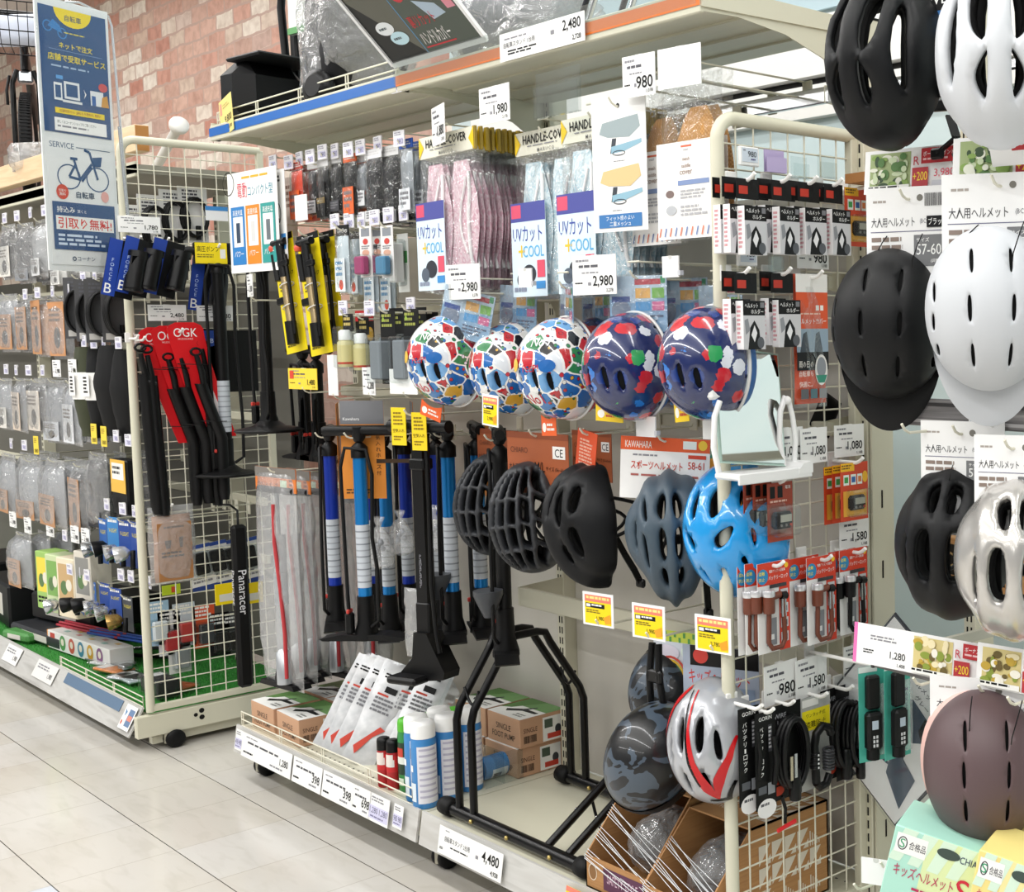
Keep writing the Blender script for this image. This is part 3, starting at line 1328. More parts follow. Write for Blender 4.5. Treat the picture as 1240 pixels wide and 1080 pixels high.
def place_helmet(px, py, y, label, style, col, yaw=0., roll=0., pitch=0., size=1., up=False, decals=(), group=None, dangle=(), **kw):
    k = (style, col, size, tuple(sorted(kw.items())), bool(decals) and label)
    rot = RZ(yaw) @ RX(pitch) @ RY(roll) @ (UP_M if up else DOWN_M)
    loc = at(px, py, y)
    if k in HP:
        o = clone(HP[k][0], label, loc, rot, group)
    else:
        o, S = helmet(style, col, size, **kw)
        put(o, loc, rot)
        tag(o, label, None, group)
        HP[k] = (o, S)
        for n, dc in enumerate(decals):
            b = B()
            if dc[0] == 's':     # painted stripe
                P = dc[2]

                def sp_(u, v):
                    q = u * (len(P) - 1.001)
                    i, f = int(q), q - int(q)
                    a_, b_ = P[i], P[i + 1]
                    dx, dy = b_[0] - a_[0], b_[1] - a_[1]
                    l_ = math.hypot(dx, dy)
                    w_ = (a_[2] + (b_[2] - a_[2]) * f) * (2 * v - 1)
                    x, y = a_[0] + dx * f - dy / l_ * w_, a_[1] + dy * f + dx / l_ * w_
                    k_ = min(1, .985 / max(1e-6, math.hypot(x, y)))
                    return S.pos(S.dom((-x * k_, y * k_)), .0016)
                b.grid(sp_, 33, 5, dc[1])
                part('painted_stripe', b, o)
                continue
            kind, x, z, h, s, c = dc
            sg = -1

            def mp(u, v, off):
                return S.pos(S.dom((sg * u, sg * v)), off)
            if kind == 't':
                vs, fs, w0, h0 = text_mesh(s)
                kk = h / h0
                b.add([mp(x + (a - w0 / 2) * kk, z + (q - h0 / 2) * kk, .003) for a, q in vs], fs, c)
            else:
                b.add([mp(x, z, .0024)] + [mp(x + h * math.cos(a * PI / 8), z + h * .8 * math.sin(a * PI / 8), .0024) for a in range(16)], [(0, 1 + a, 1 + (a + 1) % 16) for a in range(16)], c)
            part('printed_badge', b, o)
    if dangle:      # loose chin strap, as it hangs
        inv = (Matrix.Translation(loc) @ rot).inverted()
        b = B()
        pts = [at(*q) for q in dangle]
        for a, c in zip(pts, pts[1:]):
            b.bar(a, c, .016, .004, BLK)
        b.box(pts[-1], (.028, .012, .02), '#0d0d0f:.35', .004)
        b.v = [inv @ v for v in b.v]
        part('loose_strap', b, o)
    return o


SWOOSH = (('s', '#c8141c:.25', ((-.2, -.93, .02), (-.55, -.7, .05), (-.86, -.2, .07), (-.88, .25, .05), (-.72, .6, .02))), ('s', '#c8141c:.25', ((.02, -.9, .015), (.0, -.4, .03), (.06, .1, .07), (.22, .55, .11), (.3, .78, .02))),
          ('s', '#c8141c:.25', ((.3, .76, .02), (.46, .45, .09), (.72, .1, .05), (.84, -.2, .02))), ('s', '#16161a:.25', ((-.1, -.9, .012), (-.06, -.4, .02), (-.02, .1, .03), (.1, .5, .02))), ('s', '#16161a:.25', ((.1, .8, .015), (.4, .84, .03), (.7, .5, .02))))

# right-hand shelves: adult helmets
place_helmet(1078, 76, 1.70, 'matt black vented road helmet above the top price rail, at the far right upright', 'road', '#25272b:.45', 6, 3, dangle=((1150, 140, 1.78), (1158, 166, 1.77), (1135, 186, 1.76)))
place_helmet(1212, 66, 1.66, 'white vented road helmet at the top right corner of the photo', 'road', '#d3d6da:.4', 36, 0, size=.98)
place_helmet(1078, 392, 1.74, 'matt black cap-style helmet with peak, hung under the top price rail', 'cap', '#222326:.5', 32, 2)
place_helmet(1198, 374, 1.70, 'matt white cap-style helmet with peak, beside the black cap helmet', 'cap', '#c9ccd0:.5', 40, 0)
place_helmet(1158, 655, 1.78, 'matt black commuter helmet hung under the middle price rail', 'commuter', '#232428:.5', 24, 2)
place_helmet(1232, 676, 1.74, 'glossy silver commuter helmet at the right edge of the photo', 'commuter', '#c9c6c1:.25:.55:.6', 34, 1, size=.99)
place_helmet(1192, 924, 1.74, 'brown mauve helmet with pale pink rim under the lowest price rail', 'mauve', '#5c494b:.5', 40, 0)
# middle bay: adult helmets
place_helmet(600, 610, 1.84, 'black ribbed lattice helmet at the back, left of the orange-carded pair', 'lattice', '#303236:.5', 22, 4, size=.98)
place_helmet(645, 626, 1.76, 'black ribbed lattice helmet in front under the brown M/L size card', 'lattice', '#303236:.5', 26, -3, size=.98)
place_helmet(722, 628, 1.74, 'matt black sports helmet seen from the side with straps trailing', 'side', '#2b2c30:.5', -16, -12, dangle=((740, 640, 1.80), (757, 672, 1.80), (768, 690, 1.79), (776, 706, 1.79)))
place_helmet(814, 640, 1.76, 'slate grey sports helmet with pointed tail under the white and orange card', 'tail', '#43525e:.5', 50, -2, size=.97, dangle=((846, 680, 1.82), (855, 700, 1.82), (858, 742, 1.82)))
place_helmet(898, 640, 1.80, 'glossy sky blue helmet behind the grid panel post', 'vented', '#1795dc:.25:0:.8', 12, -8, size=1.16)
place_helmet(790, 915, 1.72, 'dark camouflage child helmet hung upside down above the cardboard boxes', 'camo', 'camo', 40, 24, -30, size=.98)
place_helmet(868, 895, 1.72, 'silver and red child helmet beside the camouflage one', 'race', '#b4b6bb:.28:.3:.6', 22, -6, size=1.0, decals=SWOOSH)
# children's printed helmets
NO1 = (('d', .1, -.55, .17, '', '#f3f3f1:.3'), ('t', .1, -.55, .18, 'No1', '#c41f2b:.3'), ('d', -.35, .1, .16, '', '#efc24d:.3'), ('t', .35, .5, .16, 'No1', '#f4f4f2:.3'),
       ('d', .55, .05, .15, '', '#1f66b0:.3'), ('t', .2, .02, .13, 'PEEP!', '#c41f2b:.3'))
KID = 'sticker print child helmet'
for px, py, y, lab, col, rim, yaw, grp in (
        (548, 436, 1.70, 'sticker-print child helmet nearest the grey sponge packs, red at the back', 'sticker_print', '#cf1a1e:.35', 12, None),
        (624, 446, 1.80, 'sticker-print child helmet half hidden between its two red-backed neighbours', 'sticker_print', '#cf1a1e:.35', 6, None),
        (684, 446, 1.70, 'sticker-print child helmet with bright red band, next to the navy ones', 'sticker_print', '#cf1a1e:.35', 10, None),
        (730, 440, 1.92, 'shadowed print child helmet hung behind the first navy helmet', 'navy_print', '#1560a8:.4', 0, None),
        (766, 444, 1.70, 'navy print child helmet with yellow tag, left of the mirror', 'navy_print', '#1560a8:.4', 12, None),
        (818, 435, 1.92, 'shadowed navy child helmet at the back between the two front navy helmets', 'navy_print', '#1560a8:.4', 4, None),
        (862, 440, 1.70, 'navy print child helmet partly behind the grid panel post', 'navy_print', '#1560a8:.4', 6, None)):
    place_helmet(px, py, y, lab, 'kid', col, yaw, -3, 0, rim=rim, decals=NO1 if (px in (548, 684)) else ())
# ================================================================ small goods, tags, hooks
CARDB = '#f3f3f1:.45'
YEL = '#f6dc3a:.45'


def tag_small(w=.052, h=.042, body='#ecebf0:.4', ink='#5c5a86:.6', price='980'):
    b = B()
    b.card(w, h, body, [('l', .1, .1, .9, .35, 2, '#9a98a8:.6'), ('r', .08, .45, .92, .9, '#d6d4ea:.5'), ('t', .9, .86, .34, price, ink, 'r', .8)], .003, z=.0)
    b.box((0, .004, -.004), (.014, .008, .01), '#e8e8e4:.4')
    return solo('price_tag', b, '', 'price tag')


def tag_yellow(w=.045, h=.075, price='880'):
    b = B()
    b.card(w, h, '#f3d74a:.5', [('l', .12, .12, .8, .4, 3, '#a08a30:.6'), ('t', .92, .9, .2, price, INK, 'r', .8)], .0015)
    return solo('price_tag', b, '', 'price tag')


def price_card(w=.09, h=.07, price='1,980', body=CARDB, tax='2,178', head=False, red=False):
    b = B()
    e = [('l', .08, .1, .4, .2, 1, GRY), ('l', .15, .24, .8, .36, 1, '#55555c:.6'), ('l', .22, .42, .75, .48, 1, GRY), ('l', .06, .68, .3, .74, 1, INK)]
    if price:
        e += [('t', .93, .82, .3, '*' + price, INK, 'r', .5), ('r', .36, .68, .43, .76, GRY), ('t', .93, .95, .1, tax, INK, 'r', .3)]
    else:
        e = []
    if head:
        e.append(('r', .06, .12, .2, .5, '#d8442c:.5'))
    b.card(w, h, body, e, .0016)
    b.box((0, .004, -.006), (.02, .007, .014), '#eeeeea:.4')
    return solo('price_card', b, '', 'price card')


def blank_holder(w=.05, h=.05, body='#f1f1f0:.4'):
    b = B()
    b.card(w, h, body, [], .003)
    b.prism([(.006 * math.cos(a * PI / 6), .006 * math.sin(a * PI / 6) - .001) for a in range(7, 12)] + [(.005, .001), (-.005, .001)], -.002, -.0018, '#cfcfcb:.5')
    b.box((w * .52, .003, -h * .8), (.008, .01, .01), '#c9cbd0:.4')
    return solo('label_holder', b, '', 'label holder')


def sale_card(w=.075, h=.085, price='1,980'):
    b = B()
    b.card(w, h, '#f5f5f2:.35', [('r', .07, .08, .93, .94, '#f5d800:.5'), ('r', .07, .08, .93, .28, '#e9806a:.5'), ('l', .12, .12, .9, .26, 1, '#f6e08a:.5'),
                                  ('r', .1, .33, .72, .46, '#2a2a2c:.5'), ('r', .12, .35, .26, .44, '#e8e8e8:.5'), ('l', .3, .35, .7, .44, 1, '#f4f4f4:.5'), ('l', .12, .52, .6, .64, 2, '#7a6a10:.5'),
                                  ('t', .7, .83, .13, price, '#4a3c00:.5', 'r', .5), ('p', [(.68, .72), (.9, .6), (.92, .86), (.74, .9)], '#f0a01e:.5')], .002)
    return solo('price_card', b, '', 'price card')


def hook(L=.34, up=True, col=WIRE):
    """lower arm carries goods, upper arm ends in a tag holder; origin at the lower arm's front tip"""
    b = B()
    b.tube([(0, -.012, .016), (0, -.004, .005), (0, .006, 0), (0, L, 0), (0, L + .006, .01)], .0026, col, 7)
    if up:
        b.tube([(0, .0, .036), (0, L, .036)], .0022, col, 7)
        b.tube([(-.02, .0, .036), (.02, .0, .036)], .0022, col, 6)
    b.box((0, L + .006, .015), (.03, .006, .05), col, .002)
    return solo('wire_hook', b, '', 'hook')


def hook_for(loc, what, L=.34, up=True, dz=.0, grp='cream wire hooks in the shelf bays', rot=0):
    p = Vector(loc) + Vector((0, 0, dz))
    what = ' '.join(what.split()[:11])
    o = hang(hook, p, 'cream wire hook carrying the ' + what, None, grp, rot, L=L, up=up)
    return o


def bag(w=.1, h=.2, d=.03, inner='#888:.6', els=(), card=.4, cardc='#e9e7e2:.5', head=None, top=.12, hh=.1, filmk='clear', seed=0, iw=.86, txt=None):
    """clear bag with a folded thing in it and a printed insert"""
    t = thing('bagged_goods', '', 'package')
    b = B()
    b.m = T(0, 0, -h * top)
    b.pillow(w * iw, h * (.97 - top), d * .85, inner, .003, 7, 9, seed, 0, .35)
    part('contents', b, t)
    if card:
        b = B()
        b.card(w * iw * .92, h * card, cardc, list(els), .0012, z=-h * (.95 - card), y=-d * .44 - .002)
        part('insert_card', b, t)
    b = B()
    b.pillow(w, h, d * 1.25, filmk, .004, 9, 13, seed + 3, top * .8, .4)
    part('clear_bag', b, t)
    if head:
        b = B()
        b.card(w * .98, h * hh, head, [('t', .5, .8, .5, txt, WHT, 'c', .85)] if txt else [('l', .1, .25, .9, .75, 2, '#d8d8d8:.5')], .003, z=.008, y=-.001)
        part('header_card', b, t)
    return t


def blister(w=.07, h=.15, card='#d8421f:.5', els=(), item='#202022:.4', ib=(.1, .45, .9, .9), d=.02, name='blister_pack', detail=None):
    """printed card with a thing under a clear moulded shell"""
    t = thing(name, '', 'package')
    b = B()
    b.card(w, h, card, list(els), .0012)
    part('backing_card', b, t)
    u0, v0, u1, v1 = ib
    cx, cz, dw, dh = (u0 + u1 - 1) / 2 * w, -(v0 + v1) / 2 * h, (u1 - u0) * w, (v1 - v0) * h
    b = B()
    if detail:
        b.m = T(cx, -.003, cz)
        detail(b, dw * .9, dh * .9, d * .8)
    else:
        b.box((cx, -d / 2, cz), (dw * .8, d * .7, dh * .84), item, .004)
    part('goods', b, t)
    b = B()
    b.box((cx, -d / 2 - .001, cz), (dw, d, dh), 'hardclear', .005)
    part('clear_blister', b, t)
    return t


def loop_pts(rx, rz, n=16, cx=0, cz=0, y=0, a0=0, a1=2 * PI):
    return [(cx + rx * math.cos(a0 + (a1 - a0) * i / n), y, cz + rz * math.sin(a0 + (a1 - a0) * i / n)) for i in range(n + 1)]


def cable_lock(w=.09, h=.2, col='#161618:.45', card='#eceae6:.5', n=3):
    t = thing('cable_lock', '', 'bicycle lock')
    b = B()
    b.card(w, h, card, [('l', .15, .06, .85, .3, 4, '#55555c:.6'), ('r', .1, .86, .9, .96, '#c9c7c2:.5')])
    part('backing_card', b, t)
    b = B()
    for k in range(n):
        b.tube(loop_pts(w * (.44 - .02 * k), h * .34, 18, 0, -h * .55, -.008 - .009 * k), .0055, col, 7)
    part('cable', b, t)
    b = B()
    b.lathe([(.009, 0), (.009, .05)], '#1b1b1e:.3', 12, (.01, -.016, -h * .95))
    part('lock_body', b, t)
    return t


def etag(w=.052, h=.038, price='980'):
    t = thing('electronic_price_tag', '', 'price tag')
    b = B()
    b.box((0, 0, -h / 2), (w, .009, h), '#ececea:.4', .002)
    part('housing', b, t)
    b = B()
    b.m = T(0, -.005, -h * .08)
    b.card(w * .8, h * .72, '#c9d3de:.35', [('t', .9, .62, .4, price, INK, 'r', .55), ('l', .06, .12, .3, .3, 1, GRY), ('l', .55, .74, .92, .94, 1, '#5c5a86:.5')], .0006)
    part('screen', b, t)
    return t


def white_hook(L=.07):
    """moulded white panel hook"""
    b = B()
    b.tube([(0, -L, .012), (0, -L + .01, .004), (0, -L + .02, 0), (0, 0, 0)], .0042, '#f3f2ee:.35', 8)
    b.box((0, .002, .004), (.03, .006, .034), '#f3f2ee:.35', .002)
    return solo('panel_hook', b, '', 'hook')


def clear_holder(w=.035, h=.04, col='hardclear'):
    b = B()
    b.box((0, 0, -h / 2), (w, .002, h), col)
    b.box((0, -.008, -h * .66), (w, .0015, h * .66), col)
    b.box((0, -.004, -h), (w, .01, .0015), col)
    return solo('label_holder', b, '', 'label holder')
# ================================================================ right-hand bay: hanger bars, handle covers, helmet cards, cartons
def hanger_bar(label, x0, x1, y, z, m=CREAM, h=.03, arm=True):
    t = thing('hanger_bar', label, 'bar', ((x0 + x1) / 2, y, z))
    w = x1 - x0
    b = B()
    b.box((0, 0, 0), (w, .015, h), m, .002)
    part('bar', b, t)
    if arm:
        for s in (-1, 1):
            b = B()
            b.m = T(s * (w / 2 - .012), 0, 0) @ RZ(90)
            L = 2.115 - y
            b.prism([(-.008, h / 2 + .002), (L, h / 2 + .01), (L, -.055), (L * .7, -.05), (L * .45, -.02), (-.008, -h / 2)], -.0015, .0015, CREAM)
            part('arm', b, t)
    return t


HB = 2.0
ZB = {'b2top': 1.985, 'b2kid': 1.545, 'b2mid': 1.222, 'b2low': .70, 'b1a': 1.955, 'b1b': 1.765, 'b1c': 1.515, 'b1d': 1.255}
hanger_bar('chromed hanger bar behind the handle covers and saddle covers', XM + .03, XR - .02, 2.05, at(985, 118, 2.05).z, '#d4d6d6:.15:.9', .035)
hanger_bar('cream hanger bar behind the printed child helmets', XM + .03, XR - .03, 2.05, ZB['b2kid'])
hanger_bar('cream hanger bar behind the brown M/L helmet cards', XM + .03, XR - .03, 2.05, ZB['b2mid'])
hanger_bar('broad cream bar low in the bay, behind the yellow price cards', XM + .0, XR - .03, 1.98, at(690, 735, 1.98).z, CREAM, .052)
for k, lab in (('b1a', 'hanger bar for the top row of small parts over the pumps'), ('b1b', 'hanger bar for the yellow mini pumps'),
               ('b1c', 'hanger bar for the bottles and sponge packs'), ('b1d', 'hanger bar carrying the hanging floor pumps')):
    hanger_bar('cream ' + lab, XL + .03, XM - .03, 2.05, ZB[k])


tex('pink_leaf', lambda N, L, tc: ramp(N, L, noise_node(N, L, mapped(N, L, tc, (1, 1, 1)), 60, 2, 2), [(.4, '#d9a8b8'), (.52, '#f0dfe4'), (.66, '#dcb2c0')]), .7)
tex('blue_leaf', lambda N, L, tc: ramp(N, L, noise_node(N, L, mapped(N, L, tc, (1, 1, 1)), 60, 2, 2), [(.4, '#b4d3e0'), (.52, '#eef4f7'), (.66, '#bfdae4')]), .7)


def handle_cover(body='pink_leaf', leaf='#d49fb2:.7', lab=True, w=.30, h=.385, d=.03):
    t = thing('handle_cover_pack', '', 'package')
    b = B()
    b.m = T(0, .0, -.06)
    H_ = h - .07

    def mitt(sx, y0, k):
        def fn(u, v):
            wd = (.34 + .66 * math.sin(min(1, v * 1.15 + .08) * PI * .62)) * w * .27
            e_ = (max(0, 1 - abs(2 * u - 1) ** 4) * max(0, 1 - abs(2 * v - 1) ** 8)) ** .5
            q = Vector((u * 4 + sx * 9, v * 6, k))
            return (sx + (2 * u - 1) * wd + .012 * math.sin(v * 5), y0 - .007 * e_ - .0025 * noise.noise(q), -v * H_)
        b.grid(fn, 11, 12, body)
        b.grid(lambda u, v: fn(1 - u, v)[:1] + (2 * y0 - fn(1 - u, v)[1],) + fn(1 - u, v)[2:], 11, 12, leaf)
        b.tube([Vector(fn(.985 - .2 * math.sin(PI * j / 9), .1 + .75 * j / 9)) + Vector((0, -.004, 0)) for j in range(10)], .0045, '#f6f4f4:.6', 6)
        b.tube([Vector(fn(.8 - .3 * math.sin(PI * j / 9), .14 + .6 * j / 9)) + Vector((0, -.004, 0)) for j in range(10)], .003, '#f4f1f1:.6', 6)
    mitt(-w * .2, -.004, 1)
    mitt(w * .2, .005, 2)
    part('handle_covers', b, t)
    if lab:
        b = B()
        b.card(.155, .225, '#d9ebf6:.5', [('r', 0, 0, 1, .2, '#4a4f9c:.5'), ('r', .02, .02, .3, .16, '#d8506e:.5'), ('t', .05, .42, .17, 'UVカット', '#3a4aa0:.5', 'l', .85), ('t', .2, .58, .13, '+', '#efc62e:.5'),
                                          ('t', .34, .58, .12, 'COOL', '#55aee0:.5', 'l', .6), ('o', .5, .76, .2, .1, '#2c3038:.5'), ('o', .28, .82, .14, .08, '#55606e:.5'),
                                          ('r', .74, .62, .96, .8, '#e0526a:.5'), ('r', .7, .84, .96, .92, '#3d8fd0:.5'), ('l', .06, .9, .6, .98, 1, '#8a93a8:.5')], x=-w * .22, z=-.155, y=-.02)
        part('insert_card', b, t, 'blue and white printed insert')
    b = B()
    b.pillow(w, h, d, 'clear', .003 if d < .02 else .005, 11, 13, 2, .1, .4)
    part('clear_bag', b, t)
    b = B()
    b.box((0, 0, -.012), (w * .98, .006, .055), '#e9e7d6:.5')
    b.box((w * .485, 0, -.012), (.012, .0066, .056), '#a8903e:.6')
    b.art(w * .98, .055, [('p', [(0, 0), (.09, .5), (0, 1)], '#f2cc1c:.5'), ('p', [(1, 0), (.91, .5), (1, 1)], '#f2cc1c:.5'), ('t', .5, .55, .4, '*HANDLE-COVER', INK, 'c', .74),
                            ('l', .2, .62, .8, .7, 1, GRY), ('t', .5, .95, .17, 'M A R U C O', '#66666a:.5', 'c', .5)], y=-.004, z0=.0155)
    part('header_card', b, t)
    return t


# pink pile: one in front, the rest behind it on the same hook
p = at(541, 168, 1.735)
hang(handle_cover, p, 'pink handle-cover pack in front of its pile, by the 1,880 card', 'package', None, -3)
hook_for(p + Vector((0, -.01, .0)), 'pile of pink handle covers')
for k in range(13):
    q = p + Vector((.004 * math.sin(k * 2.1), .016 + .0115 * k, -.002 * (k % 3)))
    hang(handle_cover, q, '%s pink handle-cover pack behind the front one' % ORD[k], 'package', 'pink handle covers piled on one hook', -3 + math.sin(k * 1.7) * 1.2, lab=False, leaf='#c993a8:.7', d=.012)
for j, (px, py, y, n, lab) in enumerate(((662, 163, 1.78, 4, 'left'), (722, 146, 1.745, 6, 'right'))):
    p = at(px, py, y)
    hang(handle_cover, p, 'pale blue handle-cover pack at the front of the %s blue pile' % lab, 'package', None, -2, body='blue_leaf', leaf='#a9c9d8:.7', w=.28)
    hook_for(p + Vector((0, -.01, 0)), '%s pile of pale blue handle covers' % lab)
    for k in range(n):
        hang(handle_cover, p + Vector((.003 * math.sin(k * 2.7), .017 + .014 * k, 0)), '%s pale blue handle cover behind the front of the %s blue pile' % (ORD[k], lab), 'package',
             'pale blue handle covers, %s pile' % lab, -2 + math.sin(k * 2.1), body='blue_leaf', leaf='#a9c9d8:.7', w=.28, lab=False, d=.014)


def saddle_sheet(w=.16, h=.285):
    b = B()

    def seat(cz, c):
        return [('p', [(.14, cz + .05), (.2, cz - .03), (.5, cz - .05), (.86, cz - .07), (.9, cz + .02), (.7, cz + .09), (.3, cz + .08)], c),
                ('p', [(.38, cz + .09), (.46, cz + .09), (.42, cz + .2), (.34, cz + .2)], '#3c424a:.5'), ('p', [(.36, cz + .15), (.92, cz + .11), (.92, cz + .14), (.6, cz + .19), (.36, cz + .2)], '#8fb7c9:.5'),
                ('q', .5, cz + .2, .12, .02, .002, '#2c3036:.5')]
    b.card(w, h, '#f4f4f2:.4', seat(.22, '#9ba9ac:.5') + [('l', .4, .475, .62, .485, 1, GRY)] + seat(.58, '#dcc28c:.5') + [('l', .36, .84, .62, .85, 1, GRY), ('r', .1, .87, .9, .97, '#3c78b4:.5'),
           ('t', .5, .918, .035, 'フィット感のよい', WHT, 'c', .72), ('t', .5, .96, .035, '二重メッシュ', WHT, 'c', .66)], .0016)
    b.lathe([(.005, 0), (.005, .0006)], '#333:.5', 12, (0, -.0008, -.02), ax=(0, -1, 0))
    return solo('sample_sheet', b, '', 'sign')


p = at(748, 116, 1.70)
hang(saddle_sheet, p, 'tall white sample sheet showing two saddles, beside the handle covers', None, None, 8)
hook_for(p + Vector((0, -.012, -.022)), 'white saddle sample sheet', up=False)


def mesh_tan(N, L, tc):
    v = mapped(N, L, tc, (230, 230, 230))
    w = N.new('ShaderNodeTexChecker')
    w.inputs['Scale'].default_value = 1
    w.inputs['Color1'].default_value = lin('#cf9d5e')
    w.inputs['Color2'].default_value = lin('#b57e42')
    L.new(v, w.inputs[0])
    return w.outputs[0]


tex('tan_mesh', mesh_tan, .8)


def saddle_cover(w=.19, h=.34):
    t = thing('saddle_cover_pack', '', 'package')
    b = B()
    b.m = T(0, 0, -.07)

    def fn(sg):
        def f(u, v):
            wd = (.28 + .72 * math.sin(min(1, v * 1.25) * PI / 2) ** .8) * w * .46
            k = (max(0, 1 - abs(2 * u - 1) ** 4) * max(0, 1 - abs(2 * v - 1) ** 6)) ** .4
            return (w * .12 * (1 - v) + (2 * u - 1) * wd, sg * .013 * k, -v * (h - .11))
        return f
    b.grid(fn(-1), 9, 12, 'tan_mesh')
    b.grid(lambda u, v: fn(1)(1 - u, v), 9, 12, 'tan_mesh')
    part('saddle_cover', b, t)
    b = B()
    e = [('t', .5, .1, .028, 'mesh', GRY, 'c', .3), ('r', .42, .04, .6, .06, '#d86a4a:.5'), ('t', .5, .2, .04, 'mesh', '#8a6a5a:.5', 'c', .3), ('t', .5, .27, .04, 'saddle', '#8a6a5a:.5', 'c', .34), ('t', .5, .34, .04, 'cover', '#8a6a5a:.5', 'c', .32),
         ('r', .36, .4, .88, .45, '#7f93bd:.5'), ('o', .22, .53, .07, .04, '#7c6a66:.5'), ('l', .4, .5, .85, .6, 3, '#b0b0b4:.5'), ('o', .24, .7, .09, .05, '#b9bcc0:.5'), ('l', .4, .66, .85, .78, 3, '#b0b0b4:.5')]
    for k in range(11):
        e.append(('p', [(.02 + k * .09, .97), (.05 + k * .09, .88), (.07 + k * .09, .88), (.04 + k * .09, .97)], ('#e0795a:.5', '#6f86b8:.5')[k % 2]))
    b.card(w * .96, h * .58, '#f5f4f1:.4', e, .001, z=-h * .41, y=-.017)
    part('insert_card', b, t)
    b = B()
    b.pillow(w, h, .03, 'clear', .004, 9, 12, 6, .12, .4)
    part('clear_bag', b, t)
    return t


for i, (px, py, y, rz, lab) in enumerate(((795, 104, 1.76, 0, 'tan mesh saddle cover pack next to the white sample sheet'), (836, 88, 1.74, 2, 'tan mesh saddle cover pack in front, under the blank white card'),
                                          (850, 88, 1.80, 2, 'tan mesh saddle cover pack second on the right-hand hook'), (818, 100, 1.84, 1, 'tan mesh saddle cover pack low behind the front pair'))):
    p = at(px, py, y)
    hang(saddle_cover, p, lab, 'package', None, rz)
    if i < 2:
        hook_for(p + Vector((0, -.012, -.012)), lab.split(' pack')[0] + (' beside the sample sheet' if i == 0 else ' at the front'))

# ---- cards on the hooks of the top rack and helmets
for px, py, y, w, h, pr, tx_, rz, body, lab in (
        (530, 128, 1.70, .115, .095, '1,880', '2,068', -14, CARDB, 'white 1,880 price card over the pink handle covers'),
        (598, 104, 1.70, .135, .085, '1,980', '2,178', -1, CARDB, 'white 1,980 price card under the top shelf'),
        (773, 66, 1.69, .1, .085, '980', '1,078', 4, CARDB, 'white 980 price card next to the blank one under the shelf end'),
        (822, 56, 1.69, .12, .08, '', '', 6, '#f3f3f3:.4', 'blank white card over the saddle covers'),
        (560, 320, 1.68, .14, .085, '2,980', '3,278', 4, CARDB, 'white 2,980 price card over the leftmost child helmet'),
        (719, 309, 1.68, .145, .085, '2,980', '3,278', 4, CARDB, 'white 2,980 price card over the navy child helmet')):
    hang(price_card, at(px, py, y), lab, None, None, rz, w=w, h=h, price=pr, tax=tx_, body=body)
hang(clear_holder, at(675, 84, 1.69), 'empty clear card holder hanging under the top shelf', None, None, 0, w=.17, h=.1)
for px, py, lab in ((636, 325, 'blank white square holder between the two 2,980 cards'), (812, 310, 'blank white square holder right of the second 2,980 card'),
                    (782, 504, 'blank white holder under the first navy helmet'), (864, 506, 'blank white holder under the navy helmet by the post')):
    hang(blank_holder, at(px, py, 1.71), lab, None, None, 3, w=.05 if py < 400 else .062, h=.044)

# ---- picture cards above the child helmets
BOX = [('#e9b45a:.5', .08), ('#5aa0d8:.5', .38), ('#7cc06a:.5', .66)]


def kid_card(w=.13, h=.12, seed=0):
    b = B()
    b.card(w, h, '#8fb4d6:.4', [('p', [(0, 0), (1, 0), (1, .35), (.5, .5), (0, .4)], '#c4d8ea:.4'), ('r', 0, .8, .42, 1, '#26344a:.4'), ('o', .2, .62, .17, .2, '#7d8aa0:.4'), ('r', .04, .36, .36, .46, '#2f4f9a:.4'),
                                 ('r', .45, .06, .9, .16, '#c24552:.4'), ('r', .46, .22, .72, .4, '#efb765:.4'), ('r', .75, .22, .96, .4, '#7cba54:.4'), ('r', .46, .46, .72, .62, '#5aa3dc:.4'), ('r', .75, .46, .96, .62, '#d96a9c:.4'),
                                 ('l', .46, .7, .94, .9, 3, '#5a6a86:.5'), ('r', .9, .02, .98, .14, '#3f9a6a:.4'), ('r', .04, .88, .4, .95, '#c23b3b:.4')], .0012)
    b.box((0, -.004, -h / 2), (w * 1.04, .0006, h * 1.06), 'clear')
    return solo('helmet_card', b, '', 'card')


for px, py, y, rz, ry, w, lab in ((570, 352, 1.70, 22, 14, .15, 'tilted picture card over the leftmost child helmet'), (628, 346, 1.80, 10, 4, .13, 'picture card over the half hidden child helmet'),
                                  (686, 346, 1.72, -22, 4, .13, 'turned picture card over the red-banded child helmet'), (722, 346, 1.9, 0, 0, .12, 'shadowed picture card between the sticker and navy helmets'),
                                  (772, 334, 1.72, 16, 0, .15, 'picture card over the first navy helmet'), (826, 337, 1.86, 12, 0, .14, 'picture card over the shadowed navy helmet'), (872, 345, 1.82, 4, 0, .13, 'picture card over the navy helmet at the post')):
    p = at(px, py, y)
    hang(kid_card, p, lab, None, None, RZ(rz) @ RY(ry), w=w)
    hook_for(p + Vector((0, -.008, -.006)), lab, L=2.04 - y)


def foot_tag(w=.06, h=.04, col='#e8622a:.45'):
    b = B()
    n = 8
    pts = [(-w / 2 + w * i / n, .010 * math.sin(PI * i / n) * -1) for i in range(n + 1)] + [(w / 2, -h), (-w / 2, -h)]
    b.prism(pts, -.0006, .0006, col)
    b.art(w, h, [('o', .2, .6, .13, .22, '#f4f1e8:.5'), ('l', .38, .42, .95, .85, 2, '#f4f1e8:.5' if col[1] == 'e' else '#c23b3b:.5')], y=-.0006)
    return solo('size_tag', b, '', 'tag')


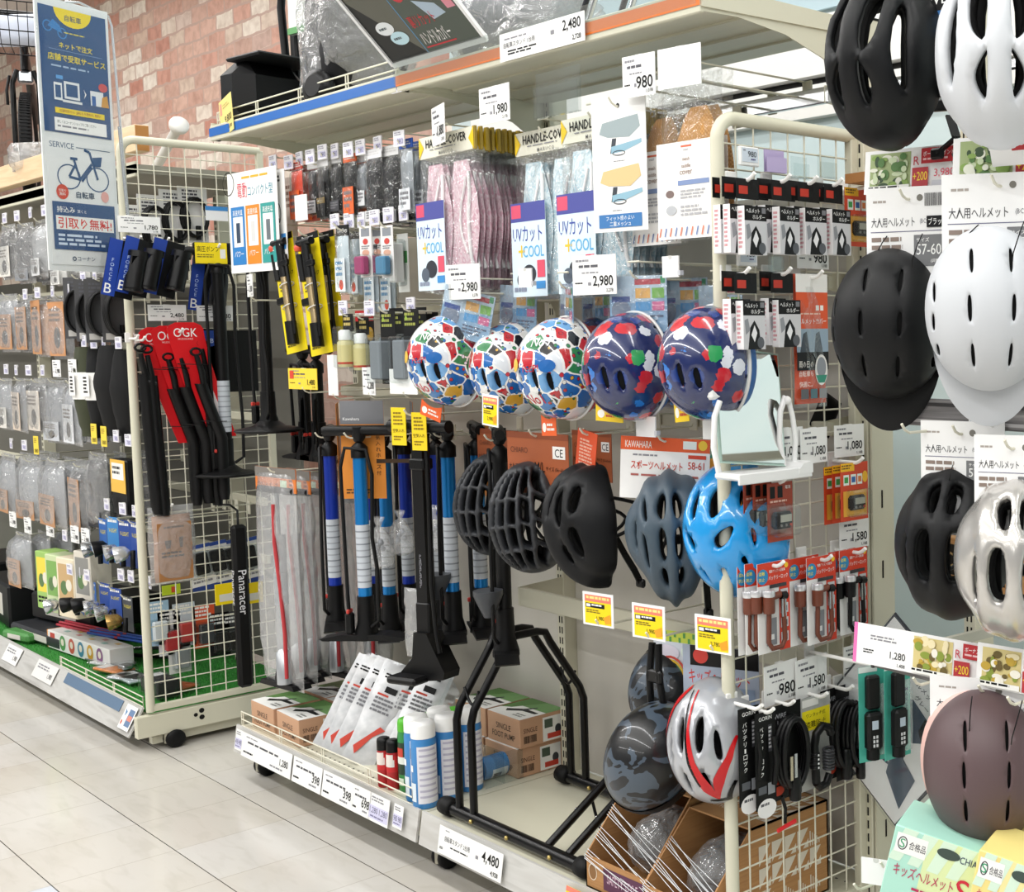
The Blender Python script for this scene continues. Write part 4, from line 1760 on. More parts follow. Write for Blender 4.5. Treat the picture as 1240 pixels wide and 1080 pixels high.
for px, py, c, rz, ry, w, lab in ((523, 488, '#e8622a:.45', 6, 14, .085, 'orange paper tag under the leftmost child helmet'), (664, 502, '#e8622a:.45', 6, -2, .05, 'orange paper tag under the red-banded helmet'),
                                  (738, 488, '#f0cc24:.45', 6, 2, .085, 'yellow paper tag under the first navy helmet'), (824, 482, '#f0cc24:.45', 0, -6, .045, 'narrow yellow paper tag under the navy helmet by the post')):
    hang(foot_tag, at(px, py, 1.66), lab, None, None, RZ(rz) @ RY(ry), w=w, h=.048 if w < .08 else .04, col=c)
hang(sale_card, at(594, 478, 1.66), 'small white-edged yellow sale card between the sticker helmets', None, None, RZ(0) @ RY(4), w=.07, h=.075, price='2,980')
for px, py, pr, lab in ((724, 718, '1,980', 'yellow sale card on the low bar, below the side-on black helmet'), (785, 732, '1,980', 'yellow sale card on the low bar, below the slate helmet'),
                        (863, 746, '2,780', 'yellow sale card on the low bar, next to the grid panel post')):
    p = at(px, py, 1.69)
    hang(sale_card, p, lab, None, None, 7, w=.098, h=.075, price=pr)
    hook_for(p + Vector((0, .004, -.075)), lab.split(',')[1].strip() + ' sale card', L=.3, up=False)


# ---- cards over the adult helmets
def size_card(w=.21, h=.15, kind='brown'):
    b = B()
    if kind == 'brown':
        b.card(w, h, '#a4562f:.55', [('r', 0, 0, 1, .1, '#8a4424:.55'), ('t', .06, .34, .09, 'CHIARO', '#5a2c18:.5', 'l', .3), ('r', .75, .2, .95, .4, '#f2f0ec:.5'), ('t', .85, .37, .13, 'CE', INK, 'c', .16),
                                      ('t', .03, .62, .1, '大人用ヘルメット', '#2c1a12:.5', 'l', .4), ('t', .46, .63, .16, 'M/L', '#2c1a12:.5', 'l', .16), ('t', .64, .62, .09, 'サイズ (56~60cm)', '#2c1a12:.5', 'l', .34)], .0014)
    elif kind == 'white':
        b.card(w, h, '#f3f2f0:.45', [('r', 0, 0, 1, .22, '#e25a26:.5'), ('t', .05, .18, .11, 'KAWAHARA', '#f6f2ea:.5', 'l', .3), ('r', .7, .04, .85, .17, '#e8f0ec:.5'), ('o', .92, .1, .05, .08, '#f2c83c:.5'),
                                      ('l', .14, .28, .44, .33, 1, GRY), ('t', .12, .53, .15, '*スポーツヘルメット', '#cc3a22:.5', 'l', .58), ('l', .12, .6, .9, .66, 1, '#b0605a:.5'), ('r', .76, .26, .96, .32, '#d8442c:.5'),
                                      ('t', .76, .49, .12, '58-61', '#cc3a22:.5', 'l', .18)], .0014)
    elif kind == 'slant':
        b.card(w, h, '#e2552a:.5', [('l', .15, .12, .85, .85, 16, '#f0b8a0:.5')], .0014)
    return solo('helmet_card', b, '', 'card')


for px, py, y, w, h, k, rz, ry, lab in ((650, 524, 1.76, .25, .15, 'brown', 2, 0, 'brown M/L size card in front, over the lattice helmet'), (602, 520, 1.86, .2, .13, 'brown', 0, 0, 'brown M/L size card over the rear lattice helmet'),
                                        (716, 522, 1.84, .16, .12, 'brown', 0, 0, 'brown size card in shadow behind the orange slip'), (712, 522, 1.73, .075, .17, 'slant', 0, 10, 'narrow orange card hanging edge-on over the side-on helmet'),
                                        (806, 530, 1.76, .2, .135, 'white', 34, 3, 'white and orange sports helmet card over the slate helmet')):
    p = at(px, py, y)
    hang(size_card, p, lab, None, None, RZ(rz) @ RY(ry), w=w, h=h, kind=k)
    hook_for(p + Vector((0, -.01, -.008)), lab.split(' over')[0].split(' behind')[0] + (' at the back' if y > 1.8 else ''), L=2.04 - y, up=False)


def sheet(w, h, base, els, name='helmet_card'):
    b = B()
    b.card(w, h, base, els, .0014)
    return b


b = sheet(.13, .16, '#f0a63a:.5', [('r', 0, 0, .3, .18, '#4aa088:.5'), ('t', .04, .14, .09, '自転車', WHT, 'l', .26), ('t', .3, .4, .3, 'ひんや', '#cf2f2a:.5', 'l', .7), ('r', .05, .5, .95, .95, '#e89020:.5')])
solo('helmet_card', b, 'orange and yellow card behind the mirror, over the sky blue helmet', 'card', at(885, 540, 1.9), 20)
b = sheet(.17, .13, '#d9dfe8:.4', [('r', 0, 0, 1, .2, '#c9d84a:.4')] + [('r', .04 + .08 * k, .02 + .09 * (k % 2), .08 + .08 * k, .11 + .09 * (k % 2), '#4f9a4a:.4') for k in range(12)] +
          [('o', .25, .4, .2, .14, '#e8e2f0:.4'), ('o', .6, .36, .12, .12, '#e2f0e4:.4'), ('q', .3, .9, .3, .45, .006, '#d84a3a:.4'), ('q', .3, .9, .26, .39, .006, '#efc23a:.4'), ('q', .3, .9, .22, .33, .006, '#4aa05a:.4'), ('q', .3, .9, .18, .27, .006, '#4a7ad0:.4'),
           ('o', .72, .68, .16, .2, '#f0eee8:.4')])
solo('helmet_card', b, 'rainbow picture card with green checked top, low behind the camouflage helmet', 'card', at(826, 765, 1.86), 12)
b = sheet(.19, .17, '#aab4c6:.4', [('r', .1, 0, 1, .26, '#2a2628:.4'), ('o', .24, .13, .1, .1, '#d23a30:.4'), ('t', .08, .5, .2, 'キッズヘルメット', '#c8342e:.4', 'l', .8), ('r', .62, .5, .95, .72, '#8fa0ba:.4'), ('p', [(.5, .9), (.7, .7), (.95, .8), (.95, .98)], '#e0812f:.4')])
solo('helmet_card', b, 'grey-blue child helmet card with red lettering over the silver and red helmet', 'card', at(872, 784, 1.8), 18)
# straps and second glossy helmet behind the camouflage one
b = B()
for dx in (0, .022):
    b.tube([(dx, 0, 0), (dx * 1.5, -.01, -.07), (dx * 2.2 - .01, 0, -.15), (dx * 2.6 - .02, .01, -.22)], .008, BLK, 6)
b.box((.02, -.01, -.07), (.05, .012, .03), '#0e0e10:.3', .004)
solo('helmet_strap', b, 'black helmet straps hanging over the camouflage helmet', 'strap', at(790, 778, 1.74))
place_helmet(822, 838, 1.90, 'glossy dark camouflage helmet at the back behind the hanging straps', 'camo', 'camo', 0, 160, 20, size=.98)


# ---- bike stand on the bare deck
def stand():
    t = thing('bike_stand', 'black tubular two-bike floor stand on the bare deck', 'bike stand', (-2.85, 1.87, DECK))
    m = '#141416:.28'

    def L(p):
        return (p[0] + 2.85, p[1] - 1.87, p[2] - DECK)
    zf = DECK + .026
    for y, x0, x1, nm in ((1.70, atz(540, 978, zf).x, atz(708, 1052, zf).x, 'front'), (2.04, atz(692, 936, zf).x, -2.5, 'rear')):
        b = B()
        b.tube([L((x0, y, zf)), L((x1, y, zf))], .0165, m, 14)
        for x in (x0 + .14, x1 - .12, (x0 + x1) / 2):
            b.lathe([(.006, 0), (.006, .004), (.003, .006)], '#b7a264:.3:.8', 8, L((x, y - .0165, zf)), ax=(0, -1, 0))
        f = part('foot_tube', b, t)
        for x in (x0, x1):
            b = B()
            b.lathe([(.014, -.024), (.023, -.022), (.025, .0), (.023, .022), (.014, .024)], '#0c0c0d:.6', 16, L((x, y, zf + .002)), ax=(1, 0, 0))
            part('rubber_cap', b, f)
    yf, yb = 1.70, 2.04
    za, zt, zs = at(553, 862, yf).z, at(640, 772, 1.86).z, at(726, 842, yb).z
    for dx in (0., .07):
        xa = at(557, 980, yf).x + dx
        b = B()
        pts = [(xa, yf, zf), (xa, yf, za - .02), (xa, yf + .01, za + .015), (xa, 1.80, zt - .03), (xa, 1.815, zt), (xa, 1.84, zt + .006), (xa, 1.90, zt + .006), (xa, 1.925, zt), (xa, 1.94, zt - .03), (xa, yb - .012, zs + .015), (xa, yb, zs - .02), (xa, yb, zf)]
        b.tube([L(p) for p in pts], .0105, m, 10)
        part('tall_hoop', b, t)
    xa = at(557, 980, yf).x
    for yy, zz in ((1.725, za + .06), (2.015, zs + .06)):
        b = B()
        b.tube([L((xa + .07 * k / 8, yy, zz - .04 * math.sin(PI * k / 8))) for k in range(9)], .004, m, 8)
        part('cross_loop', b, t)
    for dx in (0., .085):
        xa = atz(662, 1028, zf).x + dx
        zk = zf + .15
        b = B()
        b.tube([L(p) for p in ((xa, yf, zf), (xa, 1.93, zk), (xa, 1.96, zk + .012), (xa, yb - .02, zk + .012), (xa, yb, zk - .01), (xa, yb, zf))], .0105, m, 10)
        for p in ((xa - .01, 1.80, zf + .07), (xa - .01, 1.94, zk)):
            b.ball(L(p), .004, '#c9c9cc:.2:.9', 6)
        part('low_hoop', b, t)
    b = B()
    xa = atz(662, 1028, zf).x
    b.tube([L((xa + .085 * k / 8, 1.84, zf + .085 - .07 * math.sin(PI * k / 8))) for k in range(9)], .004, m, 8)
    part('wheel_loop', b, t)
    return t


stand()


# ---- display cartons with bagged helmets
def tri_card(N, L, tc):
    return ramp(N, L, noise_node(N, L, mapped(N, L, tc, (3, 3, 60)), 3, 3), [(.3, '#a8794a'), (.7, '#b98a58')])


tex('kraft', tri_card, .7)


def carton(w, d, h, seed):
    t = thing('display_carton', '', 'carton')
    b = B()
    th = .004
    lip, sb = .075, .13
    side = [(0, 0), (0, lip), (sb, h), (d, h), (d, 0)]
    for s in (-1, 1):
        b.m = T(s * (w / 2 - th / 2), 0, 0) @ RZ(90)
        b.prism(side, -th / 2, th / 2, 'kraft')
    b.m = Matrix()
    b.box((0, d / 2, th / 2), (w, d, th), 'kraft')
    b.box((0, d - th / 2, h / 2), (w, th, h), 'kraft')
    b.box((0, th / 2, lip / 2), (w, th, lip), 'kraft')
    b.box((0, (d + sb) / 2, h - th / 2), (w, d - sb, th), 'kraft')
    # prints: front lip, top flap, side triangles
    b.art(w, lip, [('o', .12, .45, .06, .22, '#8a6238:.6'), ('q', .12, .45, .07, .26, .002, '#e8dcc8:.6'), ('r', .3, .15, 1, .85, '#5a2f4a:.6'), ('t', .36, .62, .3, 'SAFETY STYLE', '#d8b8c8:.6', 'l', .5)], z0=lip)
    b.m = T(0, sb, h) @ RX(90).inverted() @ Matrix.Identity(4)
    tw, td = w, d - sb

    def top(u0, v0, u1, v1, c):
        b.add([(-tw / 2 + u * tw, sb + v * td, h + .0004) for u, v in ((u0, v0), (u1, v0), (u1, v1), (u0, v1))], [(0, 1, 2, 3)], c)
    b.m = Matrix()
    for r_ in range(5):
        for c_ in range(3):
            x0, y0 = -tw / 2 + tw * (.66 + .11 * c_), sb + td * (.2 + .15 * r_)
            b.add([(x0, y0, h + .0004), (x0 + tw * .1, y0, h + .0004), (x0 + tw * .1, y0 + td * .12, h + .0004)], [(0, 1, 2)], '#ded6c8:.6')
    b.m = Matrix(((0, 1, 0, -tw * .28), (0, 0, 0, sb + .01), (0, 0, 0, h + .0005), (0, 0, 0, 1)))
    b.m = T(-tw * .36, sb + .03, h + .0006) @ RX(-90)
    for k, s in enumerate(('SAFETY', 'MEETS', 'STYLE')):
        b.text(s, 0, .05 - .018 * k, .012, '#e6ded0:.6', 0)
    b.m = T(w / 2, 0, 0) @ RZ(90)
    rr = random.Random(seed)
    for i in range(5):
        for j in range(5):
            x, z, s = sb + .02 + i * .038, .02 + j * .05, .034
            if x + s > d or z + s * 1.3 > h:
                continue
            k = rr.random()
            c = '#dcd4c4:.6'
            if k < .6:
                b.add([(x, -.0006, z), (x + s, -.0006, z + s * 1.3), (x, -.0006, z + s * 1.3)], [(0, 1, 2)], c)
                b.add([(x + s, -.0006, z), (x + s, -.0006, z + s * .6), (x + s * .5, -.0006, z)], [(0, 1, 2)], c)
            else:
                for q in range(5):
                    b.add([(x + q * s / 5, -.0006, z), (x + q * s / 5 + .003, -.0006, z), (x + q * s / 5 + .003, -.0006, z + s * (1 - q * .16)), (x + q * s / 5, -.0006, z + s * (1 - q * .16))], [(0, 1, 2, 3)], c)
    b.m = Matrix()
    part('carton_body', b, t)
    b = B()
    for k in range(26):
        z0 = lip * .9 + (h - lip) * k / 26 * .8
        y0 = sb * (z0 - lip) / (h - lip)
        zz = z0 - .05 - .012 * math.sin(k * 2.3)
        y1 = max(0, sb * (zz - lip) / (h - lip))
        if k % 9 in (0, 1, 2, 3, 4):
            b.tube([(-w / 2, max(0, y0) - .003, max(z0, .06)), (0, max(0, (y0 + y1) / 2) - .004, max((z0 + zz) / 2, .03)), (w / 2, y1 - .003, max(zz, .02))], .0009, '#e6e8ea:.2', 4)
    tag(part('stretch_film', b, t, 'clear stretch film strands'), kind='stuff')
    return t


for x0, x1, y0, h, lab, seed in ((-2.47, -2.245, 1.68, .225, 'cardboard display carton holding a bagged helmet, left of its neighbour', 3), (-2.235, -2.03, 1.665, .21, 'cardboard display carton right beside the grid panel post', 9)):
    o = carton(x1 - x0, .36, h, seed)
    put(o, ((x0 + x1) / 2, y0, DECK), 0)
    tag(o, lab)
    b = B()

    def blob(u, v):
        a, e = 2 * PI * u, PI * (v - .5)
        q = Vector((math.cos(a) * math.cos(e), math.sin(a) * math.cos(e), math.sin(e)))
        k = 1 + .10 * noise.noise(q * 2.6 + Vector((seed, 0, 0))) + .05 * noise.noise(q * 7)
        return Vector((q.x * (x1 - x0) * .4 * k, q.y * .1 * k, q.z * .075 * k))
    t = thing('bagged_helmet', 'dark helmet in a clear bag inside the %s cardboard carton' % ('left' if seed == 3 else 'right'), 'helmet', ((x0 + x1) / 2, y0 + .16, DECK + .082))
    q = B()
    q.grid(lambda u, v: blob(u, v) * .92, 26, 14, '#23262b:.35', wu=True)
    part('helmet_shell', q, t)
    q = B()
    q.grid(lambda u, v: blob(u, v) * (1.02 + .03 * noise.noise(Vector((u * 9, v * 9, seed)))), 34, 20, 'bag', wu=True)
    part('clear_bag', q, t)
# price cards on the deck rails
for x, w, pr, tx_, lab, y in ((at(572, 1030, 1.655).x, .30, '4,480', '4,928', 'long white 4,480 price card for the bike stand on the deck rail', .07),):
    b = B()
    b.card(w, y, CARDB, [('l', .1, .1, .2, .16, 1, GRY), ('t', .1, .5, .2, '自転車スタンド 2台用', '#3a3a40:.6', 'l', .4), ('l', .2, .62, .55, .7, 1, INK), ('r', .6, .46, .64, .58, GRY), ('t', .95, .62, .42, '*' + pr, INK, 'r', .26), ('t', .95, .92, .18, '*' + tx_, INK, 'r', .14), ('l', .03, .74, .1, .84, 2, INK)], .001)
    solo('price_card', b, lab, 'price card', (x, 1.6525, .178), RX(-9))
b = B()
b.card(.1, .055, '#f5d800:.5', [('r', 0, 0, 1, .2, '#e9806a:.5'), ('t', .5, .8, .4, '1,980', INK, 'c', .6)], .001)
solo('price_card', b, 'yellow sale card on the deck rail in front of the cartons', 'price card', (at(700, 1060, 1.65).x, 1.6525, .176), RX(-9))
b = B()
b.card(.33, .062, CARDB, [('l', .06, .2, .4, .3, 1, GRY), ('t', .05, .55, .2, '自転車スタンド 1台用', '#3a3a40:.6', 'l', .45), ('l', .1, .65, .5, .85, 2, INK), ('t', .96, .55, .42, '*2,480', INK, 'r', .3), ('t', .96, .9, .2, '*2,728', INK, 'r', .18), ('r', .62, .36, .66, .5, GRY)], .001)
solo('price_card', b, 'long white 2,480 price card on the orange shelf front', 'price card', (at(655, 45, 1.663).x, 1.6625, at(655, 28, 1.663).z), 0)
# ================================================================ pump bay
def small_bag(w=.06, h=.12, d=.02, inner='#2a2a2c:.4', card='#e9e7e2:.5', head='#e8e8e8:.5', els=(), ch=.3, seed=0):
    return bag(w, h, d, inner, els, ch, card, head, .1, .13, 'clear', seed)


TAGROW = 'white price tags on the hooks over the pumps'
rows = (('top', [(330, 188), (349, 188), (362, 184), (375, 181), (390, 175), (405, 174), (421, 172), (436, 169), (457, 165), (483, 158)]),
        ('second', [(405, 259), (422, 258), (437, 257), (453, 254), (470, 251), (488, 248)]),
        ('third', [(415, 364), (447, 364), (497, 360)]))
for rn, pts in rows:
    for k, (px, py) in enumerate(pts):
        y = 1.74 + .01 * (k % 3)
        p = at(px, py, y)
        hang(tag_small, p, '%s white price tag from the left in the %s tag row over the pumps' % (ORD[k], rn), None, None, 4 * math.sin(k * 2.2), price=('980', '880', '780')[k % 3])
        hook_for(p + Vector((0, .006, -.042)), '%s tag from the left in the %s tag row' % (ORD[k], rn), L=2.04 - y)
# top row of small parts
TOPG = ((359, 200, .085, .17, 'orange and red foil sachet, first in the top row', '#d8401f:.3', '#e8662a:.4', '#b83a22:.4', .5), (379, 200, .07, .15, 'black grip set in a clear pack next to the orange sachet', '#1c1c1e:.4', '#cfcfd2:.4', '#e6e6e6:.4', .25),
        (391, 196, .07, .17, 'dark pack with gold lettering in the top row', '#232326:.4', '#2b2a2c:.4', '#dadada:.4', .6), (407, 192, .07, .16, 'black rubber part in a slim clear pack, top row', '#17171a:.4', '#3a3a3e:.4', '#e0e0e0:.4', .2),
        (424, 190, .08, .17, 'black part with orange card in the top row', '#1a1a1c:.4', '#e0642a:.4', '#e0642a:.4', .45), (438, 192, .07, .14, 'silver fittings in a blister bag, top row', '#8d9196:.3:.6', '#d5d8da:.4', '#c9ccd0:.4', .3),
        (452, 184, .1, .2, 'coiled black cable in a clear bag, top row', '#19191b:.4', '#d9dadc:.4', '#e9e9ea:.4', .15), (472, 180, .1, .21, 'second coiled black cable in a clear bag, top row', '#202023:.4', '#cfd0d2:.4', '#f0f0f0:.4', .15),
        (492, 172, .075, .19, 'blue and silver striped pack ending the top row', '#aeb4ba:.3:.5', '#dfe3e8:.4', '#2c57b0:.4', .3))
for k, (px, py, w, h, lab, inner, card, head, ch) in enumerate(TOPG):
    e = [('t', .5, .6, .16, 'CUSE BITS', '#c9a85a:.4', 'c', .9)] if k == 2 else [('l', .1, .15, .9, .85, 3, '#77777c:.6')]
    p = at(px, py, 1.76 + .012 * (k % 2))
    hang(small_bag, p, lab, 'package', None, 3 * math.sin(k * 3.1), w=w, h=h, inner=inner, card=card, head=head, ch=ch, els=tuple(e), seed=k)
    for j in range(2):
        hang(small_bag, p + Vector((.004 * j, .035 + .035 * j, -.002)), '%s pack behind the %s' % (ORD[j], lab.split(',')[0].split(' in ')[0].split(' ending')[0]) + (' in place %d of the top row' % (k + 1) if 0 else ''), 'package',
             'packs hung behind the front one in the top row', 2, w=w, h=h, inner=inner, card=card, head=head, ch=ch, els=tuple(e), seed=k)
hang(price_card, at(364, 236, 1.73), 'plain white price label hanging below the orange sachet', None, None, 2, w=.075, h=.075, price='', body=CARDB)

# electric compressor poster
b = B()
cells_ = []
for k, c in enumerate(('#2a7fc4:.5', '#e88a22:.5', '#2f9a94:.5')):
    u = .05 + .31 * k
    cells_ += [('r', u, .34, u + .28, .92, c), ('r', u + .04, .44, u + .24, .74, '#f3f3f0:.5'), ('r', u + .1, .5, u + .18, .7, ('#2c4058:.5', '#d8d8d6:.5', '#6a7076:.5')[k]), ('t', u + .14, .43, .06, '高速充填', WHT, 'c', .2), ('t', u + .14, .84, .06, 'パワー', WHT, 'c', .2)]
b.card(.33, .31, '#f4f4f1:.4', [('t', .2, .26, .15, '電動', '#d2304a:.5', 'l', .2), ('t', .42, .25, .1, 'コンパクト型', '#3a8fa8:.5', 'l', .5), ('l', .3, .05, .9, .09, 1, '#e0b22c:.5'), ('q', .02, .1, .12, .12, .003, INK)] + cells_, .002)
solo('shop_sign', b, 'white sign with blue, orange and teal boxes for an electric pump', 'sign', at(304, 206, 1.70), 2)
b = B()
b.card(.115, .29, '#f0efec:.4', [('l', .2, .06, .8, .14, 2, INK), ('q', .5, .45, .22, .12, .004, INK), ('r', .38, .5, .62, .9, '#22262c:.4'), ('r', .66, .66, .95, .82, '#3b86c8:.4'), ('r', .05, .2, .22, .6, '#3a9a98:.4')], .002)
solo('shop_sign', b, 'narrow white card showing a black hand pump beside the compressor sign', 'sign', at(334, 206, 1.72), 0)
b = B()
b.card(.11, .25, '#d9c7bd:.5', [('l', .1, .1, .9, .4, 4, '#8a6a5a:.5')], .002)
solo('backing_card', b, 'dim pinkish card behind the orange sachet', 'card', at(348, 215, 1.80))


# yellow mini pumps on their cards
def mini_pump(flip=1):
    t = thing('mini_pump', '', 'bicycle pump')
    b = B()
    b.card(.11, .36, '#f2d90f:.45', [('r', 0, 0, 1, .055, '#161616:.5'), ('t', .5, .045, .028, 'Panaracer', WHT, 'c', .8), ('r', .12, .08, .5, .2, '#1c1c1c:.5'), ('t', .14, .3, .035, 'ミニ', INK, 'l'), ('t', .14, .35, .035, 'フロアポンプ', INK, 'l', .7), ('l', .1, .4, .6, .48, 3, '#6a5f10:.5'),
                                       ('l', .1, .9, .7, .96, 2, '#6a5f10:.5'), ('o', .25, .75, .1, .03, '#e8e6e0:.5'), ('o', .45, .75, .1, .03, '#e8e6e0:.5')], .0016)
    part('backing_card', b, t)
    b = B()
    x = .02
    b.tube([(x, -.022, -.03), (x, -.022, -.135)], .0135, '#161618:.4', 12)
    b.tube([(x, -.022, -.135), (x, -.022, -.27)], .0115, '#b7a27c:.3:.7', 12)
    b.tube([(x, -.022, -.27), (x, -.022, -.34)], .017, '#141416:.4', 12)
    b.tube([(x - .035, -.022, -.028), (x + .03, -.022, -.03)], .011, '#18181a:.4', 10)
    part('barrel', b, t)
    b = B()
    b.tube([(x + .022, -.024, -.07), (x + .03, -.028, -.15), (x + .026, -.026, -.25), (x + .02, -.024, -.31)], .0055, '#19191b:.45', 7)
    b.box((x + .014, -.028, -.095), (.05, .012, .018), '#1b1b1e:.35', .003)
    part('hose', b, t)
    b = B()
    for z in (-.16, -.225):
        b.tube(loop_pts(.022, .0018, 12, x + .004, z, -.022) and [(x + .004 + .026 * math.cos(a * PI / 6), -.02 + .018 * math.sin(a * PI / 6), z + .006 * math.cos(a * PI / 6)) for a in range(12)], .0016, '#dadad6:.4', 5, closed=True)
    b.box((-.02, -.012, -.2), (.05, .014, .022), '#131315:.4', .003)
    part('cable_tie', b, t)
    b = B()
    b.lathe([(.009, 0), (.012, .004), (.012, .014), (.009, .018)], '#d8563a:.4', 12, (-.02, -.022, -.05))
    b.tube([(-.02, -.02, -.06), (-.015, -.02, -.14)], .011, '#161618:.5', 10)
    part('red_tipped_grip', b, t, 'black grip with red tip')
    return t


for k, (px, py, y, ry, lab) in enumerate(((341, 284, 1.73, -9, 'yellow-carded mini pump hung slanting at the left of its trio'), (372, 283, 1.74, -8, 'yellow-carded mini pump in the middle of its trio'),
                                          (391, 281, 1.80, -6, 'yellow-carded mini pump at the right of its trio, half hidden'))):
    p = at(px, py, y)
    hang(mini_pump, p, lab, None, None, RZ(8) @ RY(ry))
    hook_for(p + Vector((0, -.014, -.006)), ('left', 'middle', 'right')[k] + ' yellow mini pump', L=2.04 - y)


def brush_pack(col='#a8356c:.6', w=.06, h=.14):
    return blister(w, h, '#e6e4e2:.5', (('r', .15, .04, .85, .2, '#8a8f96:.5'), ('o', .5, .3, .22, .06, '#c8433a:.5'), ('l', .15, .38, .85, .46, 2, '#7a7a80:.6'), ('o', .5, .52, .3, .06, '#d8a890:.5')), col, (.02, .56, .98, .98), .03)


def tube_pack(w=.07, h=.19, c='#c9d6dd:.3'):
    return bag(w, h, .026, c, (('l', .1, .1, .9, .6, 3, '#5a8fb8:.5'), ('o', .6, .8, .2, .15, '#d2503a:.5')), .5, '#dfe7ea:.45', '#18181a:.5', .1, .16, txt='Cycle Parts')


for k, (px, py, y, lab) in enumerate(((415, 276, 1.74, 'clear pack with black and yellow header left of the brushes'), (430, 280, 1.80, 'second clear pack with black header behind the first'), (450, 300, 1.80, 'clear tube pack hanging lower, behind the magenta brush'), (470, 300, 1.82, 'clear tube pack hanging lower, behind the blue brush'))):
    p = at(px, py, y)
    hang(tube_pack, p, lab, 'package', None, 2)
    if k < 2:
        hook_for(p + Vector((0, -.012, -.006)), lab, L=2.04 - y, up=False)
for k, (px, py, y, c, lab) in enumerate(((442, 274, 1.73, '#a8356c:.6', 'magenta chain brush in front, on a white card'), (456, 274, 1.80, '#a8356c:.6', 'magenta chain brush second on its hook'), (468, 273, 1.73, '#4a86ac:.6', 'steel-blue chain brush on a white card'))):
    p = at(px, py, y)
    hang(brush_pack, p, lab, 'brush', None, 4, col=c)
    if k != 1:
        hook_for(p + Vector((0, -.008, -.006)), lab.split(',')[0], L=2.04 - y, up=False)


def bottle(r=.02, h=.12, col='#d8cba0:.3', lab='#e6d79a:.5', cap='#f2f2f0:.35', band=None):
    t = thing('oil_bottle', '', 'bottle')
    b = B()
    b.lathe([(r * .9, 0), (r, .004), (r, h * .68), (r * .8, h * .74), (r * .45, h * .78), (r * .45, h * .8)], col, 18)
    b.lathe([(r * 1.01, h * .1), (r * 1.01, h * .6)], lab, 18)
    if band:
        b.lathe([(r * 1.02, h * .1), (r * 1.02, h * .16)], band, 18)
    part('body', b, t)
    b = B()
    b.lathe([(r * .75, h * .78), (r * .78, h * .8), (r * .72, h * .98), (r * .5, h)], cap, 16)
    part('cap', b, t)
    return t


def hung_bottle(h=.15, w=.062):
    t = thing('bottle_pack', '', 'package')
    b = B()
    b.card(w, .05, '#17171a:.5', [('l', .1, .2, .9, .8, 2, '#c9b46a:.5')], .001)
    part('header_card', b, t)
    b = B()
    b.lathe([(.021, -h), (.022, -h + .004), (.022, -h + .07), (.012, -h + .078)], '#d9cf9a:.35', 18, (0, -.01, 0))
    b.lathe([(.0225, -h + .008), (.0225, -h + .062)], '#e3d596:.5', 18, (0, -.01, 0))
    b.lathe([(.0228, -h + .008), (.0228, -h + .014)], '#c8402a:.5', 18, (0, -.01, 0))
    part('bottle', b, t)
    b = B()
    b.lathe([(.018, -h + .076), (.018, -h + .1), (.012, -h + .105)], '#f4f4f2:.35', 16, (0, -.01, 0))
    part('cap', b, t)
    b = B()
    b.box((0, -.01, -h / 2 - .02), (w, .05, h * .8), 'hardclear', .006)
    part('clear_blister', b, t)
    return t


def sponge_pack(w=.075, h=.2):
    return blister(w, h, '#1c1d20:.5', (('l', .1, .05, .9, .25, 3, '#9aa04a:.5'), ('o', .2, .12, .07, .03, '#8fae3a:.5')), '#7f858b:.9', (.04, .36, .96, .98), .05)


for k, (px, py, y, lab) in enumerate(((421, 380, 1.73, 'white-capped oil bottle pack at the left'), (440, 384, 1.76, 'white-capped oil bottle pack second from left'))):
    p = at(px, py, y)
    hang(hung_bottle, p, lab, 'bottle', None, 0)
    hook_for(p + Vector((0, -.01, -.006)), lab, L=2.04 - y, up=False)
p = at(441, 376, 1.80)
hang(blister, p, 'red-topped black pack with yellow disc behind the oil bottles', 'package', None, 0, w=.11, h=.17, card='#1a1a1c:.5', els=(('r', 0, 0, 1, .18, '#c8202a:.5'), ('o', .8, .4, .18, .12, '#e8b21e:.5'), ('l', .1, .04, .9, .14, 1, WHT)), ib=(.1, .5, .9, .95), d=.02)
for k, (px, py, y, lab) in enumerate(((469, 376, 1.73, 'grey sponge pack in front, left of its neighbour'), (480, 373, 1.80, 'grey sponge pack half hidden between the two front ones'), (497, 374, 1.73, 'grey sponge pack nearest the leftmost child helmet'), (507, 372, 1.80, 'grey sponge pack behind the one nearest the child helmet'))):
    p = at(px, py, y)
    hang(sponge_pack, p, lab, 'package', None, 3)
    if k in (0, 2):
        hook_for(p + Vector((0, -.012, -.006)), lab.split(',')[0] + ' at the %s' % ('left' if k == 0 else 'right'), L=2.04 - y, up=False)
p = at(520, 378, 1.82)
hang(blister, p, 'black and yellow pack peeping out left of the child helmet', 'package', None, 0, w=.09, h=.16, card='#1b1b1d:.5', els=(('t', .1, .2, .09, 'Panaracer', '#f2d420:.5', 'l', .8), ('l', .1, .26, .9, .4, 2, '#e0c41e:.5')), ib=(.1, .5, .9, .95), d=.02)
hang(blister, at(487, 283, 1.79), 'white and green bottle pack between blue brush and handle covers', 'package', None, 0, w=.06, h=.16, card='#e9ebe6:.5', els=(('r', .1, .3, .9, .5, '#3f9a4a:.5'),), item='#f2f2ef:.4', ib=(.1, .1, .9, .9), d=.04)
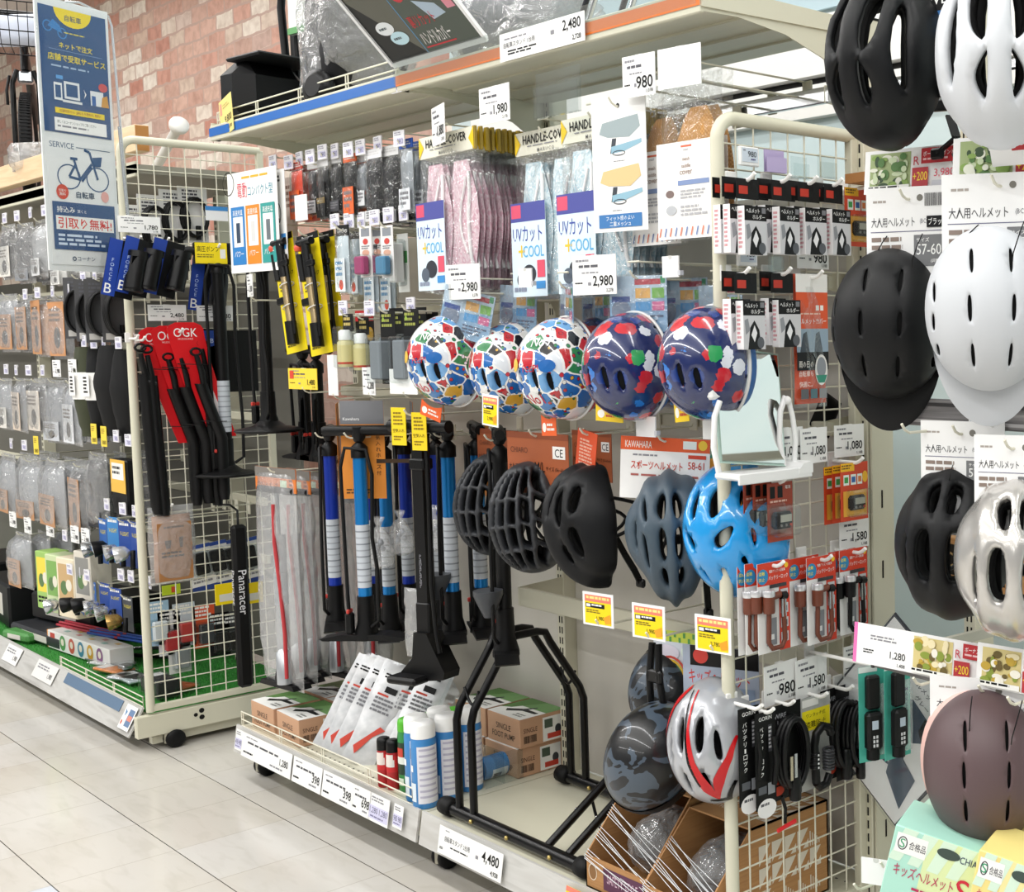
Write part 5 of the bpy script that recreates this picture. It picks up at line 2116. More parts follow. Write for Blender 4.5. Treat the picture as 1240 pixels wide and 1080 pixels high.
for px, py, w, h, pr, body, rz, hd, lab in ((366, 446, .17, .062, '1,480', '#f3d23c:.5', 3, True, 'yellow 1,480 price card under the mini pumps'), (446, 445, .1, .075, '2,280', CARDB, -8, False, 'white 2,280 price card under the oil bottles'),
                                            (488, 447, .13, .066, '', CARDB, 4, False, 'white price card under the grey sponge packs, left of the child helmet'), (402, 430, .06, .115, '', '#e9e8e6:.5', 0, False, 'blank white hang tag under the third mini pump'),
                                            (302, 332, .075, .07, '1,280', CARDB, -10, False, 'small white price card by the second black pump')):
    p = at(px, py, 1.70)
    hang(price_card, p, lab, None, None, rz, w=w, h=h, price=pr, body=body, head=hd)
    hook_for(p + Vector((0, .01, -h - .01)), lab.split(' under')[0].split(' by')[0] + (' left of the helmet' if px == 488 else ' at the pumps'), L=.32, up=False)


# ---- floor pumps
def floor_pump(tube='#1a6fc0:.25:.4', h=.6, gauge=False, card=None, ywr=False, rr=.0185, sleeve=True, foot='bar', tail=0):
    t = thing('floor_pump', '', 'bicycle pump')
    K = '#151517:.45'
    b = B()
    b.tube([(-.10, 0, 0), (-.09, 0, .002), (.09, 0, .002), (.10, 0, 0)], [.0135, .015, .015, .0135], K, 12)
    b.lathe([(.012, -.03), (.018, -.018), (.018, .012)], K, 12)
    part('handle', b, t)
    b = B()
    b.lathe([(.0055, -.14), (.0055, -.03)], '#c9cacc:.2:.9', 10)
    b.lathe([(rr + .004, -.075), (rr + .004, -.045), (.008, -.03)], K, 14, (0, 0, -.0))
    part('piston_rod', b, t)
    b = B()
    b.lathe([(rr, -h + .09), (rr, -.075)], tube, 18)
    if sleeve:
        b.lathe([(rr + .0004, -h + .15), (rr + .0004, -h + .33)], '#c6ccd3:.35', 18)
        for k in range(9):
            z = -h + .165 + k * .018
            b.lathe([(rr + .0007, z), (rr + .0007, z + .004)], ('#8a9098:.5', '#a4aab2:.5')[k % 2], 18)
    part('barrel', b, t)
    b = B()
    b.lathe([(.034, -h), (.034, -h + .012), (.024, -h + .05), (rr + .004, -h + .11), (rr + .004, -h + .125)], K, 16)
    if foot == 'round':
        b.lathe([(.0, -h - .006), (.098, -h - .006), (.104, -h), (.1, -h + .004), (.05, -h + .014), (.03, -h + .03)], K, 32)
    else:
        b.prism([(-.115, -h), (-.125, -h + .006), (-.06, -h + .018), (.06, -h + .018), (.125, -h + .006), (.115, -h)], -.03, .03, K)
    part('foot', b, t)
    b = B()
    b.tube([(.024, -.02, -h + .04), (.05, -.03, -h + .06), (.052, -.03, -h + .2), (.04, -.03, -.3), (.045, -.026, -.12), (.03, -.026, -.05), (-.03, -.026, -.045), (-.045, -.024, -.1), (-.04, -.022, -h + .12), (-.038, -.02, -h + .06)], .0052, '#1a1a1c:.5', 8)
    part('hose', b, t)
    b = B()
    b.box((-.038, -.02, -h + .05), (.022, .02, .06), '#131315:.4', .004)
    b.box((-.038, -.02, -h + .085), (.008, .028, .012), '#c23a30:.4', .002)
    part('pump_head', b, t)
    if gauge:
        b = B()
        b.lathe([(.012, -h + .11), (.034, -h + .16), (.037, -h + .168), (.037, -h + .18)], '#3c3f44:.4', 20, (.03, -.04, 0))
        part('pressure_gauge', b, t)
    if card:
        b = B()
        b.card(.125, .28, card, [('r', 0, 0, 1, .24, '#77787c:.5'), ('t', .06, .2, .03, 'Kawahara', WHT, 'l', .4), ('l', .08, .9, .7, .96, 2, '#5a3a14:.5')] + [('t', .8, .34 + .06 * k, .045, c, '#3a2408:.5', 'l') for k, c in enumerate('空気入れホース付')], .0012, y=.026, z=.085)
        part('hang_card', b, t, 'grey and orange hang card')
    if ywr:
        b = B()
        b.box((0, 0, -.006), (.145, .03, .075), '#18181a:.5', .004)
        b.m = T(-.02, -.017, .03)
        b.card(.1, .072, '#f5dc14:.45', [('t', .06, .44, .28, '高圧ポンプ' if ywr == 1 else '空気入れ', INK, 'l', .7), ('l', .06, .55, .6, .75, 2, '#8a7a10:.5'), ('r', .78, .3, .95, .75, '#f1f0ea:.5')], .002)
        b.m = Matrix()
        part('sleeve_label', b, t, 'yellow sleeve label')
    return t


BLUE, LBLUE, DK = '#1637a8:.3:.35', '#1a7fc8:.22:.45', '#1a1a1c:.4'
ORC = '#d9862c:.55'
PUMPS = ((398, 522, 1.80, -28, BLUE, .6, dict(card=ORC), 'dark blue floor pump at the left of the hanging pumps'),
         (434, 522, 1.72, 40, LBLUE, .595, dict(card=ORC), 'light blue floor pump in front, its handle and card facing the aisle'),
         (464, 528, 1.86, -30, LBLUE, .6, dict(), 'light blue floor pump with crumpled bag, behind the front one'),
         (447, 520, 1.97, -20, BLUE, .62, dict(card=ORC), 'dark blue floor pump deep behind the front light blue one'),
         (488, 520, 1.95, -24, BLUE, .6, dict(card=ORC), 'dark blue floor pump just left of the tall black pump'),
         (527, 520, 1.98, -30, BLUE, .6, dict(card=ORC), 'dark blue floor pump just right of the tall black pump'),
         (541, 520, 1.82, -28, LBLUE, .57, dict(gauge=True), 'light blue floor pump with round gauge, right of the black pump'),
         (576, 518, 1.9, -24, LBLUE, .57, dict(card=ORC), 'light blue floor pump behind the lattice helmets'),
         (604, 524, 1.80, -30, DK, .58, dict(gauge=True, sleeve=False), 'black floor pump with gauge under the lattice helmets'))
for px, py, y, rz, c, h, kw, lab in PUMPS:
    p = at(px, py, y)
    hang(floor_pump, p, lab, None, None, rz, tube=c, h=h, **kw)
    hook_for(p + Vector((.0, -.03, -.018)), lab.split(',')[0].split(' with')[0], L=.25, up=False)


def black_pump(h=.66):
    t = thing('floor_pump', '', 'bicycle pump')
    K = '#161618:.42'
    b = B()
    b.tube([(-.1, 0, 0), (.1, 0, 0)], .017, K, 14)
    part('handle', b, t)
    b = B()
    b.bar((0, 0, -.02), (0, 0, -h + .06), .036, .03, K)
    b.box((0, 0, -.1), (.05, .04, .03), K, .004)
    b.box((0, 0, -.52), (.046, .036, .1), K, .004)
    b.art(.012, .2, [('t', .5, .5 + .05 * k, .045, c, '#8a8a90:.5', 'c') for k, c in enumerate('Panaracer')], y=-.0155, z0=-.25)
    part('barrel', b, t)
    b = B()
    pts = [(-.075, -h - .03), (-.08, -h - .01), (-.03, -h + .04), (-.022, -h + .11), (.022, -h + .11), (.05, -h + .06), (.08, -h + .01), (.075, -h - .01)]
    b.prism(pts, -.028, .03, K)
    b.box((-.03, -.045, -h - .012), (.1, .06, .02), '#1e1e21:.45', .006)
    part('foot', b, t)
    b = B()
    b.tube([(.03, -.01, -.06), (.038, -.016, -.2), (.036, -.016, -.42), (.05, -.02, -.55), (.06, -.02, -.6)], .006, K, 8)
    part('hose', b, t)
    b = B()
    for s, z in ((-.05, -.0), (.02, -.012)):
        b.m = T(s, -.022, .05 + z)
        b.card(.05, .1, '#f2d21c:.45', [('l', .15, .12, .85, .5, 4, '#8a7408:.5'), ('t', .5, .66, .1, '空気入れ', INK, 'c', .8), ('l', .15, .75, .85, .9, 2, '#8a7408:.5')], .002)
    b.m = Matrix()
    part('hang_tag', b, t, 'pair of yellow hang tags')
    return t


p = at(508, 516, 1.72)
hang(black_pump, p, 'tall all-black floor pump in front with two yellow tags', None, None, 18)
hook_for(p + Vector((-.0, -.03, .03)), 'tall all-black floor pump', L=.3, up=False)
# black pumps nearer the grid panel
for px, py, y, h, lab, rz, yw in ((316, 302, 1.78, .58, 'slim black floor pump with yellow sleeve, left of the mini pumps', 10, 1), (366, 424, 1.9, .36, 'black pump barrel in shadow under the mini pumps, left one', 0, None), (382, 424, 1.9, .36, 'black pump barrel in shadow under the mini pumps, right one', 0, None)):
    hang(floor_pump, at(px, py, y), lab, None, None, rz, tube='#18181a:.45', h=h, ywr=yw, sleeve=False, foot='round' if yw else 'bar')


# crumpled little parts bags on the blue pumps
def parts_bag(w=.1, h=.13, seed=1):
    t = thing('parts_bag', '', 'bag')
    b = B()
    for k in range(6):
        b.ball((.02 * math.sin(k * 2.1), .004 * math.cos(k), -h * .6 + .018 * math.cos(k * 1.7)), .008, '#8a8f96:.3:.8', 6)
    part('fittings', b, t)
    b = B()

    def fn(u, v):
        a = 2 * PI * u
        r = (.12 + .88 * math.sin(min(1, v * 1.15) * PI * .62) ** 1.2) if v > .2 else .45 - 1.6 * v
        if v > .96:
            r *= .55
        q = Vector((math.cos(a) * 2, math.sin(a) * 2, v * 5 + seed))
        r *= 1 + .3 * noise.noise(q * 1.6)
        return (w / 2 * r * math.cos(a), w * .22 * r * math.sin(a), -h * v)
    b.grid(fn, 22, 12, 'bag', wu=True)
    part('clear_bag', b, t)
    return t


for k, (px, py, y, s, lab) in enumerate(((458, 626, 1.80, 1.15, 'crumpled clear parts bag tied to the blue pump, left one'), (484, 618, 1.84, 1, 'crumpled clear parts bag just left of the black pump'), (525, 612, 1.86, 1, 'crumpled clear parts bag right of the black pump'))):
    hang(parts_bag, at(px, py, y), lab, None, None, 0, w=.11 * s, h=.13 * s, seed=k)
b = B()
b.pillow(.05, .19, .02, 'bag', .004, 7, 11, 4, 0, .4)
solo('parts_bag', b, 'long thin clear bag hanging along the foot of the tall black pump', 'bag', at(497, 712, 1.72), 10)


# silver pumps in long bags
def bagged_pump(h=.68):
    t = thing('bagged_pump', '', 'bicycle pump')
    b = B()
    b.tube([(-.1, 0, -.06), (.1, 0, -.06)], .012, '#26262a:.5', 10)
    b.lathe([(.006, -.2), (.006, -.05)], '#9a9da2:.3:.8', 8)
    b.lathe([(.02, -h + .07), (.02, -.2)], '#b9bdc2:.25:.7', 16)
    b.lathe([(.0205, -.42), (.0205, -.32)], '#8d949c:.4', 16)
    part('barrel', b, t)
    b = B()
    b.lathe([(.03, -h + .01), (.03, -h + .03), (.022, -h + .08)], '#1c1c1e:.5', 14)
    b.prism([(-.1, -h), (.1, -h), (.09, -h + .015), (-.09, -h + .015)], -.03, .03, '#1f1f22:.5')
    b.lathe([(.022, -h + .02), (.022, -h + .12), (.008, -h + .13)], '#c3c6ca:.3:.6', 14, (.05, -.03, 0))
    part('foot', b, t)
    b = B()
    b.tube([(.03, -.03, -.1), (.035, -.034, -.22), (.06, -.036, -.36), (.075, -.036, -.5), (.07, -.034, -h + .04)], .006, '#b8343a:.45', 8)
    part('red_hose', b, t, 'red rubber hose')
    b = B()
    b.pillow(.22, h + .01, .07, 'milky', .008, 11, 19, 5, .03, .45)
    part('long_bag', b, t)
    b = B()
    b.card(.235, .075, '#d9772e:.5', [('r', 0, 0, 1, .42, '#77726c:.5'), ('r', .62, .5, .78, .85, '#cfe6c8:.5'), ('t', .06, .9, .28, '空気入れ ポンプ', '#7a3a10:.5', 'l', .5), ('l', .84, .45, .95, .95, 3, '#7a3a10:.5')], .003, z=.01, y=-.002)
    part('header_card', b, t, 'orange header card')
    return t


for k, (px, py, y, lab) in enumerate(((334, 570, 1.72, 'bagged silver pump with orange header, front left'), (352, 572, 1.82, 'bagged silver pump second behind the front left one'), (370, 572, 1.92, 'bagged silver pump third behind the front left one'),
                                      (398, 572, 1.96, 'bagged silver pump at the back, behind the dark blue pump'), (440, 585, 2.0, 'bagged silver pump deep in the bay behind the blue pumps'))):
    p = at(px, py, y)
    hang(bagged_pump, p, lab, None, None, 6)
    hook_for(p + Vector((-.0, -.012, -.004)), lab.split(',')[0] + ' %s' % ('at the front', '', '', '', '')[k] if k == 0 else lab, L=2.04 - y + .05, up=False)


# ---- foot pump boxes on the deck
def pump_box(w=.17, d=.15, h=.085):
    b = B()
    b.box((0, 0, h / 2), (w, d, h), '#c79c7c:.6', .002)
    b.m = T(0, 0, h) @ RX(-90)
    b.art(w, d, [('r', 0, 0, 1, 1, '#f0f0ec:.5'), ('r', 0, 0, 1, .42, '#6f9a5c:.5'), ('p', [(0, 0), (.5, 0), (.2, .6), (0, .7)], '#55803f:.5'), ('p', [(.2, .7), (.5, .5), (.92, .52), (.9, .6), (.55, .62), (.3, .8)], '#23262a:.5'), ('p', [(.45, .55), (.6, .3), (.64, .34), (.55, .6)], '#2c3036:.5'), ('l', .6, .75, .95, .92, 2, '#8a8a86:.5')], x0=-w / 2, z0=d / 2)
    b.m = T(0, -d / 2, 0)
    b.art(w, h, [('t', .5, .5, .2, 'SINGLE', '#3a2a20:.5', 'c', .5), ('t', .5, .8, .2, 'FOOT PUMP', '#3a2a20:.5', 'c', .7)], z0=h)
    b.m = T(w / 2, 0, 0) @ RZ(90)
    b.art(d, h, [('r', .5, .12, .96, .95, '#f2f2ee:.5'), ('r', .54, .2, .72, .5, '#4a5a4a:.5'), ('o', .84, .6, .07, .16, '#3a3e42:.5'), ('r', .6, .7, .9, .88, '#c8402e:.5'), ('t', .08, .5, .16, 'SINGLE', '#5a4030:.5', 'l', .3), ('b', .08, .6, .36, .85, INK)], z0=h)
    b.m = Matrix()
    return solo('pump_box', b, '', 'box')


for k, (px, py, z, rz, lab) in enumerate(((310, 884, 0, 0, 'foot pump box at the left end of the deck'), (362, 910, 0, -2, 'foot pump box in front, with its lettered end towards the sachets'), (345, 868, 0, 1, 'foot pump box behind the left end one'), (400, 880, 0, 0, 'foot pump box behind the lettered one'),
                                          (383, 845, 0, 0, 'foot pump box in the back row under the bagged pumps'), (425, 858, 0, 2, 'foot pump box in the back row behind the silver sachets'))):
    q = atz(px, py, DECK)
    q.y = max(q.y, 1.772 if k < 2 else q.y)
    q.y = (1.775, 1.775, 1.94, 1.94, 1.94, 1.94)[k]
    q.x = (-4.27, -4.08, -4.27, -4.09, -3.90, -3.72)[k]
    hang(pump_box, q + Vector((0, 0, .001)), lab, None, None, rz)
for k, (x, y, z, lab) in enumerate(((-3.49, 2.05, .001, 'foot pump box low at the back behind the spray cans'), (-3.31, 2.05, .001, 'foot pump box low at the back by the upright'), (-3.48, 2.055, .087, 'foot pump box on top at the back, left of its twin'), (-3.30, 2.055, .087, 'foot pump box on top at the back by the upright'))):
    hang(pump_box, (x, y, DECK + z), lab, None, None, 0)


# ---- leaning silver sachets
def sachet(w=.1, h=.3):
    b = B()
    b.m = T(0, 0, h)
    b.pillow(w, h, .012, 'foil', .004, 7, 11, 1, 0, .4)
    b.art(w * .9, h, [('l', .1, .1, .9, .16, 2, INK), ('r', .3, .22, .7, .28, '#2c2c30:.5'), ('l', .1, .34, .9, .5, 4, '#77777c:.5'), ('p', [(.15, .85), (.7, .6), (.9, .62), (.6, .72), (.3, .92)], '#c9402e:.5'), ('r', .12, .3, .5, .32, '#c9402e:.5')], y=-.0085, z0=0)
    b.m = Matrix()
    return solo('foil_sachet', b, '', 'package')


tex('foil', lambda N, L, tc: ramp(N, L, noise_node(N, L, mapped(N, L, tc, (1, 1, 1)), 30, 3), [(.3, '#cfd1d4'), (.7, '#eff0f1')]), .25, 0, .35)
for k in range(10):
    x = -3.90 + .028 * k + (.03 if k > 4 else 0)
    y = 1.735 + (k % 2) * .02 + (.06 if k > 6 else 0)
    lean = RZ(28 + 2 * k) @ RY(22 + 2 * math.sin(k * 2.2)) @ RX(-18)
    hang(sachet, (x, y, DECK + .006), '%s of the leaning silver tool sachets, counted from the foot pump boxes' % ORD[k], None, None, lean)
b = B()
b.box((0, 0, .05), (.2, .002, .1), 'hardclear')
b.box((0, -.02, .001), (.2, .04, .002), 'hardclear')
solo('shelf_divider', b, 'clear plastic divider leaning behind the silver sachets', 'divider', (-3.60, 1.93, DECK + .15), RZ(-10) @ RX(-30) @ RY(14))


# ---- cans
def can(r=.0325, h=.235, body='#3d86c6:.35', cap='#f4f4f2:.35', caph=.045, lab='blue', shoulder=True):
    t = thing('spray_can', '', 'spray can')
    b = B()
    b.lathe([(r * .94, 0), (r, .004), (r, h - caph - .012), (r * .94, h - caph)], body, 24)

    def patch(a0, a1, z0, z1, c, o=.0004):
        n = 8
        vs = []
        for k in range(n + 1):
            a = R(a0 + (a1 - a0) * k / n)
            vs += [((r + o) * math.cos(a), (r + o) * math.sin(a), z0), ((r + o) * math.cos(a), (r + o) * math.sin(a), z1)]
        b.add(vs, [(2 * k, 2 * k + 2, 2 * k + 3, 2 * k + 1) for k in range(n)], c, True)
    if lab == 'blue':
        patch(-60, 70, .015, h - caph - .02, '#e4e4ea:.4')
        for k in range(9):
            patch(-50, 50 - 10 * (k % 3), .03 + k * .016, .036 + k * .016, '#bcb9cc:.5', .0008)
        patch(-150, -70, .02, .07, '#dfeaf2:.4', .0008)
        patch(-128, -100, .024, .05, '#4a4a4e:.5', .0012)
        patch(-140, -118, h - caph - .06, h - caph - .03, '#c85a3a:.5', .0008)
        patch(-120, -85, .1, .118, '#f2f4f6:.5', .0008)
    elif lab == 'red':
        patch(-120, 10, .05, h - caph - .01, '#c9262a:.4')
        patch(-100, -30, .07, .1, '#e8e0d8:.5', .0008)
        patch(-110, -20, h - caph - .04, h - caph - .02, '#e8e0d8:.5', .0008)
        patch(12, 90, .02, h - caph - .02, '#c9cbd0:.3:.5')
    elif lab == 'green':
        patch(-130, 20, .05, h - caph - .03, '#1d3a26:.4')
        patch(-110, -60, h - caph - .07, h - caph - .045, '#c9402e:.5', .0008)
        patch(-110, -30, .08, .1, '#e4e8de:.5', .0008)
        patch(-100, -60, .02, .04, '#d8e4d0:.5', .0008)
    part('can_body', b, t)
    b = B()
    b.lathe([(r * .98, h - caph), (r * .98, h - .012), (r * .9, h - .003), (r * .6, h)], cap, 24)
    part('cap', b, t)
    return t


CANS = ((498, 971, 'blue', 'white-capped blue spray can, left of the front pair'), (513, 977, 'blue', 'white-capped blue spray can right at the front corner'), (541, 968, 'blue', 'white-capped blue spray can beside the bike stand upright'),
        (519, 955, 'blue', 'white-capped blue spray can in the middle of its cluster'), (551, 952, 'blue', 'white-capped blue spray can behind the bike stand upright'))
CX = ((-3.30, 1.715), (-3.235, 1.70), (-3.245, 1.775), (-3.315, 1.79), (-3.26, 1.85))
for (px, py, l, lab), (x, y) in zip(CANS, CX):
    hang(can, (x, y, DECK + .001), lab, None, None, 0)
for (x, y), lab in zip(((-3.47, 1.705), (-3.43, 1.712), (-3.45, 1.755)), ('small black-capped red can at the left', 'small black-capped red can nearest the green can', 'small black-capped red can behind the front two')):
    hang(can, (x, y, DECK + .001), lab, None, None, 0, r=.0185, h=.14, body='#b02226:.35', cap='#1a1a1c:.4', caph=.035, lab='red')
for (x, y), lab in zip(((-3.385, 1.735), (-3.375, 1.80), (-3.37, 1.865)), ('green can with bright green cap, next to the red cans', 'green can with bright green cap, second in its row', 'green can with bright green cap, hidden at the back')):
    hang(can, (x, y, DECK + .001), lab, None, None, 0, r=.028, h=.205, body='#2f8a44:.35', cap='#57b82c:.4', caph=.035, lab='green')
q = atz(582, 946, DECK)
hang(can, q + Vector((0, 0, .034)), 'blue and white spray can lying on its side behind the bike stand', None, None, RZ(3) @ RX(-90) @ RZ(150))
b = B()
b.box((0, 0, .045), (.28, .002, .09), 'hardclear')
b.box((.14, 0, .045), (.002, .12, .09), 'hardclear')
solo('shelf_divider', b, 'clear upright divider behind the lying spray cans', 'divider', (-3.36, 1.93, DECK + .002), 0)


# ---- price cards on the pump deck rail
def rail_card(px, py, w, h, price, lab, tilt=-9, y=1.652, tax='', purple=False):
    b = B()
    e = [('l', .08, .12, .4, .2, 1, GRY), ('l', .12, .3, .8, .44, 1, '#4a4a50:.6'), ('t', .94, .7, .32, '*' + price, INK, 'r', .42), ('l', .6, .78, .9, .9, 1, GRY), ('l', .05, .74, .25, .86, 1, INK)]
    if purple:
        e = [('l', .1, .1, .9, .3, 2, GRY), ('r', .02, .42, .98, .9, '#d2d0ea:.5'), ('t', .46, .72, .24, price, '#4c4a70:.5', 'r', .4), ('t', .94, .72, .24, price, '#4c4a70:.5', 'r', .4), ('l', .1, .78, .9, .88, 1, '#77759a:.5')]
    b.card(w, h, CARDB, e, .001)
    p = at(px, py, y)
    p.z = .178
    solo('price_card', b, lab, 'price card', p, RX(tilt))


rail_card(324, 905, .36, .075, '1,280', 'white 1,280 card for the foot pumps, on the deck rail')
rail_card(374, 935, .19, .075, '398', 'white 398 card on the pump deck rail, left of its twin')
rail_card(411, 950, .19, .075, '398', 'white 398 card on the pump deck rail, right of its twin')
rail_card(440, 962, .105, .075, '698', 'white 698 card on the pump deck rail')
rail_card(461, 972, .11, .075, '1,280', 'white card with two violet price panels on the deck rail', purple=True)
rail_card(484, 985, .05, .062, '980', 'slim violet price label near the end of the pump deck rail', purple=True)
rail_card(291, 888, .05, .065, '498', 'small violet label at the left end of the pump deck rail', purple=True)
# ================================================================ goods on the right grid panel (facing +x)
GX = RM + .03


def gp(px, py, dx=.05):
    return atx(px, py, RM + dx)


def phook(p, what, L=.06):
    """white panel hook, its tip just before p"""
    q = Vector((RM + .012, p.y, p.z))
    return hang(white_hook, q, 'white panel hook carrying the ' + what, None, 'white hooks on the grid panel', 90, L=L)


def holder_pack(w=.058, h=.125, d=.022):
    t = thing('helmet_holder_pack', '', 'package')
    b = B()
    b.card(w, .04, '#19191b:.5', [('r', .1, .35, .5, .75, '#b8301e:.5'), ('r', .7, .1, .8, .5, '#2a2a2c:.5')], .001, z=.012)
    part('header_card', b, t)
    b = B()
    b.box((0, -d / 2, -h / 2 - .028), (w, d, h - .03), '#f2f0f0:.4', .001)
    b.art(w, h - .03, [('r', 0, 0, 1, .3, '#161618:.5'), ('t', .08, .15, .1, 'ヘルメット', WHT, 'l', .6), ('t', .36, .27, .1, 'ホルダー', WHT, 'l', .56), ('r', .78, .03, .96, .14, '#77777c:.5'), ('r', 0, .3, 1, 1, '#c9c9cc:.5'),
                        ('p', [(.2, 1), (.3, .55), (.5, .4), (.72, .6), (.8, 1)], '#2a2c30:.5'), ('p', [(.35, .7), (.5, .5), (.62, .66), (.5, .85)], '#e6e6e8:.5'), ('o', .78, .86, .16, .12, '#55585e:.5'), ('p', [(.05, .4), (.2, .36), (.3, .6), (.1, .7)], '#8a8d92:.5')],
          y=-d, z0=-.028 - .015)
    b.m = T(-w / 2, -d / 2, 0) @ RZ(-90)
    b.art(d, h - .03, [('l', .2, .1, .8, .9, 9, '#d89aa0:.5')], z0=-.043)
    b.m = Matrix()
    part('box', b, t)
    return t


hold = ((905, 224, .06, 'left of the top row'), (946, 226, .055, 'second in the top row'), (979, 228, .055, 'third in the top row'), (1009, 230, .055, 'right of the top row'), (903, 338, .07, 'left of the second row'), (947, 338, .055, 'right of the second row'))
for k, (px, py, dx, lab) in enumerate(hold):
    p = gp(px, py, dx)
    hang(holder_pack, p, 'black and white helmet holder pack, %s' % lab, None, None, 90 + 4 * math.sin(k * 2.3))
    phook(p + Vector((0, 0, .01)), 'helmet holder, ' + lab, .07)
    for j in range(2 if k < 4 else 1):
        hang(holder_pack, p + Vector((-.024 * (j + 1), -.004 * (j + 1) - .012, .004)), '%s helmet holder pack behind the one %s' % (ORD[j], lab), None, None, 90 + 2 * k)
hang(etag, gp(906, 178, .03), 'small electronic 980 price tag at the top left of the grid panel', None, None, 90)
hang(etag, gp(904, 299, .03), 'small electronic 980 price tag over the second holder row', None, None, 90)
for px, py, w, h, c, lab in ((937, 182, .055, .045, '#b7a8cf:.3', 'lilac label pocket beside the top electronic tag'), (967, 190, .045, .045, 'hardclear', 'empty clear label pocket, left one over the top row'), (1000, 188, .05, .048, 'hardclear', 'empty clear label pocket, right one over the top row'),
                             (938, 301, .035, .05, 'hardclear', 'empty clear label pocket over the second row')):
    hang(clear_holder, gp(px, py, .025), lab, None, None, 90, w=w, h=h, col=c)


def counter_det(body):
    def f(b, w, d_, d):
        b.box((0, 0, 0), (w * .82, d, d_ * .62), body, .006)
        b.box((w * .04, -d / 2 - .0004, d_ * .08), (w * .5, .001, d_ * .26), '#a9a698:.3')
        for k in range(3):
            b.lathe([(.003, 0), (.003, .0016)], ('#77736e:.5', '#77736e:.5', '#b8402e:.5')[k], 8, (-.011 + .013 * k, -d / 2, -d_ * .17), ax=(0, -1, 0))
    return f


CDET = counter_det('#33241e:.3')
ORG = (('r', 0, 0, .5, .14, '#efb71e:.5'), ('l', .04, .03, .46, .12, 2, '#6a4a10:.5'), ('r', .1, .2, .3, .38, '#e8ece4:.5'), ('r', .13, .24, .27, .34, '#3f9a4a:.5'), ('r', .36, .2, .56, .38, '#e8ece4:.5'), ('r', .39, .24, .53, .34, '#2f62a8:.5'),
       ('r', .6, .2, .78, .38, '#e8ece4:.5'), ('r', .63, .24, .75, .34, '#d87a3a:.5'), ('o', .88, .26, .1, .1, '#f0b62a:.5'), ('r', .08, .48, .94, .92, '#e8a838:.5'))


def counter_pack():
    return blister(.085, .125, '#cf4420:.5', ORG, ib=(.14, .46, .94, .92), d=.022, detail=CDET)


for px, py, dx, lab in ((1039, 228, .055, 'orange cycle computer pack at the end of the top row'), (1034, 560, .075, 'orange cycle computer pack in front of its trio'), (1024, 562, .05, 'orange cycle computer pack in the middle of its trio'), (1014, 564, .03, 'orange cycle computer pack at the back of its trio'),
                        ):
    p = gp(px, py, dx)
    hang(counter_pack, p, lab, None, None, 90)
    if dx > .052:
        phook(p, lab, .09)


def dark_counter():
    return blister(.07, .12, '#9c3a22:.5', (('r', .1, .06, .3, .26, '#1c1c1e:.5'), ('r', .4, .06, .6, .26, '#1c1c1e:.5'), ('l', .1, .3, .9, .36, 1, '#e0b8a8:.5'), ('t', .7, .12, .06, '電池', WHT, 'l')), ib=(.02, .38, .98, .9), d=.03, detail=counter_det('#1b1b1d:.35'))


for k, (px, py, dx) in enumerate(((944, 584, .07), (926, 582, .05), (914, 580, .04))):
    hang(dark_counter, gp(px, py, dx), ('black cycle computer pack in front, under the mirror tray', 'black cycle computer pack in the middle of its three', 'black cycle computer pack nearest the post')[k], None, None, 90 + 3 * k)
phook(gp(944, 584, .07), 'black cycle computer packs under the mirror', .08)

# helmet rain cover bag
t = thing('rain_cover_pack', 'tall orange helmet rain cover bag behind the mirror', 'package', gp(979, 332, .05), 90)
b = B()
w, h = .092, .27
b.m = T(0, 0, -.0)
b.pillow(w, h, .014, '#d8502a:.45', .002, 7, 11, 1, 0, .4)
b.art(w, h, [('r', .0, 0, 1, .14, '#eceae6:.4'), ('r', 0, .14, 1, .42, '#d9501f:.45'), ('r', .62, .24, .72, .28, '#f0eee8:.4'), ('r', .76, .24, .86, .28, '#f0eee8:.4'), ('l', .1, .3, .9, .32, 1, '#f0c0a8:.4'), ('t', .04, .385, .045, 'ヘルメットカバー', WHT, 'l', .9),
             ('r', 0, .42, 1, .6, '#8fa3b4:.45'), ('p', [(.1, .6), (.2, .46), (.32, .44), (.4, .6)], '#3a444e:.45'), ('p', [(.55, .6), (.6, .46), (.72, .44), (.82, .6)], '#4a5560:.45'), ('r', 0, .6, 1, .74, '#2a2a2e:.45'), ('t', .06, .72, .05, '雨の日の', '#e8e4dc:.4', 'l', .45),
             ('t', .06, .79, .045, '自転車も', '#f0e4dc:.4', 'l', .45), ('t', .06, .87, .045, '快適に。', '#f0e4dc:.4', 'l', .4), ('o', .76, .74, .2, .12, '#e8e6e2:.4'), ('o', .76, .72, .15, .08, '#8a8f96:.4'), ('p', [(.58, .78), (.94, .78), (.86, .84), (.66, .84)], '#2f8a72:.4'),
             ('r', .1, .885, .34, .96, '#55585c:.4'), ('r', .4, .885, .62, .96, '#4a6a72:.4'), ('r', .68, .885, .92, .96, '#8a8c8e:.4')], y=-.0085, z0=0)
part('printed_pouch', b, t)
b = B()
b.pillow(w * 1.05, h * 1.03, .02, 'clear', .003, 7, 11, 3, 0, .4)
part('clear_bag', b, t)
phook(gp(979, 336, .05), 'orange helmet rain cover', .08)
b = B()
b.pillow(.07, .09, .03, '#1d1d20:.5', .004, 7, 9, 3)
solo('bagged_goods', b, 'black strap bag hanging behind the panel right of the rain cover', 'package', atx(1008, 480, RM - .08), RZ(90) @ RY(30))

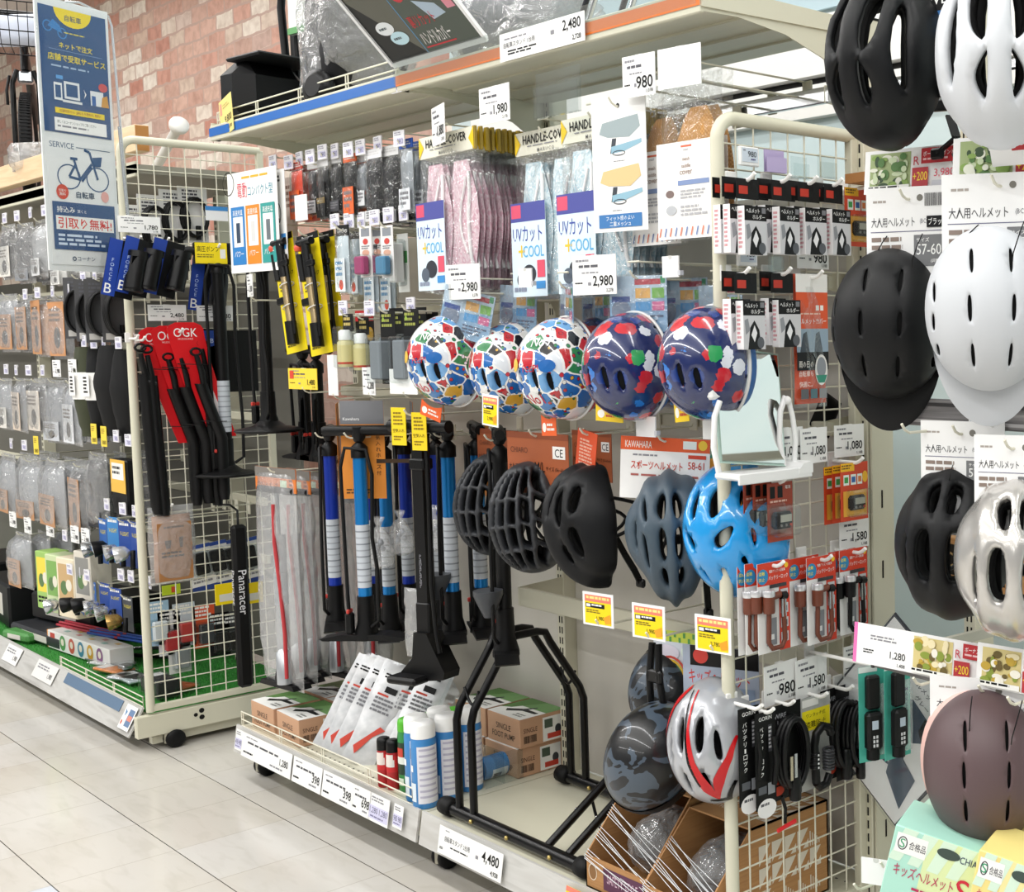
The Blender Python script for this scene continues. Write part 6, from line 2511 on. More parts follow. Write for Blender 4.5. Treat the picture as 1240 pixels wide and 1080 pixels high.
for px, py, w, h, pr, lab in ((984, 285, .1, .07, '980', 'white 980 price card under the top row of the grid panel'), (952, 518, .1, .075, '1,080', 'white 1,080 price card half behind the mirror arm'), (985, 518, .085, .075, '1,080', 'white 1,080 price card right of the mirror arm'),
                              (1028, 514, .09, .07, '1,080', 'white 1,080 price card over the orange cycle computer trio'), (937, 642, .095, .073, '1,580', 'white 1,580 price card above the brown battery locks'), (1034, 624, .09, .073, '1,580', 'white 1,580 price card above the black battery lock'),
                              (945, 802, .1, .085, '980', 'white 980 price card over the black lettered lock cards'), (982, 795, .1, .085, '1,580', 'white 1,580 price card over the coil lock'), (1037, 780, .08, .07, '1,580', 'white price card by the right rear post, over the teal packs')):
    hang(price_card, gp(px, py, .035), lab, None, None, 90 + (4 if px < 1000 else -2), w=w, h=h, price=pr, tax='1,188')


# battery locks on red cards
def battery_lock(col='#6b3624:.4'):
    t = thing('battery_lock_pack', '', 'bicycle lock')
    w, h = .088, .185
    b = B()
    b.card(w, h, '#efeeec:.45', [('r', 0, 0, 1, .25, '#d23a1e:.5'), ('r', .66, .25, 1, 1, '#d23a1e:.5'), ('o', .16, .15, .17, .085, '#2a86b8:.5'), ('t', .04, .135, .042, '盗難', '#f3e23a:.5', 'l', .24), ('t', .04, .2, .042, '防止', '#f3e23a:.5', 'l', .24),
                                  ('t', .36, .12, .034, '電動アシスト自転車', WHT, 'l', .5), ('t', .34, .2, .05, 'バッテリーロック', WHT, 'l', .6), ('o', .9, .06, .06, .03, '#efc02a:.5'), ('r', .36, .25, .9, .29, '#3a3a3e:.5')] +
           [('r', .7, .32 + .16 * k, .94, .43 + .16 * k, '#c9c9cc:.5') for k in range(4)] + [('r', .74, .35 + .16 * k, .9, .41 + .16 * k, '#3c3f44:.5') for k in range(4)] + [('r', .24, .62, .56, .92, '#8a8d92:.5'), ('r', .3, .8, .48, .86, '#f0f0f0:.5')])
    part('backing_card', b, t)
    b = B()
    b.tube([(-.026, -.014, -.062), (-.026, -.014, -.1), (-.028, -.014, -.16), (-.018, -.014, -.174), (.008, -.014, -.174), (.017, -.014, -.16), (.013, -.014, -.09), (.01, -.014, -.068)], .0052, col, 9)
    part('shackle', b, t)
    b = B()
    b.lathe([(.0115, 0), (.0125, .004), (.0125, .04), (.011, .046)], col, 14, (-.026, -.014, -.1))
    b.lathe([(.0125, .034), (.0132, .036), (.0132, .044), (.012, .047)], '#d9d9dc:.25:.5', 14, (-.026, -.014, -.1))
    b.tube([(-.018, -.014, -.068), (.006, -.014, -.066)], .0075, col, 8)
    part('lock_body', b, t)
    b = B()
    b.tube([(.004, -.016, -.068), (.02, -.016, -.07)], .008, '#17171a:.4', 8)
    for s in (0, .008):
        b.box((.008 + s, -.018, -.092), (.004, .0015, .04), '#b9bcc0:.25:.9')
    part('keys', b, t)
    return t


for px, py, dx, c, lab in ((936, 680, .07, '#6b3624:.4', 'brown battery lock on a red card, left front'), (994, 673, .07, '#6b3624:.4', 'brown battery lock on a red card, middle front'), (1033, 664, .065, '#17171a:.4', 'black battery lock on a red card by the rear post'),
                          (921, 680, .05, '#6b3624:.4', 'brown battery lock card second at the left'), (912, 681, .035, '#6b3624:.4', 'brown battery lock card third at the left, by the post'), (973, 674, .045, '#6b3624:.4', 'brown battery lock card behind the middle front one'), (1019, 666, .045, '#17171a:.4', 'black battery lock card behind the one by the rear post')):
    p = gp(px, py, dx)
    hang(battery_lock, p, lab, None, None, 90 + (px % 3), col=c)
    if dx > .06:
        phook(p + Vector((0, 0, -.008)), lab, .09)


def letter_lock():
    t = thing('battery_lock_card', '', 'bicycle lock')
    b = B()
    w, h = .056, .2
    b.card(w, h, '#161618:.5', [('r', .05, .02, .95, .1, '#2a2a2c:.5'), ('t', .5, .085, .04, 'GORIN', WHT, 'c', .8)] + [('t', .3, .2 + .066 * k, .05, c, WHT, 'c') if c != 'ー' else ('r', .26, .155 + .066 * k, .34, .2 + .066 * k, WHT) for k, c in enumerate('バッテリーロック')] +
           [('r', .62, .14, .8, .42, '#3a3a40:.5'), ('l', .64, .16, .78, .4, 6, '#c9c9cc:.5'), ('o', .5, 1.0, .46, .1, '#e8e6e6:.5'), ('l', .2, .94, .8, .99, 1, '#55555a:.5'), ('r', .1, .76, .5, .84, '#55585e:.5'), ('r', .56, .74, .9, .86, '#8a8d92:.5')])
    part('backing_card', b, t)
    b = B()
    b.tube([(.012, -.012, -.05), (.016, -.016, -.1), (.012, -.012, -.15)], .006, '#131315:.45', 8)
    part('lock_cable', b, t)
    return t


for k, (px, py, dx) in enumerate(((926, 862, .075), (906, 856, .06))):
    p = gp(px, py, dx)
    hang(letter_lock, p, ('black card with white vertical lettering, right of its twin', 'black card with white vertical lettering next to the post')[k], None, None, 90)
    phook(p, ('right', 'left')[k] + ' black lettered lock card', .09)


def cable_bundle(w=.095, h=.2, keys=True):
    t = thing('cable_lock', '', 'bicycle lock')
    b = B()
    b.card(w, h, '#131315:.5', [('t', .2, .14, .05, 'WIRE', '#a9a9ae:.5', 'l', .5), ('t', .3, .21, .05, 'LOCK', '#a9a9ae:.5', 'l', .5), ('o', .3, .9, .16, .05, '#b83a22:.5'), ('o', .3, .8, .16, .03, '#b83a22:.5')])
    part('backing_card', b, t)
    b = B()
    for k in range(3):
        b.tube(loop_pts(w * (.42 - .03 * k), h * .36, 20, .004, -h * .5, -.01 - .010 * k), .0065, '#1b1b1e:.4', 8)
    part('cable', b, t)
    b = B()
    b.lathe([(.012, 0), (.013, .006), (.013, .06), (.01, .066)], '#17171a:.35', 14, (.0, -.03, -h * .98))
    b.lathe([(.009, -.002), (.009, .001)], '#8a8a90:.3:.8', 12, (0, -.03, -h * .98))
    part('lock_body', b, t)
    if keys:
        b = B()
        b.box((-.018, -.04, -h * .62), (.007, .002, .05), '#c2b9a4:.25:.8')
        b.box((-.008, -.042, -h * .6), (.007, .002, .05), '#b9bcc0:.25:.8')
        part('keys', b, t)
    return t


for px, py, dx, k, lab in ((949, 852, .06, True, 'black cable lock with keys and red-tailed cord beside the lettered cards'), (1012, 832, .04, False, 'black wire lock card left of its twin'), (1030, 832, .05, False, 'black wire lock card in front, left of the teal packs')):
    p = gp(px, py, dx)
    hang(cable_bundle, p, lab, None, None, 90, keys=k)
    phook(p, lab.split(' with')[0], .08)
b = B()
b.tube([(0, 0, .02), (.006, 0, -.01), (0, 0, -.04)], .004, BLK, 6)
b.box((0, -.004, -.045), (.055, .006, .009), '#d8232a:.4', .002)
solo('cord_tail', b, 'red toggle on a black cord below the keyed cable lock', 'cord', gp(948, 975, .06), RZ(90) @ RY(-8))

# combination coil lock on a grey card with yellow panel
t = thing('combination_lock', 'black coil lock with number dials on a grey and yellow card', 'bicycle lock', gp(987, 842, .055), 90)
b = B()
b.card(.088, .2, '#a9a9a6:.45', [('r', .05, .02, .6, .1, '#e8e6e2:.5'), ('r', .04, .14, .98, .36, '#ecd90f:.5'), ('t', .5, .22, .045, 'ワンタッチ式', INK, 'c', .8), ('t', .5, .33, .07, '盗難防止', INK, 'c', .85), ('l', .04, .5, .14, .9, 8, '#55555a:.5')])
part('backing_card', b, t)
b = B()
b.tube([(-.02, -.02, -.18), (-.024, -.02, -.1), (-.018, -.02, -.075), (0, -.02, -.062), (.02, -.02, -.07), (.026, -.02, -.085)], .0095, '#151517:.4', 10)
b.tube([(-.02, -.02, -.18), (-.01, -.02, -.192), (.01, -.02, -.19), (.02, -.02, -.17)], .009, '#151517:.4', 10)
part('shackle', b, t)
b = B()
for k in range(7):
    b.tube([(.018 + .012 * math.cos(a * PI / 6), -.02 + .01 * math.sin(a * PI / 6), -.115 - .0065 * k - .0005 * a) for a in range(12)], .003, '#3a3a3e:.35', 6, closed=True)
part('coil', b, t)
b = B()
for k in range(4):
    b.lathe([(.0105, 0), (.0115, .001), (.0115, .006), (.0105, .007)], '#26262a:.35', 14, (-.0235, -.02, -.148 + .009 * k))
    b.box((-.0235, -.0318, -.1445 + .009 * k), (.004, .0006, .004), '#e8e8e8:.5')
part('number_dials', b, t)
phook(gp(987, 842, .055), 'coil combination lock', .08)
hang(blister, gp(968, 846, .03), 'grey and yellow lock card second behind the coil lock', 'package', None, 90, w=.08, h=.17, card='#a0a09c:.45', els=(('r', .04, .14, .98, .36, '#ecd90f:.5'),), ib=(.2, .5, .9, .95), d=.02)


def teal_pack():
    t = thing('folding_lock_pack', '', 'bicycle lock')
    b = B()
    b.card(.072, .2, '#4fb7a4:.45', [('r', 0, 0, .6, .06, '#e8f0ec:.5'), ('r', .72, .2, .96, .9, '#8fd6c8:.45')] + [('t', .84, .32 + .055 * k, .04, c, '#2c3f8a:.5', 'c') for k, c in enumerate('MAXSECURE')])
    part('backing_card', b, t)
    b = B()
    b.box((-.012, -.016, -.05), (.03, .018, .07), '#161618:.4', .004)
    b.box((-.012, -.019, -.13), (.036, .024, .08), '#1a1a1c:.4', .006)
    b.box((-.014, -.032, -.115), (.014, .001, .018), '#b9c6d4:.3')
    for k in range(3):
        for j in range(2):
            b.box((-.017 + .007 * j, -.032, -.14 - .009 * k), (.004, .001, .006), '#d8d8da:.4')
    b.tube([(-.012, -.016, -.165), (-.012, -.016, -.19)], .014, '#161618:.45', 10)
    part('lock_body', b, t)
    b = B()
    b.pillow(.022, .15, .02, 'bag', .003, 5, 9, 2)
    b.v = [v + Vector((.016, -.014, -.035)) for v in b.v]
    part('folded_links', b, t)
    return t


for px, py, dx, rz, lab in ((1058, 806, .2, 70, 'teal-carded black digital lock in front'), (1086, 802, .24, 84, 'teal-carded black digital lock at the right')):
    p = gp(px, py, dx)
    hang(teal_pack, p, lab, None, None, rz)
phook(gp(1058, 806, .2), 'teal-carded digital locks', .2)

# ---- swivel mirror with its white tray, clamped to the round post
mp = atx(925, 572, RM + .06)
t = thing('mirror_stand', 'white countertop mirror on a tray clipped to the grid panel', 'mirror', mp, 90)
W_ = .168
b = B()
b.box((0, 0, 0), (.2, .075, .014), '#f1f1f0:.3', .004)
b.box((0, -.036, -.004), (.2, .006, .022), '#f1f1f0:.3', .002)
b.prism([(.06, -.006), (.062, .004), (.075, .015), (.095, .018), (.1, .012), (.1, -.006)], -.04, .036, '#f1f1f0:.3')
part('tray', b, t)
z0, z1 = .022, .245
b = B()
lean = RX(-12) @ RY(7)
b.m = T(-.03, -.005, z0) @ lean
b.box((0, .006, .115), (.166, .004, .228), '#d6e6de:.25')
b.box((0, .0035, .115), (.174, .002, .236), '#bcd8cc:.15')
mb = B()
mb.m = b.m
mb.box((0, .001, .115), (.164, .003, .226), 'mirror')
mb.box((-.055, -.0016, .208), (.016, .001, .018), '#6a6660:.4')


def mirror_mat():
    m, nt, q = new_mat('mirror')
    q.inputs['Metallic'].default_value = 1
    q.inputs['Base Color'].default_value = (.9, .92, .9, 1)
    q.inputs['Roughness'].default_value = .04


mirror_mat()
g = part('mirror_back', b, t)
part('mirror_glass', mb, g, 'bevelled mirror glass')
b = B()
b.tube([(-.118, 0, .01), (-.13, 0, .06), (-.126, 0, .12), (-.112, 0, .15)], .006, '#f3f3f2:.3', 8)
part('yoke', b, t)
b = B()
b.tube([(.056, 0, .01), (.044, 0, .06), (.048, 0, .12), (.062, 0, .15), (.07, 0, .145), (.082, 0, .11), (.09, 0, .06), (.085, 0, .012)], .006, '#f3f3f2:.3', 8)
b.ball((.064, -.004, .143), .009, '#f3f3f2:.3', 8)
part('yoke', b, t)
b = B()
b.box((-.11, .02, .165), (.05, .04, .025), '#f3f3f2:.35', .006)
part('post_clamp', b, t)
# ================================================================ right-hand helmet shelves
G_A = -4.4


def gR(px, py, d=0.):
    """point on the right-hand rail plane, d metres in front of it"""
    n = Vector((math.sin(R(G_A)), -math.cos(R(G_A)), 0))
    p0 = Vector((-1.69, 1.8, 0)) + n * d
    r = ray(px, py)
    o = Vector((0, 0, EYE))
    k = (p0 - o).dot(n) / r.dot(n)
    return o + r * k


tex('rail_grey', lambda N, L, tc: ramp(N, L, noise_node(N, L, mapped(N, L, tc, (2, 2, 60)), 2, 3), [(.3, '#5e5b5c'), (.6, '#8d8a8a'), (.75, '#b9b6b5')]), .3)
for i, (ya, yb, h, lab) in enumerate(((205, 223, .062, 'grey price rail under the two road helmets'), (486, 506, .05, 'grey price rail under the two cap-style helmets'), (792, 806, .055, 'grey price rail over the mauve helmet'))):
    p = gR(1056, (ya + yb) / 2 + (0, 0, -8)[i])
    t = thing('price_rail', lab, 'rail', p, G_A)
    b = B()
    b.box((.55, .01, 0), (1.1, .016, h), 'rail_grey', .003)
    b.box((.55, .002, h * .3), (1.1, .004, .006), '#3a3839:.5')
    b.box((.55, .002, -h * .3), (1.1, .004, .006), '#b5b2b2:.4')
    b.box((-.002, .012, 0), (.006, .022, h * 1.05), '#3f3d3e:.5')
    part('front_rail', b, t)
    for k in range(3):
        b = B()
        b.box((.03 + .4 * k, .21, -.005), (.012, .4, .02), '#b9b6a8:.4')
        part('side_arm', b, t)
# uprights and back stock of that unit
u = gR(1174, 755, -.38)
t = thing('helmet_rack', 'slotted cream upright with back shelf behind the hanging adult helmets', 'rack', (u.x, u.y, 0), G_A)
b = B()
upright_mesh(b, 0, .02, 2.3, 0)
part('upright', b, t)
b = B()
b.box((.35, .25, .86), (.9, .34, .02), CREAM)
b.box((.35, .25, .12), (.9, .5, .03), CREAM)
part('back_shelf', b, t)
b = B()
b.box((0, 0, .05), (.34, .24, .1), 'kraft', .002)
b.m = T(0, -.12, .1)
b.art(.34, .1, [('r', .08, .15, .9, .85, '#241a14:.6'), ('t', .5, .68, .35, 'CYCLE HELMET', '#a88a5a:.6', 'c', .7)])
b.m = Matrix()
solo('stock_carton', b, 'dark printed carton lying on the back shelf behind the black commuter helmet', 'carton', Vector((u.x - .02, u.y + .17, .87)), G_A - 10)
b = B()
b.box((0, 0, 0), (.7, .3, .02), '#a4703e:.6')
solo('wooden_board', b, 'brown board seen behind the white helmet card at the right edge', 'plank', gR(1230, 204, -.35), G_A)
# main unit's outer end panel
b = B()
b.box((0, 0, .97), (.006, .07, 1.7), CREAM)
for z in (.3, .42, .9, 1.06, 1.7):
    b.box((.004, -.005, z), (.001, .004, .04), '#2a2a26:.7')
solo('end_panel', b, 'cream end panel closing the shelf bay beside the right grid panel', 'panel', (-1.965, 2.15, 0), 0)


def helmet_card(w=.2, h=.24, kind=0):
    b = B()
    e = [('l', .08, .09, .3, .12, 1, '#a8a098:.5'), ('t', .06, .28, .07, '大人用ヘルメット', '#3a3a3e:.5', 'l', .5), ('t', .62, .27, .05, '(BC型タイプ)', '#77777c:.5', 'l', .26), ('r', .05, .31, .95, .315, '#55557a:.5'),
         ('l', .06, .35, .5, .46, 2, '#8a7a70:.5'), ('r', .55, .34, .96, .56, '#77787a:.5'), ('t', .58, .39, .03, 'サイズ', WHT, 'l'), ('t', .58, .48, .075, '57-60', WHT, 'l', .28), ('t', .88, .475, .03, 'cm', WHT, 'l'), ('t', .74, .54, .03, '(調整式)', WHT, 'l', .2),
         ('r', .06, .5, .17, .72, '#e9ebe8:.5'), ('q', .115, .57, .045, .05, .003, '#55585a:.5'), ('t', .115, .605, .06, 'S', '#2f9a4a:.5', 'c'), ('l', .07, .65, .16, .7, 2, GRY), ('q', .36, .55, .1, .085, .0012, '#8a8a8e:.5'),
         ('p', [(.27, .53), (.3, .49), (.36, .475), (.42, .49), (.45, .53)], '#66666a:.5'), ('t', .36, .58, .04, '10歳以上', '#66666a:.5', 'c', .16)]
    if kind == 1:
        e += [('r', .7, .21, .94, .29, '#2a2a2e:.5'), ('t', .82, .275, .05, 'ブラック', WHT, 'c', .2), ('b', .68, .05, .94, .14, INK)]
    b.card(w, h, '#f3f3f2:.45', e, .0014)
    b.lathe([(.006, 0), (.006, .0005)], '#77746c:.5', 12, (.02, -.0008, -.02), ax=(0, -1, 0))
    return solo('helmet_card', b, '', 'card')


HC = ((1101, 226, .04, .165, .25, 1, 20, 'white size card over the black cap helmet'), (1150, 232, -.06, .15, .22, 0, 14, 'white size card set back between the two cap helmets'), (1212, 209, .05, .2, .26, 0, 26, 'white size card over the white cap helmet'),
      (1165, 510, .03, .16, .2, 0, 14, 'white size card over the black commuter helmet'), (1228, 527, .05, .14, .2, 0, 18, 'white size card over the silver commuter helmet'), (1196, 822, .03, .21, .2, 0, 22, 'white size card over the mauve helmet'))
for k, (px, py, d, w, h, kind, rz, lab) in enumerate(HC):
    p = gR(px, py, d)
    hang(helmet_card, p, lab, None, None, rz, w=w, h=h, kind=kind)
    hook_for(p + Vector((0, -.014, -.022)), lab, L=.3, up=False, grp='cream wire hooks under the right price rails')
for k, (x0, y0, x1, y1, d, lab) in enumerate(((1098, 524, 1180, 524, .1, 'empty cream hook pointing out under the middle price rail'), (1112, 830, 1160, 818, .1, 'empty cream hook under the lowest price rail'), (1226, 854, 1250, 845, .1, 'cream hook above the mauve helmet at the right edge'),
                                             (1040, 1078, 1100, 1055, .1, 'lower cream hook beside the blank white label at the bottom'), (1072, 1052, 1100, 1040, .1, 'upper cream hook carrying the blank white label at the bottom'))):
    hang(hook, gR(x0, y0, d), lab, None, None, G_A, L=.36, up=False)
# ties from card to helmet


def tie(L=.04, s=1):
    b = B()
    b.tube([(0, 0, 0), (-.006 * s, -.012, -L * .4), (-.016 * s, -.012, -L), (-.018 * s, -.004, -L - .012)], .0011, BLK, 5)
    return solo('cable_tie', b, '', 'tie')


for k, (px, py, d, L, s, lab) in enumerate(((1117, 283, .07, .045, 1, 'black tie at the right top of the black cap helmet'), (1074, 286, .06, .03, 1, 'black tie at the left top of the black cap helmet'), (1185, 272, .1, .03, 1.8, 'black tie at the left top of the white cap helmet'), (1240, 268, .1, .05, 1, 'black tie at the right top of the white cap helmet'),
                                            (1154, 563, .05, .025, .3, 'black tie at the top of the black commuter helmet'), (1177, 843, .1, .055, .2, 'long black tie at the left of the mauve helmet'), (1238, 848, .1, .06, 1, 'long black tie at the right of the mauve helmet'))):
    hang(tie, gR(px, py, d), lab, None, None, 30, L=L, s=s)


def photo_els(seed, u0, v0, u1, v1, warm=False):
    rr = random.Random(seed)
    e = [('r', u0, v0, u1, v1, '#9fb07a:.5' if not warm else '#d9c98a:.5')]
    pal = ('#4f7a3a:.5', '#86a650:.5', '#c9d8b0:.5', '#2f4a28:.5', '#e8ead8:.5') if not warm else ('#c2a23a:.5', '#8a9a3a:.5', '#efe3b8:.5', '#6a5a2a:.5', '#f3efe0:.5')
    for k in range(34):
        u, v = u0 + (u1 - u0) * (.1 + .8 * rr.random()), v0 + (v1 - v0) * (.1 + .8 * rr.random())
        e.append(('o', u, v, (u1 - u0) * .1 * (.4 + rr.random()), (v1 - v0) * .1 * (.5 + rr.random()), pal[rr.randrange(5)]))
    e.append(('r', u0, v1 - (v1 - v0) * .14, u1, v1, '#f0f0ea:.5'))
    e.append(('l', u0, v1 - (v1 - v0) * .12, u1, v1 - .02, 1, INK))
    return e


def promo_card(w=.24, h=.095, seed=1, price=None, warm=False, pink=False):
    e = []
    u = 0
    if price:
        e += [('l', .1, .25, .3, .4, 2, GRY), ('l', .05, .62, .14, .74, 2, INK), ('t', .36, .78, .2, price, INK, 'r', .16), ('t', .36, .95, .1, '1,408', INK, 'r', .1)]
        u = .38
    e += photo_els(seed, u + (1 - u) * .06, .08, u + (1 - u) * .5, .96, warm)
    k = lambda q: u + (1 - u) * q
    e += [('t', k(.54), .42, .2, 'R', '#c23a4a:.5', 'l'), ('r', k(.62), .05, k(.98), .4, '#b8262e:.5'), ('t', k(.64), .24, .12, 'ボーナスポイント', WHT, 'l', (1 - u) * .32), ('l', k(.64), .28, k(.94), .36, 1, '#f0c8c8:.5'),
          ('r', k(.53), .48, k(.7), .96, '#b8323a:.5'), ('t', k(.69), .78, .2, '+200', '#f3d83a:.5', 'r', (1 - u) * .15), ('t', k(.97), .74, .2, '3,980', '#d2455a:.5', 'r', (1 - u) * .22), ('r', k(.74), .8, k(.86), .94, '#c9c9d0:.5'), ('l', k(.88), .84, k(.98), .92, 1, '#c95a66:.5')]
    b = B()
    # the card bulges forward a little at the top
    b.card(w, h, '#f4f4f3:.4', e, .0012)
    if pink:
        b.box((-w / 2 - .004, 0, -h / 2), (.01, .001, h), '#e873b4:.5')
        b.box((w / 2 + .006, 0, -h / 2), (.016, .001, h), '#e873b4:.5')
    return solo('promotion_card', b, '', 'price card')


PR = ((1104, 179, 1172, 'promotion card with green photo under the black road helmet', dict(w=.195, h=.078, seed=3), 10), (1228, 162, 0, 'promotion card with green photo under the white road helmet', dict(w=.22, h=.08, seed=8), 14),
      (1122, 768, 0, 'promotion card with 1,280 price and yellow foliage photo', dict(w=.33, h=.075, seed=12, price='1,280', warm=True, pink=True), 2), (1238, 786, 0, 'promotion card with yellow foliage photo at the right edge', dict(w=.18, h=.075, seed=17, warm=True), 4))
for px, py, _, lab, kw, rz in PR:
    hang(promo_card, gR(px, py, .015), lab, None, None, RZ(rz) @ RX(-6), **kw)
b = B()
b.card(.1, .06, '#f4f4f3:.4', [('t', .2, .5, .4, 'R', '#c23a4a:.5', 'l'), ('r', .4, .1, .98, .6, '#b8262e:.5'), ('l', .45, .2, .95, .5, 2, '#f0c8c8:.5')], .001)
solo('promotion_card', b, 'small red and white card sticking out under the white road helmet', 'price card', gR(1228, 155, .05), RZ(10) @ RX(20))
hang(etag, gR(1069, 487, .01), 'electronic 3,980 price tag on the left of the middle rail', None, None, G_A, w=.058, h=.032, price='3,980')
hang(etag, gR(1189, 493, .01), 'electronic 3,980 price tag on the right of the middle rail', None, None, G_A, w=.058, h=.034, price='3,980')
b = B()
b.card(.07, .18, '#17181c:.5', [('t', .1, .14, .1, 'EVE', WHT, 'l', .8), ('r', 0, .2, 1, .4, '#2c6aa8:.5'), ('l', .1, .24, .9, .36, 2, '#a8c8e8:.5')], .002)
solo('helmet_card', b, 'black and blue card between the two road helmets at the top', 'card', gR(1140, -14, .06), 10)
# big white bag sheet with a navy bag picture, hanging askew
t = thing('helmet_bag_pack', 'large white sheet with navy bag pictures, hanging askew behind the mauve helmet', 'package', gR(1136, 812, -.24), RZ(6) @ RY(42))
b = B()
w, h = .3, .34
b.card(w, h, '#e4e3e2:.4', [('t', .2, .5, .045, 'CRAS CA-01', '#4a4a50:.5', 'l', .4), ('t', .4, .2, .045, 'ヘルメット収納バッグ', '#4a4a50:.5', 'l', .5), ('t', .5, .27, .04, 'グレー', '#4a4a50:.5', 'l'), ('p', [(.35, .42), (.5, .28), (.7, .3), (.78, .42), (.7, .5), (.4, .52)], '#33465a:.5'), ('p', [(.66, .3), (.8, .34), (.78, .46), (.68, .4)], '#1a1d22:.5'),
                             ('q', .62, .66, .12, .1, .006, '#33465a:.5'), ('p', [(.6, .6), (.9, .66), (.95, .9), (.7, .8)], '#33465a:.5')], .002)
part('printed_sheet', b, t)
b = B()
b.box((0, .005, -h / 2), (w + .012, .004, h + .012), '#2b3038:.5')
part('dark_backing', b, t)
b = B()
b.box((0, -.004, -h / 2), (w + .012, .003, h + .012), 'sleeve')
part('clear_sleeve', b, t)


# children's helmet boxes along the bottom edge
def kid_box(w=.17, h=.2, d=.12, col='#bfe0cc:.5', col2='#dbe8b0:.5'):
    t = thing('helmet_box', '', 'box')
    b = B()
    b.box((0, d / 2, -h / 2), (w, d, h), col, .002)
    b.art(w, h, [('r', .35, 0, 1, 1, col2)] + [('p', [(.1 + .2 * k, .0), (.25 + .2 * k, 0), (.12 + .2 * k, .3), (0 + .2 * k, .3)], '#d3ead6:.5') for k in range(4)] +
          [('r', .04, .05, .36, .22, '#f3f3f0:.5'), ('q', .11, .135, .05, .06, .002, '#3a3a40:.5'), ('t', .11, .175, .08, 'S', '#2f9a6a:.5', 'c'), ('t', .18, .17, .07, '合格品', '#4a4a50:.5', 'l', .17), ('o', .58, .1, .12, .045, '#3a4a44:.5'), ('t', .7, .14, .06, 'CHIARO', '#2a3a5a:.5', 'l', .28),
           ('t', .08, .42, .11, 'キッズヘルメット', '#b8285a:.5', 'l', .62), ('t', .72, .47, .2, 'S', '#c81e3a:.5', 'l'), ('t', .86, .44, .05, 'サイズ', '#c81e3a:.5', 'l', .12), ('l', .3, .48, .7, .52, 1, '#b8285a:.5'), ('t', .58, .58, .06, '(48~52cm)', '#b8285a:.5', 'l', .34)])
    part('carton', b, t)
    b = B()
    b.grid(lambda u, v: (w * .34 * math.cos(2 * PI * u) * math.sin(PI / 2 * v), -.02 * math.cos(PI / 2 * v), -h * .82 + h * .22 * math.sin(2 * PI * u) * math.sin(PI / 2 * v)), 24, 6, '#a9c6dd:.4', wu=True)
    b.tube([(w * .34 * math.cos(a * PI / 12), -.002, -h * .82 + h * .22 * math.sin(a * PI / 12)) for a in range(24)], .004, '#1c1c20:.4', 6, closed=True)
    part('helmet_window', b, t)
    return t


for px, py, d, rz, ry, w, c, c2, lab in ((1156, 1004, .04, 18, 4, .19, '#bfe0cc:.5', '#dbe8b0:.5', 'green child helmet box behind, with large red S'), (1143, 1018, .16, 26, 14, .17, '#aee0cf:.5', '#d7e6ae:.5', 'tilted green child helmet box in front at the bottom right'), (1230, 1012, .04, 12, 0, .14, '#ecd98a:.5', '#e3dc9a:.5', 'yellow child helmet box at the back right corner'),
                                         (1232, 1045, .14, 20, 12, .13, '#f0dc8a:.5', '#efe3a0:.5', 'yellow child helmet box in front at the bottom right corner')):
    hang(kid_box, gR(px, py, d), lab, None, None, RZ(rz) @ RY(ry), w=w, col=c, col2=c2)
hang(blank_holder, gR(1061, 1040, .11), 'blank white label on the hook at the bottom right', None, None, RZ(20), w=.058, h=.048)
# ================================================================ left shelf bay
def left_bar(z, k):
    hanger_bar('cream hanger bar at the left bay, %s level from the top' % ORD[k], -8.9, -5.02, 2.05, z, CREAM, .03, arm=False)


for k, z in enumerate((1.93, 1.66, 1.41, 1.14, .82, .60)):
    left_bar(z, k)
LT = 'white price tags in the left shelf bay'
for rn, row in enumerate(([(5, 258), (20, 255), (36, 251), (53, 248)], [(30, 350), (45, 348), (63, 346), (80, 344), (100, 326), (114, 325), (131, 323)], [(101, 406), (113, 408), (125, 408), (143, 408), (7, 441), (19, 442), (34, 442), (51, 442)],
                          [(140, 521), (155, 526), (13, 531), (29, 533)], [(129, 604), (148, 609), (162, 612), (146, 689), (158, 691), (180, 698)], [(78, 642), (84, 683), (95, 686), (105, 690)])):
    for k, (px, py) in enumerate(row):
        hang(tag_small, at(px, py, 1.60 + .01 * (k % 3)), '%s white price tag in level %s of the left bay, from its left end' % (ORD[k], ('one', 'two', 'three', 'four', 'five', 'six')[rn]), None, None, 6 * math.sin(k * 2.3), price=('980', '780', '1,280')[k % 3])
for px, py, lab in ((43, 528, 'yellow price tag alone at the far left'), (113, 513, 'yellow price tag under the olive bag, left of its twin'), (125, 516, 'yellow price tag under the black jackets, right of its twin')):
    hang(tag_yellow, at(px, py, 1.61), lab, None, None, 6)
for px, py, lab in ((15, 620, 'white hanging card under the grey cover packs, leftmost'), (33, 627, 'white hanging card under the grey cover packs, second'), (60, 630, 'white hanging card under the grey cover packs, third'), (90, 637, 'white hanging card under the grey cover packs, fourth'),
                    (103, 640, 'white hanging card under the grey cover packs, fifth'), (68, 436, 'white card with print under the kraft packs, left'), (87, 435, 'white card with print under the kraft packs, right')):
    hang(price_card, at(px, py, 1.605), lab, None, None, 2, w=.085, h=.065, price='1,980')

